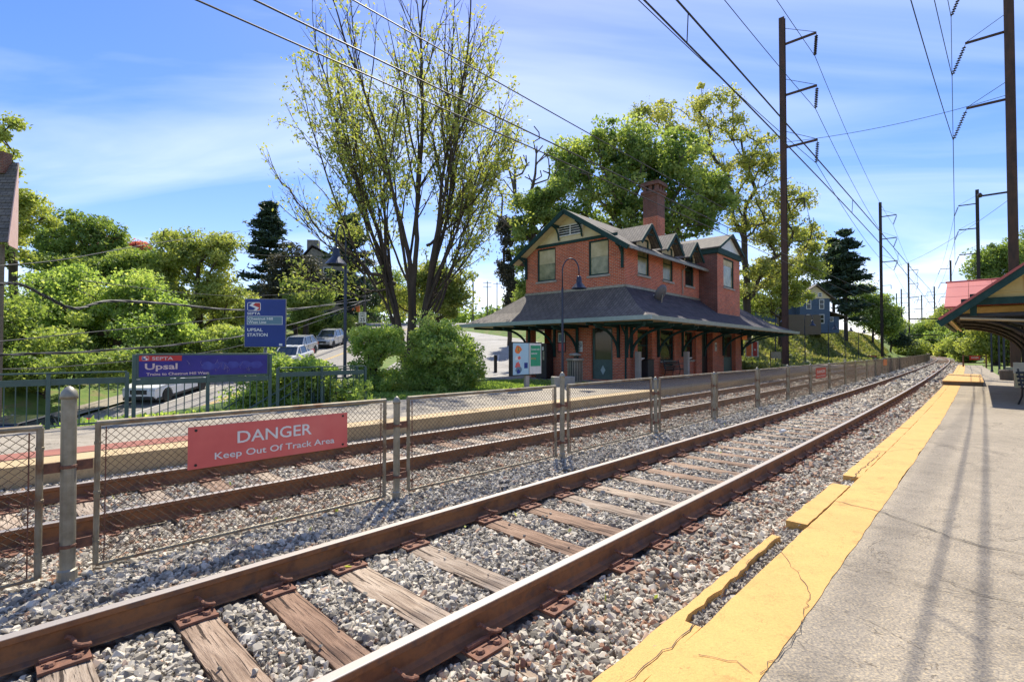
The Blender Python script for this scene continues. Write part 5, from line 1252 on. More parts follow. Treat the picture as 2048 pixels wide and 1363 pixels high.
# utility poles
def upole(label, u, v_top, v_base, y, arms=1):
    a, b = px(u, v_base, y), px(u, v_top, y); r = thing('utility_pole', label, 'utility pole', a); H = b.z-a.z
    MB().lathe([(.17, 0), (.11, H)], 10).build('shaft', MT['barkgrey'], r)
    for k in range(arms): MB().box(-1.1, 1.1, -.05, .05, H-.5-1.1*k, H-.38-1.1*k).build('crossarm', MT['barkgrey'], r)
upole('pale wooden utility pole seen behind the big tree beside the street', 729, 500, 660, 60); upole('nearest of three distant utility poles in the gap left of the station', 946, 544, 650, 95); upole('second of three distant utility poles, between the other two', 974.5, 562, 650, 130, 2); upole('third distant utility pole, closest to the dark columnar tree', 994, 564, 650, 140)
# street signs and signal
def post_sign(label, u, v0, v1, w_px, y, kind, vb):
    a = px(u, vb, y); r = thing('street_sign', label, 'street sign', a, 0); zt = px(u, v0, y).z-a.z; zb = px(u, v1, y).z-a.z; W = w_px*y/F
    MB().lathe([(.035, -.3), (.035, zt)], 8).build('post', MT['galv'], r)
    if kind == 'diamond': MB().prism([(0, -.05, zb), (W/2, -.05, (zb+zt)/2), (0, -.05, zt), (-W/2, -.05, (zb+zt)/2)], (0, .01, 0)).build('sign_plate', M('yellow_green_sign', (.42, .48, .13), (.38, .44, .12), 3, .5), r)
    else:
        plate('sign_plate', MT['white'], r, -W/2, W/2, zb, zt, -.05, -.04); H = zt-zb
        lettering('SPEED', H*.13, 0, zt-H*.22, MT['black'], r, -.056, align='c', width=W*.7); lettering('LIMIT', H*.13, 0, zt-H*.42, MT['black'], r, -.056, align='c', width=W*.7); lettering('25', H*.36, 0, zb+H*.10, MT['black'], r, -.056, align='c', width=W*.66, bold=.02)
post_sign('yellow-green diamond warning sign on a post beyond the parked cars', 617, 622, 645, 19, 56, 'diamond', 690)
post_sign('white speed limit 25 sign between the lamp and the big tree', 725, 624, 645, 15, 33, 'speed', 700)
a = px(708, 640, 72); tl = thing('traffic_signal', 'orange pedestrian signal heads near the street junction', 'traffic signal', a); MB().lathe([(.06, -2.5), (.06, 3)], 8).build('post', MT['galv'], tl)
for x, z in ((-.4, 1.2), (.5, 1.2), (-5.4, 2.2)): MB().box(x-.3, x+.3, -.2, .2, z, z+1.4).build('signal_head', MT['orange'], tl, bevel=.05)
# ------------------------------------------------------------------ cars
def wheel(parent, x, y, r=.34, w=.22):
    t = MB(); n = 24; t.v = []; 
    prof_ = [(r*.62, -w/2), (r*.95, -w/2), (r, -w/2+.03), (r, w/2-.03), (r*.95, w/2), (r*.62, w/2)]
    t.lathe(prof_, n); o = t.build('wheel', MT['rubber'], parent); o.rotation_euler = (pi/2, 0, 0); o.location = (x, y, r)
    m = MB(); m.lathe([(r*.63, -w*.30), (r*.63, w*.30), (r*.5, w*.30), (r*.5, -w*.3)], n)
    for k in range(5):
        a = 2*pi*k/5; 
        for sg_ in (-1, 1): m.bar((0, 0, sg_*w*.36), (r*.6*cos(a), r*.6*sin(a), sg_*w*.36), .06, .03)
    m.lathe([(.06, -w*.42), (.06, w*.42)], 10); m.build('rim', MT['rim'], o)
    MB().lathe([(r*.5, -.02), (r*.5, .02)], 16).build('brake_disc', MT['plastic'], o); return o
def make_car(label, paint, L=4.6, W=1.82, H=1.66, kind='suv', loc=(0, 0, 0), rotz=0, tilt=0):
    root = thing('parked_car' if kind != 'moving' else 'car', label, 'car', loc); root.rotation_euler = (0, -tilt, rotz) if False else (0, 0, rotz)
    hl = L/2; wb = L*.30; r = .345
    # side outline of the body shell (x forward), with wheel arches
    low = .24; belt = .98 if kind != 'sedan' else .90
    def arch(cx): return [(cx+ .42*cos(a), max(low, r+.42*sin(a)-.01)) for a in np.linspace(pi, 0, 9)]
    bottom = [(-hl+.06, low+.14)] + [(x, z) for x, z in arch(-wb-.02)] + [(x, z) for x, z in arch(wb+.12)] + [(hl-.10, low+.05)]
    topo = [(hl, .42), (hl+.01, .66), (hl-.10, .84), (hl-.55, .93), (hl-1.15, belt+.02), (0, belt+.03), (-hl+.35, belt+.06), (-hl+.04, belt), (-hl-.02, .62)]
    out = bottom+topo; n = len(out); m = MB(); ys = [-1, -.94, .94, 1]
    secs = []
    for k, (f, ins) in enumerate(((-1, .06), (-.97, .0), (.97, .0), (1, .06))):
        secs.append([(x*(1-ins*.15*abs(f)), f*W/2*(1-.10*max(0, (abs(x)/hl-.75)/.25)), z - (ins*.6 if z > .85 else 0)) for x, z in out])
    vs = [p for s in secs for p in s]; fs = [(k*n+i, k*n+(i+1) % n, (k+1)*n+(i+1) % n, (k+1)*n+i) for k in range(3) for i in range(n)]
    m.add(vs, fs); bm_caps = [tuple(range(n)), tuple(3*n+i for i in range(n))]; m.f += bm_caps
    bo_ = m.build('body', MT[paint], root)
    # greenhouse
    if kind == 'sedan' or kind == 'moving': cab = [(hl-1.25, belt), (hl-2.0, H-.05), (-hl+1.55, H-.03), (-hl+.55, belt+.06)]
    else: cab = [(hl-1.15, belt), (hl-1.95, H-.05), (-hl+.75, H-.02), (-hl+.12, belt+.06)]
    def ghouse(sc, ins, z_in=0): return [[(x, sg_*(W/2-(.09 if z < belt+.2 else .24)-ins), z) for x, z in cab] for sg_ in (-1, 1)]
    g = ghouse(1, 0); m = MB(); m.add(g[0]+g[1], [(0, 1, 2, 3), (7, 6, 5, 4), (0, 4, 5, 1), (2, 6, 7, 3)]); m.build('windows', MT['carglass'], root)
    m = MB(); rx0, rx1 = cab[1][0], cab[2][0]
    m.box(rx1-.05, rx0+.02, -W/2+.225, W/2-.225, H-.06, H-.0); m.build('roof', MT[paint], root, bevel=.03)
    m = MB()
    for sg_ in (-1, 1):
        yb_, yt_ = sg_*(W/2-.083), sg_*(W/2-.235)
        for (xa, xb) in ((cab[0][0], cab[1][0]), (cab[3][0], cab[2][0]), (.15, .12), (-.95, -.92)): m.bar((xa, yb_, belt), (xb, yt_, H-.03), .07, .06)
    m.build('pillars', MT[paint], root)
    if kind == 'suv':
        for sg_ in (-1, 1): MB().tube([(rx0-.15, sg_*.62, H), (rx0-.3, sg_*.62, H+.05), (rx1+.2, sg_*.62, H+.05), (rx1+.05, sg_*.62, H)], .02, 6).build('roof_rail', MT['plastic'], root)
    MB().box(-hl+.1, hl-.1, -W/2+.02, W/2-.02, low-.04, low+.10).build('sill_trim', MT['plastic'], root)
    MB().box(hl-.12, hl+.03, -.42, .42, .52, .74).build('grille', MT['plastic'], root, bevel=.02); MB().box(hl-.15, hl+.04, -W/2+.18, W/2-.18, .26, .42).build('bumper', MT['plastic'], root, bevel=.03)
    for sg_ in (-1, 1):
        MB().box(hl-.32, hl-.01, sg_*.68-.16, sg_*.68+.16, .64, .79).build('headlight', MT['headlight'], root, bevel=.03); MB().box(-hl-.04, -hl+.18, sg_*.74-.10, sg_*.74+.10, .72, 1.0).build('tail_light', MT['tail'], root, bevel=.02)
        MB().box(.95, 1.12, sg_*(W/2+.02)-.06, sg_*(W/2+.02)+.10*sg_ if sg_ > 0 else sg_*(W/2+.02)+.06, belt+.02, belt+.16).build('mirror', MT[paint], root, bevel=.02)
        for x in (.15, -.95): MB().box(x-.004, x+.004, sg_*W/2-.005, sg_*W/2+.004, .42, belt-.02).build('door_seam', MT['plastic'], root)
        for x in (-.02, -1.12): MB().box(x-.09, x+.09, sg_*(W/2+.012)-.012, sg_*(W/2+.012)+.012, belt-.16, belt-.13).build('door_handle', MT[paint], root)
        for x in (-wb-.02, wb+.12): wheel(root, x, sg_*(W/2-.10), r)
    plate_ = MB().box(hl+.03, hl+.04, -.16, .16, .45, .53).build('number_plate', MT['white'], root)
    root.rotation_euler = (tilt, 0, 0)
    root.matrix_basis = Matrix.Translation(loc) @ Matrix.Rotation(tilt, 4, 'X') @ Matrix.Rotation(rotz, 4, 'Z')
    return root
GT = math.atan(.122)
def car_at(label, paint, x, y, face=-1, kind='suv', lane=0, **kw): return make_car(label, paint, loc=(x, y, float(road_z(y))+.055), rotz=-pi/2 if face < 0 else pi/2, tilt=GT, kind=kind, **kw)
car_at('white SUV parked at the kerb, seen through the green railing under the Upsal board', 'carwhite', -18.6, 27.6)
car_at('silver SUV farthest up the street in the row of parked cars', 'carsilver', -18.5, 51.5)
car_at('silver hatchback with roof rails parked just below the farthest silver SUV', 'carsilver', -18.6, 44.2)
car_at('white car driving down the street in front of the parked silver cars', 'carwhite', -16.6, 38.2, H=1.5, kind='sedan')
car_at('pale silver car parked behind the blue station sign', 'carsilver', -18.7, 36.2, H=1.55, kind='sedan')
car_at('dark car with red tail lights passing at the far left behind the railing', 'carblack', -16.4, 16.6, face=-1, kind='moving', H=1.5)
car_at('white car with a red roof tint parked near the junction behind the big tree', 'carsilver', -17.2, 74, H=1.5, kind='sedan') if False else None
MT['wood2'] = M('dry_grass', (.45, .36, .24), (.30, .23, .15), 6, .9)
# ------------------------------------------------------------------ platform shelter at the right
s0 = 18.3; sp = TP(s0, -2.1); sh = thing('platform_shelter', 'open platform shelter with red metal roof, mustard gable and curved black brackets', 'shelter', (sp.x, sp.y, 0), rz(s0))
EZ, RY, SL = 2.44, -2.45, .80; RZ2 = EZ-RY*SL; SLN = 11.0
def shz(y): return EZ - y*SL
npan = 22
for k in range(npan):
    x0 = -.05+k*SLN/npan; x1 = x0+SLN/npan-.012
    if 2.0 < (x0+x1)/2 < 6.4: ylo = min(.12, -((3.74-abs((x0+x1)/2-4.2)*.427)-2.44)/.8+.16)
    else: ylo = .12
    MB().prism([(x0, ylo, shz(ylo)), (x1, ylo, shz(ylo)), (x1, RY, RZ2), (x0, RY, RZ2)], (0, 0, .035)).build('roof_panel', MT['redmetal'], sh)
    MB().prism([(x0, RY, RZ2), (x1, RY, RZ2), (x1, 2*RY-.12, shz(.12)), (x0, 2*RY-.12, shz(.12))], (0, 0, .035)).build('roof_panel', MT['redmetal'], sh)
MB().prism([(-.02, .10, shz(.1)-.04), (SLN, .10, shz(.1)-.04), (SLN, RY, RZ2-.04), (-.02, RY, RZ2-.04)], (0, 0, .03)).prism([(-.02, RY, RZ2-.04), (SLN, RY, RZ2-.04), (SLN, 2*RY-.1, shz(.1)-.04), (-.02, 2*RY-.1, shz(.1)-.04)], (0, 0, .03)).build('soffit_boards', MT['yellowpaint'], sh)
# cross gable with panels of red metal
cx0, cxr, cx1, cz0, cz1 = 1.95, 4.2, 6.45, 2.78, 3.74
for k, (ya, yb_) in enumerate(((.12, -.42), (-.43, -.97), (-.98, -1.52), (-1.53, -2.07), (-2.08, -2.6))):
    for j, (fa, fb) in enumerate(((0, .36), (.37, .76), (.77, 1.0))):
        g = lambda f: (cx0+(cxr-cx0)*f, cz0+(cz1-cz0)*f)
        (xa, za), (xb, zb_) = g(fa), g(fb); MB().prism([(xa, ya, za), (xb, ya, zb_), (xb, yb_, zb_), (xa, yb_, za)], (0, 0, .03)).build('roof_panel', MT['redmetal'], sh)
    MB().prism([(cxr, ya, cz1), (cx1, ya, cz0), (cx1, yb_, cz0), (cxr, yb_, cz1)], (0, 0, .03)).build('roof_panel', MT['redmetal'], sh)
MB().prism([(cx0, .10, cz0-.05), (cxr, .10, cz1-.05), (cxr, -2.6, cz1-.05), (cx0, -2.6, cz0-.05)], (0, 0, .03)).prism([(cxr, .10, cz1-.05), (cx1, .10, cz0-.05), (cx1, -2.6, cz0-.05), (cxr, -2.6, cz1-.05)], (0, 0, .03)).build('soffit_boards', MT['yellowpaint'], sh)
MB().tube([(cxr, .16, cz1+.03), (cxr, -2.6, cz1+.03)], .035, 8).build('ridge_cap', MT['redmetal'], sh)
MB().prism([(cx0+.1, .05, cz0-.02), (cx1-.1, .05, cz0-.02), (cxr, .05, cz1-.06)], (0, -.03, 0)).build('cross_gable_panel', MT['yellowpaint'], sh)
# near gable: rake boards, panel, mouldings
for ys, e in ((.16, 1), (2*RY-.16, -1)):
    MB().bar((-.08, ys, shz(.16)-.11), (-.08, RY, RZ2-.11), .05, .20).build('rake_board', MT['green'], sh)
    MB().bar((-.10, ys, shz(.16)+.02), (-.10, RY, RZ2+.02), .07, .06).build('roof_edge_trim', MT['redmetal'], sh)
MB().prism([(.30, -.60, shz(-.60)-.08), (.30, 2*RY+.60, shz(-.60)-.08), (.30, RY, RZ2-.08)], (.03, 0, 0)).build('gable_panel', MT['yellowpaint'], sh)
for (a, b) in (((-.95, 3.02), (-1.55, 3.02)), ((-1.55, 3.02), (-1.55, 3.42)), ((-.95, 3.02), (-1.55, 3.46)), ((-1.72, 3.04), (-1.72, 3.52)), ((-1.72, 3.04), (-2.35, 3.04)), ((-1.72, 3.52), (-2.35, 3.98))):
    MB().bar((.285, a[0], a[1]), (.285, b[0], b[1]), .035, .03, (1, 0, 0)).build('panel_moulding', MT['yellowpaint'], sh)
MB().box(.20, .30, 2*RY+.3, -.30, 2.70, 2.88).build('tie_beam', MT['green'], sh)
MB().box(.15, .22, -.62, -.48, 2.40, 3.0).build('hanging_post', MT['green'], sh)
MB().box(-.02, SLN, .06, .16, 2.26, 2.38).build('eave_board', MT['green'], sh)
MB().box(.0, SLN, -.05, -.10, 2.30, 2.36).build('fascia_strip', MT['yellowpaint'], sh)
for k in range(4):
    xx = .9+k*3.0
    for yp, e in ((-1.95, 1),):
        MB().box(xx-.09, xx+.09, yp-.09, yp+.09, PZ, 3.4).build('post', MT['black'], sh)
        for dx_, dy_, LL_ in ((0, 1, 1.75), (1, 0, 1.3), (-1, 0, 1.0), (0, -1, 1.6)):
            P = lambda t, z: (xx+dx_*t, yp+dy_*t, z); m = MB()
            m.tube([P(LL_*(1-cos(a)), 1.1+1.28*sin(a)) for a in np.linspace(0, pi/2, 10)], .055, 6)
            m.bar(P(0, 2.46), P(LL_+.15, 2.46), .09, .11); m.bar(P(.02, 2.0), P(LL_*.55, 2.40), .05, .05); m.build('curved_bracket', MT['black'], sh)
for k in range(8): MB().box(.3+k*1.35, .38+k*1.35, 2*RY+.1, .05, 2.40, 2.46).build('joist', MT['black'], sh)
MB().tube([(-.06, -.28, 2.34), (-.15, -1.6, 2.22), (-.2, -4, 2.02)], .035, 8).build('conduit_pipe', MT['soffit'], sh)
bench('black metal bench standing in front of the shelter at the right edge', Vector((13.95, 12.75, PZ)), radians(-3), mat='black')
lp2 = [(1983, 33), (1998, 30), (2008, 27)]
for i, (u, y) in enumerate(lp2):
    r = dup(lamp0, Vector(((u-1024)/F*y, y, PZ)), radians(170), ['lamp post farthest from the shelter on the right platform', 'middle lamp post seen under the shelter roof at the right', 'lamp post nearest the shelter post on the right platform'][i], 'lamps on the right platform')
pp = thing('planter', 'small brown round planter beside the right platform under the shelter', 'planter', px(2017, 750, 24)); pp.location.z = PZ; MB().lathe([(.30, 0), (.34, .45), (.30, .5), (.25, .46)], 16).build('pot', MT['barkgrey'], pp)
tp = thing('timetable_post', 'pale timetable post behind the bench at the right edge', 'sign', Vector((px(2036, 700, 19).x, 19, PZ)), radians(-30)); MB().box(-.12, .12, -.05, .05, 0, .95).build('post', MT['cream'], tp, bevel=.01); MB().box(-.16, .16, -.08, -.05, .55, .95).build('panel', MT['white'], tp)
for (u, y, lab) in ((1949, 44.5, 'red DANGER sign on a low barrier at the end of the near platform'), (1743, 88, 'red DANGER sign on a low barrier at the foot of the grassy bank')):
    r = thing('barrier_sign', lab, 'sign', (px(u, 700, y).x, y, 0), radians(-3)); W = 20*y/F; z0, z1 = CAMZ-(719-701)*y/F, CAMZ-(710.5-701)*y/F
    plate('sign_plate', MT['signdark'], r, -W/2, W/2, z0, z1, -.03, 0); lettering('DANGER', (z1-z0)*.4, 0, z0+(z1-z0)*.35, MT['letter'], r, -.04, align='c', width=W*.7)
    m = MB(); 
    for x in (-1.1*W, 1.1*W): m.box(x-.04, x+.04, -.04, .04, -.3, z1+.05)
    m.box(-1.1*W, 1.1*W, .0, .05, z1-.05, z1); m.box(-1.1*W, 1.1*W, .0, .05, z0-.3, z0-.25); m.build('barrier_frame', MT['rust'], r)
# ------------------------------------------------------------------ houses
def win_simple(parent, x, z, w_, h_, y, mat='white'):
    o = MB().box(x-w_/2-.1, x+w_/2+.1, y-.06, y, z-.1, z+h_+.1).build('window', MT[mat], parent); MB().box(x-w_/2, x+w_/2, y-.08, y-.065, z, z+h_).build('pane', MT['darkglass'], o); MB().box(x-w_/2, x+w_/2, y-.10, y-.085, z+h_/2-.04, z+h_/2+.04).build('glazing_bar', MT[mat], o)
yb_ = 78; k = yb_/F
p = px(1629, 655, yb_); bh = thing('house', 'blue clapboard house with white windows and cream gable above the grassy bank', 'house', (p.x, yb_, p.z-.8), radians(-4))
wz = p.z-.8; X = lambda u: (u-1629)*k; Z = lambda v: CAMZ+(701-v)*k-wz
MB().box(X(1601), X(1659), 0, 8, 0, Z(596)).build('wall', MT['blue_siding'], bh); MB().box(X(1555), X(1601)-.002, 1.5, 8, 0, Z(605)).build('wing_wall', MT['blue_siding'], bh)
MB().prism([(X(1596), -.02, Z(596)), (X(1661), -.02, Z(596)), (X(1632), -.02, Z(571))], (0, 8, 0)).build('gable', MT['cream'], bh)
for sg_, ue in ((-1, 1590), (1, 1667)):
    MB().prism([(X(1632), -.5, Z(570)), (X(ue), -.5, Z(599)), (X(ue), 8.3, Z(599)), (X(1632), 8.3, Z(570))], (0, 0, .15)).build('roof', MT['shingle'], bh)
MB().prism([(X(1552), 1.2, Z(605)), (X(1601), 1.2, Z(605)), (X(1601), 8, Z(590)), (X(1552), 8, Z(590))], (0, 0, .15)).build('wing_roof', MT['shingle'], bh)
for u, v0, v1 in ((1618, 616, 599), (1643, 616, 599), (1618, 645, 629), (1643, 645, 629)): win_simple(bh, X(u), Z(v0), 7*k, (v0-v1)*k, 0)
win_simple(bh, X(1640), Z(592), 5*k, 6*k, -.02)
MB().box(X(1659)+.002, X(1680), .5, 6, 0, Z(632)).build('porch_wall', MT['blue_siding'], bh); MB().prism([(X(1657), .1, Z(622)), (X(1690), .1, Z(632)), (X(1690), 6.4, Z(632)), (X(1657), 6.4, Z(622))], (0, 0, .12)).build('porch_roof', MT['shingle'], bh); win_simple(bh, X(1665), Z(641), 5*k, 7*k, .5)
f_ = thing('wooden_fence', 'weathered board fence on the bank left of the blue house', 'fence', px(1555, 655, 74)); me = MB().box(-.09, .09, -.01, .01, -1, 1.9).mesh('board', MT['wood'])
for i in range(34): link('board', me, f_, (i*.19, 0, rnd.uniform(-.02, .02)))
MB().box(-.1, 6.4, .01, .06, 1.4, 1.5).build('fence_rail', MT['wood'], f_)
# house behind the street trees and the one cut by the left edge
p = px(632, 640, 74); k = 74/F; hs = thing('house', 'grey stone house with a chimney half hidden by the evergreens', 'house', p, radians(8))
MB().box(-2.6, 4.6, 0, 6, -2, 8.2).build('wall', MT['stonehouse'], hs); MB().prism([(-2.6, -.01, 8.2), (4.6, -.01, 8.2), (-.6, -.01, 10.6)], (0, 6, 0)).build('gable', MT['stonehouse'], hs)
MB().prism([(-.6, -.3, 10.9), (5.2, -.3, 7.9), (5.2, 6.3, 7.9), (-.6, 6.3, 10.9)], (0, 0, .15)).prism([(-.6, -.3, 10.9), (-3.1, -.3, 8.0), (-3.1, 6.3, 8.0), (-.6, 6.3, 10.9)], (0, 0, .15)).build('roof', MT['shingledark'], hs)
MB().box(-1.6, .0, 1, 2.2, 9.5, 12.0).build('chimney', MT['stonehouse'], hs); win_simple(hs, 1.6, 6.2, 1.0, 1.5, 0)
y = 21; k = y/F; a = px(0, 500, y); lh = thing('house', 'steep-roofed stone house cut off by the left edge of the photo', 'house', (a.x, y, 0), 0)
X = lambda u, o=0: (u-1024)/F*(y+o)-a.x; Z = lambda v, o=0: CAMZ+(701-v)/F*(y+o)
MB().box(X(-300), X(-20, 1.2), .3, 1.2, -4, Z(492)).build('wall', MT['stonehouse'], lh)
n = 12
for i in range(n):
    f0, f1 = i/n, (i+1)/n; u0, u1 = 28-18*f0, 28-18*f1; v0, v1 = 322+160*f0, 322+160*f1
    o0, o1 = 1.6-1.9*f0, 1.6-1.9*f1-.03; MB().prism([(X(-160), o0, Z(v0, o0)), (X(u0, o0), o0, Z(v0, o0)), (X(u1, o1), o1, Z(v1, o1)), (X(-160), o1, Z(v1, o1))], (0, .05, -.02)).build('shingle_course', MT['shingle'], lh)
MB().prism([(X(28.5, 1.65), 1.65, Z(321, 1.6)), (X(20, .6), .6, Z(400, .6)), (X(10.5, -.3), -.3, Z(483, -.3)), (X(12, -.2), -.2, Z(489, -.2)), (X(30, 1.7), 1.7, Z(498, 1.7))], (.05, 0, 0)).build('rake_board', MT['pinktrim'], lh)
MB().box(X(-60), X(2, 1.6), 1.2, 1.6, Z(322), Z(276)).build('chimney', MT['brickdark'], lh)
MB().box(X(-10), X(6), -.1, .0, -4, Z(488)).build('corner_post', MT['wood'], lh)
# ------------------------------------------------------------------ plants
def leaves(P, size, tint, mat, rng, name, parent, kind=None, flat=.0, long=1.7, tri=False):
    n = len(P); a = rng.normal(size=(n, 3)); a[:, 2] = a[:, 2]*(1-flat); a /= np.linalg.norm(a, axis=1)[:, None]
    b = rng.normal(size=(n, 3)); b -= a*(a*b).sum(1)[:, None]; b /= np.linalg.norm(b, axis=1)[:, None]
    s = (size*rng.uniform(.6, 1.35, n))[:, None]; V = np.stack([P-a*s*.5*long, P+b*s*.42, P+a*s*.5*long, P-b*s*.42] if not tri else [P-a*s*.62*long, P+b*s*.62+a*s*.2, P-b*s*.5+a*s*.45], 1).reshape(-1, 3); k = 3 if tri else 4
    return link(name, fastmesh(name, V, np.arange(k*n).reshape(-1, k), mat, tint.clip(0, 1)), parent, kind=kind)
def grow(base, clusters, trunk_top, r0, rng, mat, parent, name='trunk', wig=.12, sides=5, rmin=.012):
    base = np.array(base); tt = np.array(trunk_top); nodes = [base]; par = [-1]; nseg = 6
    for i in range(1, nseg+1):
        nodes.append(base+(tt-base)*i/nseg + rng.normal(0, .05, 3)*np.array([1, 1, 0])*np.linalg.norm(tt-base)*.15); par.append(i-1)
    H = np.linalg.norm(clusters-base, axis=1); dist = [0.0]
    for i in range(1, len(nodes)): dist.append(dist[i-1]+np.linalg.norm(nodes[i]-nodes[i-1]))
    NA = np.zeros((len(nodes)+len(clusters)*4, 3)); NA[:len(nodes)] = nodes; DA = np.zeros(len(NA)); DA[:len(nodes)] = dist; cnt = len(nodes)
    for ci in np.argsort(H):
        c = clusters[ci]; d = NA[1:cnt]-c; L = np.linalg.norm(d, axis=1); cost = L + .35*DA[1:cnt] + np.where(NA[1:cnt, 2] > c[2]+.1, (NA[1:cnt, 2]-c[2])*1.2, 0)
        j = int(cost.argmin())+1; p = NA[j].copy(); L = np.linalg.norm(c-p); k = max(1, min(4, int(L/.9)))
        for q in range(1, k+1):
            t = q/k; x = p+(c-p)*t + np.array([0, 0, -1])*sin(pi*t)*L*.07 + rng.normal(0, wig, 3)*L*.25*(q < k); nodes.append(x); par.append(j); NA[cnt] = x; DA[cnt] = DA[j]+np.linalg.norm(x-NA[j]); j = cnt; cnt += 1
            if cnt >= len(NA)-5: NA = np.vstack([NA, np.zeros((400, 3))]); DA = np.concatenate([DA, np.zeros(400)])
    n = len(nodes); load = np.zeros(n); kids = np.zeros(n, int)
    for i in range(n-1, 0, -1):
        if kids[i] == 0: load[i] += 1
        load[par[i]] += load[i]; kids[par[i]] += 1
    load[0] = max(load[0], load[1]); R = np.maximum(r0*(load/load[0])**.46, rmin); Nn = np.array(nodes)
    V = []; Fc = []
    ang = np.arange(sides)*2*pi/sides
    for i in range(1, n):
        a, b = Nn[par[i]], Nn[i]; d = b-a; L = np.linalg.norm(d)
        if L < 1e-4: continue
        d /= L; u = np.cross(d, [0, 0, 1.]) if abs(d[2]) < .9 else np.cross(d, [1., 0, 0]); u /= np.linalg.norm(u); w_ = np.cross(d, u); k0 = len(V)*1
        ra = R[par[i]] if par[i] == 0 or R[par[i]] < R[i]*1.5 else R[i]*1.2
        ring = np.cos(ang)[:, None]*u+np.sin(ang)[:, None]*w_; V.append(a+ring*ra); V.append(b+d*R[i]*.4+ring*R[i]); k0 = (len(V)-2)*sides
        Fc += [(k0+j, k0+(j+1) % sides, k0+sides+(j+1) % sides, k0+sides+j) for j in range(sides)]
    return link(name, fastmesh(name, np.concatenate(V), np.array(Fc), mat, smooth=True), parent), Nn
def blobs_world(blobs, y, depth=1.0):
    out = []
    for b in blobs:
        u, v, ru, rv = b[:4]; dy = b[4] if len(b) > 4 else 0; c = px(u, v, y+dy); k = (y+dy)/F; out.append((np.array(c), np.array([ru*k, ru*k*depth, rv*k])*(.88 if y > 20 else 1.02)))
    return out
def sample_clusters(bl, dens, rng, bias=.5):
    C = []
    for c, r in bl:
        n = max(4, int(dens*(r[0]*r[2]+r[1]*r[2])*1.2)); d = rng.normal(size=(n, 3)); d /= np.linalg.norm(d, axis=1)[:, None]
        rad = rng.random(n)**bias; C.append(c+d*r*rad[:, None])
    C = np.concatenate(C); i = rng.random(len(C)) < .22; e = C[i]+rng.normal(0, 1, (i.sum(), 3))*np.mean([r.mean() for c, r in bl])*.24
    return np.concatenate([C, e])
def tree(name, label, cat, y, base, blobs, mat, n_leaf, size, seed, bark='bark', dens=1.6, cl=.55, r0=.25, depth=.8, bias=.38, top=None, group=None, flat=.0, shell=0, zbase=None, tone=0.0, airy=1):
    rng = np.random.default_rng(seed); u, v = base; b = px(u, v, y); zb = float(ground_z(b.x, b.y)[0]) if zbase is None else zbase
    b.z = zb - .1 if v is None or True else b.z
    bl = blobs_world(blobs, y, depth); n_leaf = int(n_leaf*airy*(1.7 if y > 20 else 1.15)); cl *= 1.25*(.82 if airy < 1 or y < 20 else 1); C = sample_clusters(bl, dens*(4.5 if y < 20 else 2.1 if airy == 1 else 3.0), rng, bias*1.15); C[:, 2] = np.maximum(C[:, 2], zb+.1)
    root = thing(name, label, cat, b, 0, group); inv = np.array(b)
    cen = C.mean(0); tt = np.array([cen[0]*.5+b.x*.5, cen[1]*.5+b.y*.5, b.z+(cen[2]-b.z)*(top or .9)])
    grow(np.array(b)-inv, C-inv, tt-inv, r0, rng, MT[bark], root)
    ww = (rng.exponential(1, len(C))+.12) if y > 20 else rng.uniform(.6, 1.4, len(C)); rad = cl*np.exp(rng.normal(-.12, .42, len(C))).clip(.35, 1.7); ww = ww*rad**1.4; per = rng.multinomial(n_leaf, ww/ww.sum()); idx = np.repeat(np.arange(len(C)), per)
    ct = rng.normal(.5, .20, len(C))
    off = rng.normal(size=(len(idx), 3)); off /= np.linalg.norm(off, axis=1)[:, None]; off *= (rng.random(len(idx))**.5)[:, None]*rad[idx][:, None]*np.array([1, 1, .7])
    P = C[idx]+off; P[:, 2] = np.maximum(P[:, 2], zb+.02); t = ct[idx]+rng.normal(0, .16, len(idx))+tone
    leaves(P-inv, size*(.88 if y > 20 else 1), t, MT[mat], rng, 'crown', root, flat=flat, tri=y > 20)
    return root
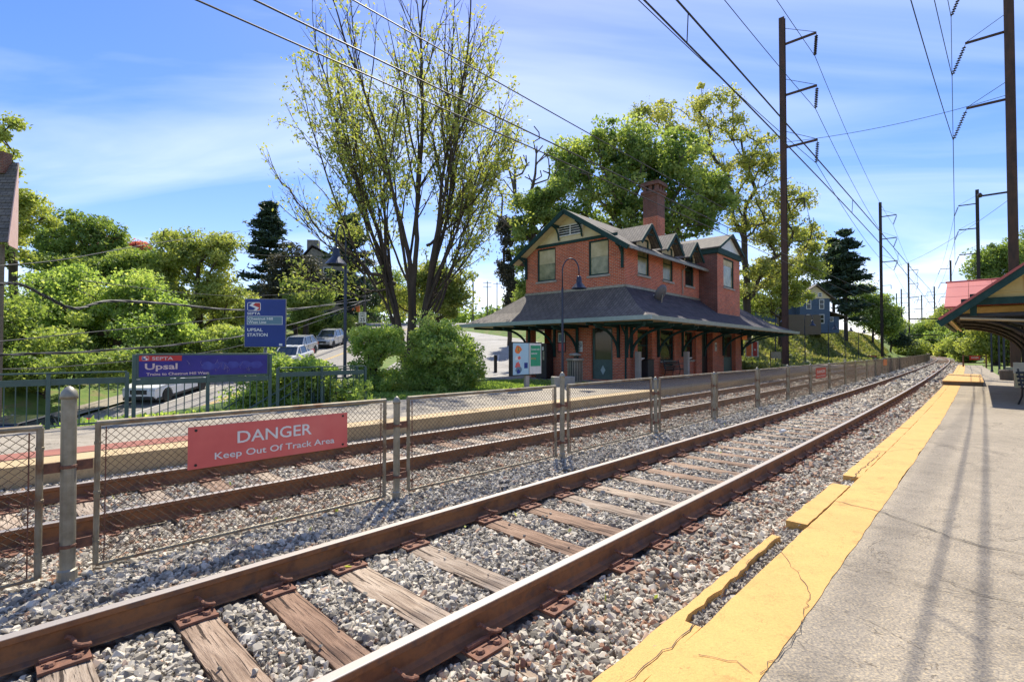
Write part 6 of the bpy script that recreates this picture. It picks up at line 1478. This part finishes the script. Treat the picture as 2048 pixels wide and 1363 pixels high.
# --- the big many-stemmed tree
def big_tree():
    rng = np.random.default_rng(21); y = 26.0; b = px(822, 700, y); b.z = -.1; b = np.array(b)
    root = thing('tree', 'very tall many-stemmed tree with thin upright branches and sparse yellow-green leaves', 'tree', b)
    V = []; Fc = []; LP_ = []; LT = []
    def seg(p, q, ra, rb, sides=6):
        d = q-p; L = np.linalg.norm(d); d = d/L; u = np.cross(d, [0, 0, 1.]) if abs(d[2]) < .95 else np.cross(d, [1., 0, 0]); u /= np.linalg.norm(u); w_ = np.cross(d, u)
        sides = 7 if ra > .05 else 4; a = np.arange(sides)*2*pi/sides; k0 = sum(len(x) for x in V) if False else seg.n; ring = np.cos(a)[:, None]*u+np.sin(a)[:, None]*w_
        V.append(p+ring*ra); V.append(q+d*rb*.3+ring*rb); seg.n += 2*sides; Fc.extend([(k0+j, k0+(j+1) % sides, k0+sides+(j+1) % sides, k0+sides+j) for j in range(sides)])
    seg.n = 0
    def shoot(p, d, L, r, lev, leafy):
        st = .55 if lev < 2 else .4; n = max(3, int(L/st)); d = d/np.linalg.norm(d); q = p; nc = 0
        side = rng.random()*6.28
        for i in range(n):
            f = i/n; d = d + rng.normal(0, .045 if lev < 2 else .07, 3) + np.array([0, 0, .040 if lev else .030]); d /= np.linalg.norm(d)
            q2 = q+d*L/n; ra = r*(1-f)**.8+.006; rb = r*(1-(i+1)/n)**.8+.005; seg(q, q2, ra, rb)
            if lev < 3 and f > (.22 if lev == 0 else .12) and rng.random() < (.62 if lev == 0 else .50 if lev == 1 else .4):
                side += 2.2+rng.normal(0, .5); e = np.cross(d, [cos(side), sin(side), .1]); e /= np.linalg.norm(e)
                cd = d*cos(.42)+e*sin(.42)*rng.uniform(.8, 1.4); shoot(q2, cd, (L*(1-f))*rng.uniform(.32, .62) if lev == 0 else L*(1-f*.6)*rng.uniform(.3, .55), ra*.5, lev+1, leafy)
            if lev >= 1:
                h = (q2[2])/21; base_d = (1.0 if h < .55 else max(.12, 1.0-(h-.55)*2.4))*rng.choice([.0, .15, 1, 1.9])
                nl = rng.poisson((3.6 if lev == 1 else 7.8)*base_d*leafy)
                for _ in range(nl): LP_.append(q2+rng.normal(0, .17, 3)); LT.append(.35+.35*h+rng.normal(0, .14))
            q = q2
    P0 = np.zeros(3)
    stems = [(a_, b_, L_, r_*.62) for a_, b_, L_, r_ in [(q0, q1, q2*1.12, q3) for q0, q1, q2, q3 in [(-.62, .05, 14.5, .17), (-.46, .25, 16.5, .20), (-.30, -.15, 18.5, .22), (-.14, .12, 20.5, .25), (.02, -.1, 21.5, .27), (.14, .22, 20.5, .22), (.28, -.12, 18.5, .2), (.42, .15, 16.5, .17), (.56, -.05, 13.5, .14), (-.2, .4, 17, .16), (.2, -.38, 15.5, .15), (-.38, -.32, 15, .15), (.36, .36, 16, .15), (.66, .1, 10.5, .12)]]]
    trunks = [(-.30, .02, .24), (.03, -.03, .30), (.26, .04, .22)]; tp_ = []
    for kx, ky, rt in trunks:
        pts = [np.array([kx*.6, ky, .3])]
        for i in range(9): z = .3+(i+1)*.62; pts.append(np.array([kx*.6+kx*(z-.3)*.62+rng.normal(0, .02), ky+ky*z*.5+rng.normal(0, .02), z]))
        for i in range(9): seg(pts[i], pts[i+1], rt*(1-.055*i), rt*(1-.055*(i+1)))
        tp_.append(pts)
    for i, (tx, ty, L, r) in enumerate([(q0*1.18, q1, q2, q3*.85) for q0, q1, q2, q3 in stems]):
        k = 0 if tx < -.22 else 2 if tx > .16 else 1; j = [9, 7, 5, 8, 6, 4][i % 6]; p = tp_[k][j]; dirx = tx*.66-(trunks[k][0]*.10)
        shoot(p, np.array([dirx, ty*.6, 1.0]), L-p[2]*.75, r*.95, 0, 1.0)
        p = tp_[k][max(2, j-2)]; shoot(p, np.array([dirx*1.25+rng.normal(0, .12), ty*.5+rng.normal(0, .25), .95]), (L-p[2]*.8)*rng.uniform(.62, .9), r*.62, 0, 1.15)
        if i % 2: p = tp_[k][j-1]; shoot(p, np.array([dirx*1.7+rng.normal(0, .2), rng.normal(0, .4), .9]), (L-p[2])*rng.uniform(.4, .65), r*.45, 0, 1.3)
    seg(P0+np.array([0, 0, -.4]), P0+np.array([0, 0, 1.1]), .48, .34)
    # the long, low, almost bare limb on the left and a lower right one
    for tgt, lf, r in (((548, 352), .12, .10), ((600, 440), .25, .07), ((1010, 300), .8, .07), ((620, 560), .5, .06)):
        t = np.array(px(*tgt, y-.5))-b; p = np.array([0, 0, 5.0 if tgt[0] < 700 else 7.0])+np.array([-.8 if tgt[0] < 700 else .8, 0, 0]); n = 16; q = p
        for i in range(n):
            f = (i+1)/n; x = p+(t-p)*f+np.array([0, 0, -.6*sin(pi*f)])+rng.normal(0, .10, 3)
            seg(q, x, r*(1-f*.9)+.01, r*(1-(f+.05)*.9)+.012)
            if i > 3:
                for _ in range(2): shoot(x, (t-p)/np.linalg.norm(t-p)*.7+np.array([0, rng.normal(0, .5), rng.uniform(-.1, .8)]), rng.uniform(.8, 2.2), .018, 2, lf)
            q = x
    link('trunk', fastmesh('trunk', np.concatenate(V), np.array([f for f in Fc]), MT['bark'], smooth=True), root)
    P = np.array(LP_); 0 and print('big tree leaves', len(P), 'limb faces', len(Fc))
    leaves(P, .112, np.array(LT), MT['sparse'], rng, 'crown', root)
big_tree()
def bare_tree(label, y, base, tips, seed, r0=.2):
    rng = np.random.default_rng(seed); b = px(base[0], base[1], y); C = []
    for u, v in tips:
        c = np.array(px(u, v, y))
        for _ in range(9): C.append(c+rng.normal(0, 1, 3)*np.array([22, 16, 22])*y/F)
    b.z = float(ground_z(b.x, b.y)[0]); root = thing('bare_tree', label, 'tree', b); C = np.array(C)-np.array(b)
    grow(np.zeros(3), C, np.array([0, 0, (C[:, 2].mean())*.75]), r0, rng, MT['barkgrey'], root, wig=.18, rmin=.018)
bare_tree('leafless tree with dead branches behind the big tree and the station roof', 44, (1062, 640), [(1010, 300), (1040, 270), (1075, 290), (1100, 300), (1030, 340), (990, 390), (1000, 425), (1090, 350), (1060, 330)], 5, .26)
# --- trees behind the station
tree('maple_tree', 'broad dense green maple directly behind the station roof', 'tree', 47, (1260, 640), [(1180, 330, 85, 75), (1240, 290, 75, 60), (1330, 330, 95, 80), (1120, 430, 70, 50), (1230, 400, 90, 70), (1360, 420, 90, 70), (1300, 470, 90, 50), (1430, 400, 45, 60)], 'deep', 34000, .23, 31, dens=1.0, cl=.95, r0=.5, bark='barkgrey', airy=.85)
tree('oak_tree', 'tall oak with yellow-green young leaves and dark open limbs right of the chimney', 'tree', 56, (1494, 640), [(1300, 245, 55, 35), (1400, 215, 50, 35), (1370, 280, 70, 40), (1450, 260, 60, 45), (1500, 330, 60, 50), (1560, 400, 70, 50), (1580, 470, 65, 50), (1530, 300, 40, 40), (1420, 330, 60, 45), (1600, 410, 30, 40), (1550, 540, 60, 40), (1330, 220, 40, 25), (1450, 200, 35, 25), (1480, 420, 40, 60), (1540, 460, 50, 50), (1500, 560, 50, 50)], 'oakleaf', 24000, .22, 32, dens=.9, cl=.8, r0=.42, top=.8, airy=.62)
tree('tree', 'bright lime-green tree between the tall steel pole and the blue house', 'tree', 62, (1560, 660), [(1550, 560, 60, 45), (1590, 590, 45, 30), (1530, 610, 50, 30), (1620, 520, 30, 50), (1600, 470, 40, 30)], 'lime', 14000, .22, 33, dens=1.2, cl=.8, r0=.3, airy=.7)
tree('tree', 'light green tree left of the station behind its left gable', 'tree', 42, (1055, 640), [(1075, 400, 50, 32), (1050, 470, 40, 45), (1110, 380, 35, 28), (1060, 560, 30, 60), (1100, 440, 45, 35)], 'spring', 15000, .17, 34, dens=1.8, cl=.6, r0=.25, airy=.7)
tree('columnar_evergreen', 'dark narrow ivy-covered tree left of the station roof', 'tree', 52, (1018, 650), [(1010, 470, 14, 40), (1014, 540, 18, 50), (1024, 600, 20, 45)], 'darkleaf', 9000, .16, 35, dens=3.5, cl=.5, r0=.25)
tree('tree', 'yellow-green round tree behind the right side of the big tree', 'tree', 38, (880, 650), [(880, 590, 50, 60), (915, 560, 38, 50), (850, 540, 45, 45), (930, 610, 22, 30), (790, 600, 40, 45)], 'sparse', 11000, .15, 36, dens=1.8, cl=.6, r0=.2, tone=-.1)
# --- left woods
tree('tree', 'yellow-leaved tree behind the steep roof at the far left', 'tree', 34, (40, 560), [(-20, 320, 55, 55), (30, 430, 70, 60), (-30, 480, 80, 60), (10, 260, 30, 30)], 'lime', 14000, .17, 41, dens=1.4, cl=.7, airy=.8)
tree('tree', 'green round-topped tree standing highest above the left woods', 'tree', 46, (165, 620), [(165, 465, 65, 55), (120, 500, 50, 50), (215, 490, 40, 45), (170, 520, 70, 40)], 'spring', 16000, .19, 42, dens=1.3, cl=.75, airy=.7)
tree('tree', 'small pink-red leaved tree showing above the left woods', 'tree', 50, (238, 620), [(235, 488, 38, 14), (265, 495, 30, 12), (215, 505, 30, 14)], 'pinkleaf', 4000, .2, 43, dens=3, cl=.5)
tree('tree', 'large yellow-green tree above the blue Upsal board', 'tree', 40, (400, 650), [(360, 510, 60, 45), (420, 510, 60, 50), (330, 560, 60, 50), (440, 580, 45, 55), (390, 620, 70, 50), (340, 470, 25, 18), (445, 480, 35, 25)], 'lime', 26000, .16, 44, dens=1.8, cl=.7, r0=.3, airy=.75)
tree('tree', 'bright green bushy tree in the middle of the left woods', 'tree', 33, (240, 700), [(200, 590, 110, 60), (290, 600, 70, 55), (120, 560, 70, 40), (230, 660, 130, 50), (100, 640, 80, 60), (340, 670, 60, 50)], 'hedge', 30000, .15, 45, dens=1.8, cl=.7)
tree('tree', 'pale spring-green tree filling the dip between the round-topped tree and the yellow-green tree', 'tree', 43, (270, 640), [(250, 540, 70, 40), (300, 530, 50, 40), (190, 550, 60, 35), (110, 540, 60, 40)], 'spring', 15000, .18, 59, dens=1.6, cl=.7)
tree('tree', 'dark green tree at the left edge below the cables', 'tree', 27, (10, 720), [(10, 640, 90, 60), (-60, 600, 70, 80), (60, 690, 90, 45), (-20, 730, 80, 40)], 'deep', 20000, .14, 46, dens=2.2, cl=.6)
tree('shrub', 'dark green undergrowth behind the railing at the left edge', 'shrub', 24.5, (90, 760), [(0, 745, 120, 38), (130, 735, 110, 35), (230, 722, 90, 30)], 'deep', 16000, .12, 47, dens=2.5, cl=.5, r0=.06)
tree('shrub', 'dark green undergrowth behind the blue Upsal board', 'shrub', 34, (400, 720), [(330, 705, 80, 28), (430, 690, 70, 35), (500, 690, 40, 28)], 'deep', 14000, .15, 48, dens=2.2, cl=.6, r0=.06)
tree('tree', 'pale yellow-green tree just left of the blue station sign', 'tree', 44, (470, 690), [(460, 640, 35, 40), (440, 660, 50, 35), (485, 610, 25, 30)], 'lime', 8000, .16, 49, dens=2, cl=.6)
def conifer(label, y, base, top_v, widths, n_leaf, size, seed, mat='needle', layers=16, droop=.12, gaps=.25):
    rng = np.random.default_rng(seed); b = px(base[0], base[1], y); b.z = float(ground_z(b.x, b.y)[0])-.2; z1 = px(base[0], top_v, y).z; H = z1-b.z; k = y/F
    root = thing('pine_tree', label, 'tree', b); C = []; W = []
    for i in range(layers*7):
        f = rng.random()**.85; h = H*(widths[0]+(1-widths[0])*f); R = np.interp(f, np.linspace(0, 1, len(widths)-1), widths[1:])*k*rng.uniform(.55, 1.1)
        a = rng.random()*6.28
        if rng.random() < gaps and f < .8: continue
        for t in np.linspace(.25, 1, 5): C.append([cos(a)*R*t, sin(a)*R*t, h-R*t*droop+R*t*t*.15]); W.append(.16+.2*t*R/3)
    C = np.array(C); W = np.array(W); m = MB(); m.tube([(0, 0, -.3), (0, 0, H*.5), (0, 0, H*.98)], [H*.018, H*.012, .03], 7)
    for i in range(0, len(C)-4, 5): m.tube([(0, 0, C[i][2]-.1), tuple(C[i+2]), tuple(C[i+4])], [.05, .03, .015], 4, cap=False)
    m.build('trunk', MT['bark'], root)
    per = rng.multinomial(n_leaf, np.full(len(C), 1/len(C))); idx = np.repeat(np.arange(len(C)), per); off = rng.normal(size=(len(idx), 3))*(W[idx][:, None])*np.array([1.3, 1.3, .55])
    leaves(C[idx]+off, size, rng.normal(.45, .2, len(idx)), MT[mat], rng, 'crown', root, long=3.2, flat=.4); return root
conifer('dark pointed pine rising above the street behind the blue station sign', 60, (538, 640), 406, [.12, 60, 58, 46, 30, 6], 16000, .22, 51)
conifer('tall dark pine just right of the blue house', 92, (1692, 660), 460, [.22, 46, 42, 34, 26, 8], 14000, .30, 52)
conifer('second pine with a bare leaning trunk behind the swan-neck lamps', 96, (1668, 660), 478, [.4, 34, 32, 28, 20, 6], 9000, .30, 53)
conifer('dark spruce mass behind the left branches of the big tree', 64, (700, 650), 430, [.08, 62, 62, 52, 36, 10], 16000, .24, 54)
tree('magnolia_tree', 'dark bronze-leaved round magnolia behind the parked cars', 'tree', 55, (592, 640), [(590, 545, 55, 45), (560, 580, 42, 40), (625, 580, 40, 42), (590, 520, 35, 28)], 'darkleaf', 15000, .2, 55, dens=1.5, cl=.7)
tree('tree', 'small light green tree right of the blue station sign', 'tree', 52, (610, 660), [(590, 590, 40, 28), (635, 595, 42, 30), (610, 620, 48, 30), (600, 565, 25, 18)], 'spring', 11000, .17, 56, dens=1.8, cl=.6)
tree('hedge', 'clipped green hedge along the far kerb behind the parked cars', 'hedge', 58, (640, 665), [(600, 650, 35, 18), (650, 648, 35, 20), (690, 645, 30, 22), (560, 655, 30, 18)], 'deep', 9000, .18, 57, dens=2.4, cl=.6, r0=.06)
tree('tree', 'spring-green tree at the junction behind the big tree trunk', 'tree', 86, (800, 650), [(740, 590, 40, 40), (800, 600, 50, 40), (770, 560, 35, 30)], 'spring', 9000, .25, 58, dens=1, cl=1.1)
# --- shrubs by the platform
tree('shrub', 'tall thin-twigged shrub with pinkish stems right of the stair railing', 'shrub', 17.6, (765, 790), [(744, 682, 40, 36), (785, 680, 26, 32), (735, 728, 30, 38), (772, 760, 45, 26)], 'hedge', 13000, .065, 61, dens=9, cl=.24, r0=.07, bias=.3, top=.3, tone=.15)
tree('shrub', 'large dense rounded green shrub left of the station lawn', 'shrub', 18.2, (890, 785), [(885, 700, 62, 50), (860, 680, 40, 32), (915, 735, 48, 48), (850, 740, 42, 42), (880, 765, 68, 22)], 'hedge', 30000, .07, 62, dens=9, cl=.30, r0=.08, bias=.25, top=.3, tone=.15)
tree('hedge', 'low green hedge growing behind the platform railing under the blue station sign', 'hedge', 13.2, (560, 800), [(560, 745, 70, 30), (620, 750, 60, 28), (520, 790, 60, 32), (600, 790, 90, 30), (670, 785, 60, 26), (500, 815, 40, 20)], 'hedge', 26000, .06, 63, dens=9, cl=.26, r0=.05, bias=.3, top=.3)
# --- right of the line and down the cutting
tree('tree', 'round dark-trunked tree right of the two pines above the cutting', 'tree', 116, (1745, 670), [(1745, 610, 35, 35), (1765, 640, 35, 35), (1725, 590, 25, 25), (1780, 650, 25, 25), (1740, 635, 35, 26)], 'deep', 15000, .32, 71, dens=.9, cl=1.3)
tree('tree', 'dark shaded evergreen at the bottom of the round tree above the cutting', 'tree', 135, (1780, 690), [(1785, 662, 22, 30), (1800, 682, 18, 18)], 'needle', 6000, .3, 72, dens=1, cl=1.2)
tree('tree', 'tall green tree above the shelter roof at the right', 'tree', 92, (1985, 650), [(1985, 510, 30, 30), (2020, 500, 35, 30), (1965, 530, 20, 25), (2010, 540, 45, 35), (1990, 570, 45, 30), (2070, 500, 50, 50)], 'spring', 16000, .3, 73, dens=.9, cl=1.2)
tree('tree', 'bright green thicket under the shelter roof at the right', 'shrub', 60, (1990, 720), [(1975, 650, 35, 40), (2010, 660, 35, 40), (2045, 650, 35, 50), (1960, 690, 25, 25), (2000, 700, 45, 25), (2050, 700, 40, 25)], 'lime', 16000, .22, 74, dens=1.5, cl=.8)
tree('shrub', 'dark green shrub beside the end of the near platform', 'shrub', 75, (1935, 710), [(1925, 690, 22, 26), (1945, 700, 22, 20), (1935, 665, 18, 22)], 'deep', 7000, .24, 75, dens=1.5, cl=.8)
far = [(1845, 665, 25, 20, 190, 'spring'), (1870, 650, 26, 26, 200, 'lime'), (1895, 640, 24, 28, 185, 'lime'), (1830, 680, 18, 16, 200, 'spring'), (1915, 660, 24, 30, 150, 'spring'), (1855, 690, 30, 14, 180, 'deep'), (1885, 680, 30, 16, 170, 'deep'), (1808, 676, 16, 26, 210, 'needle'), (1790, 650, 16, 40, 240, 'spring'), (1940, 640, 24, 40, 130, 'spring'), (1905, 700, 24, 10, 140, 'lime'), (1820, 697, 14, 8, 150, 'lime')]
flab = ['olive green tree at the head of the cutting', 'yellow-green tree standing in the middle of the cutting view', 'tall yellow-green tree behind the gantry', 'small green tree left of the gantry', 'leafy tree between the gantry and the shelter', 'dark thicket under the gantry beams', 'dark shrubs beside the distant bend of the track', 'blue-dark conifer at the left of the distant cutting', 'far tree behind the left-hand catenary poles', 'tree beside the third right-hand catenary pole', 'low lime shrubs at the outside of the bend', 'low shrubs at the inside of the bend']
for i, (u, v, ru, rv, y, mt_) in enumerate(far):
    tree('tree' if rv > 14 else 'shrub', flab[i], 'tree' if rv > 14 else 'shrub', y, (u, 705), [(u, v, ru, rv), (u-ru*.5, v+rv*.4, ru*.7, rv*.7), (u+ru*.5, v+rv*.3, ru*.7, rv*.7)], mt_, 5000, .5, 80+i, dens=.35, cl=2.0, bark='barkgrey')
# distant belt of trees so that the land has a wooded horizon
def belt(label, pts, n, size, seed, mat):
    rng = np.random.default_rng(seed); C = []
    for (x, y, h) in pts:
        for _ in range(60): d = rng.normal(size=3); d /= np.linalg.norm(d); C.append([x+d[0]*h*.55, y+d[1]*h*.55, float(ground_z(x, y)[0])+h*.5+d[2]*h*.5])
    C = np.array(C); idx = rng.integers(0, len(C), n); P = C[idx]+rng.normal(size=(n, 3))*h*.08
    o = leaves(P, size, rng.normal(.45, .2, n), MT[mat], rng, 'far_woods', None, kind='stuff', tri=True); o['label'] = label; o['category'] = 'woods'
R8 = random.Random(8)
belt('distant woods along the horizon beyond the houses', [(x, 175+R8.uniform(-15, 15)+(abs(x)*.12), R8.uniform(9, 15)) for x in range(-330, 60, 9)], 60000, .8, 91, 'spring')
belt('distant woods on the right of the railway', [(150+R8.uniform(-8, 8)+k*9, 95+k*1.5, R8.uniform(9, 14)) for k in range(-2, 14)], 26000, .6, 92, 'deep')
belt('woods along the top of the left railway bank', [(x, y, R8.uniform(8, 12)) for x, y in [(30+k*6.5, 84+k*9.2) for k in range(13)]], 32000, .5, 93, 'spring')
# ground plants on the banks
def scatter(label, name, n, region, size, mat, seed, hgt=.25, flat=0):
    rng = np.random.default_rng(seed); s0, s1, q0, q1 = region; s = rng.uniform(s0, s1, n); q = rng.uniform(q0, q1, n); x, y = TPa(s, q); z = ground_z(x, y)
    cl_ = rng.random(n); P = np.stack([x, y, z+rng.random(n)**2*hgt], 1); t = .5+.25*np.sin(s*.35)*np.cos(q*.5)+rng.normal(0, .18, n)
    o = leaves(P, size, t, MT[mat], rng, name, None, kind='stuff', flat=-1.0, tri=True); o['label'] = label; o['category'] = 'ground cover'
scatter('rough yellow-green grass on the sloping bank beyond the station', 'bank_grass', 70000, (40, 165, 8.5, 24), .30, 'bankleaf', 95, .5)
scatter('grass and weeds on the right-hand bank beyond the platform', 'bank_weeds', 30000, (44, 140, -20, -6), .30, 'bankleaf', 96, .6)
scatter('short lawn between the platform and the station', 'lawn', 40000, (9, 19.0, 9.6, 14), .09, 'hedge', 97, .06)
scatter('weeds along the edge of the far platform', 'weeds', 5000, (-6, 8, 9.3, 10.4), .08, 'hedge', 98, .12)
# leaf litter and rubbish on the ballast
rng = np.random.default_rng(77); s = rng.uniform(1, 14, 60); q = rng.uniform(-1.5, 5.2, 60); x, y = TPa(s, q)
o = leaves(np.stack([x, y, np.full(60, -.155)], 1), .035, rng.random(60), MT['lime'], rng, 'fallen_leaves', None, kind='stuff', flat=-.5)
m = MB(); rr_ = random.Random(12)
for _ in range(140):
    s_, q_ = rr_.uniform(.2, 9), rr_.choice([rr_.uniform(.95, 2.6), rr_.uniform(-1.6, -.9)]); p_ = TP(s_, q_, -.165+rr_.uniform(0, .02)); a_ = rr_.uniform(0, 6.3); l_ = rr_.uniform(.05, .17)
    m.tube([p_, p_+Vector((cos(a_)*l_*.5, sin(a_)*l_*.5, .012)), p_+Vector((cos(a_+.3)*l_, sin(a_+.3)*l_, 0))], .0016, 3)
m.build('dry_twigs', MT['wood2'], kind='stuff')
p = pz(1561, 865, -.14); o = thing('plastic_bottle', 'small white plastic bottle lying between the rails', 'bottle', p, .6); MB().tube([(0, 0, .03), (.14, 0, .03), (.17, 0, .03), (.2, 0, .03)], [.033, .033, .014, .014], 10).build('bottle_body', MT['white'], o)
0 and print('objects', len(bpy.data.objects))
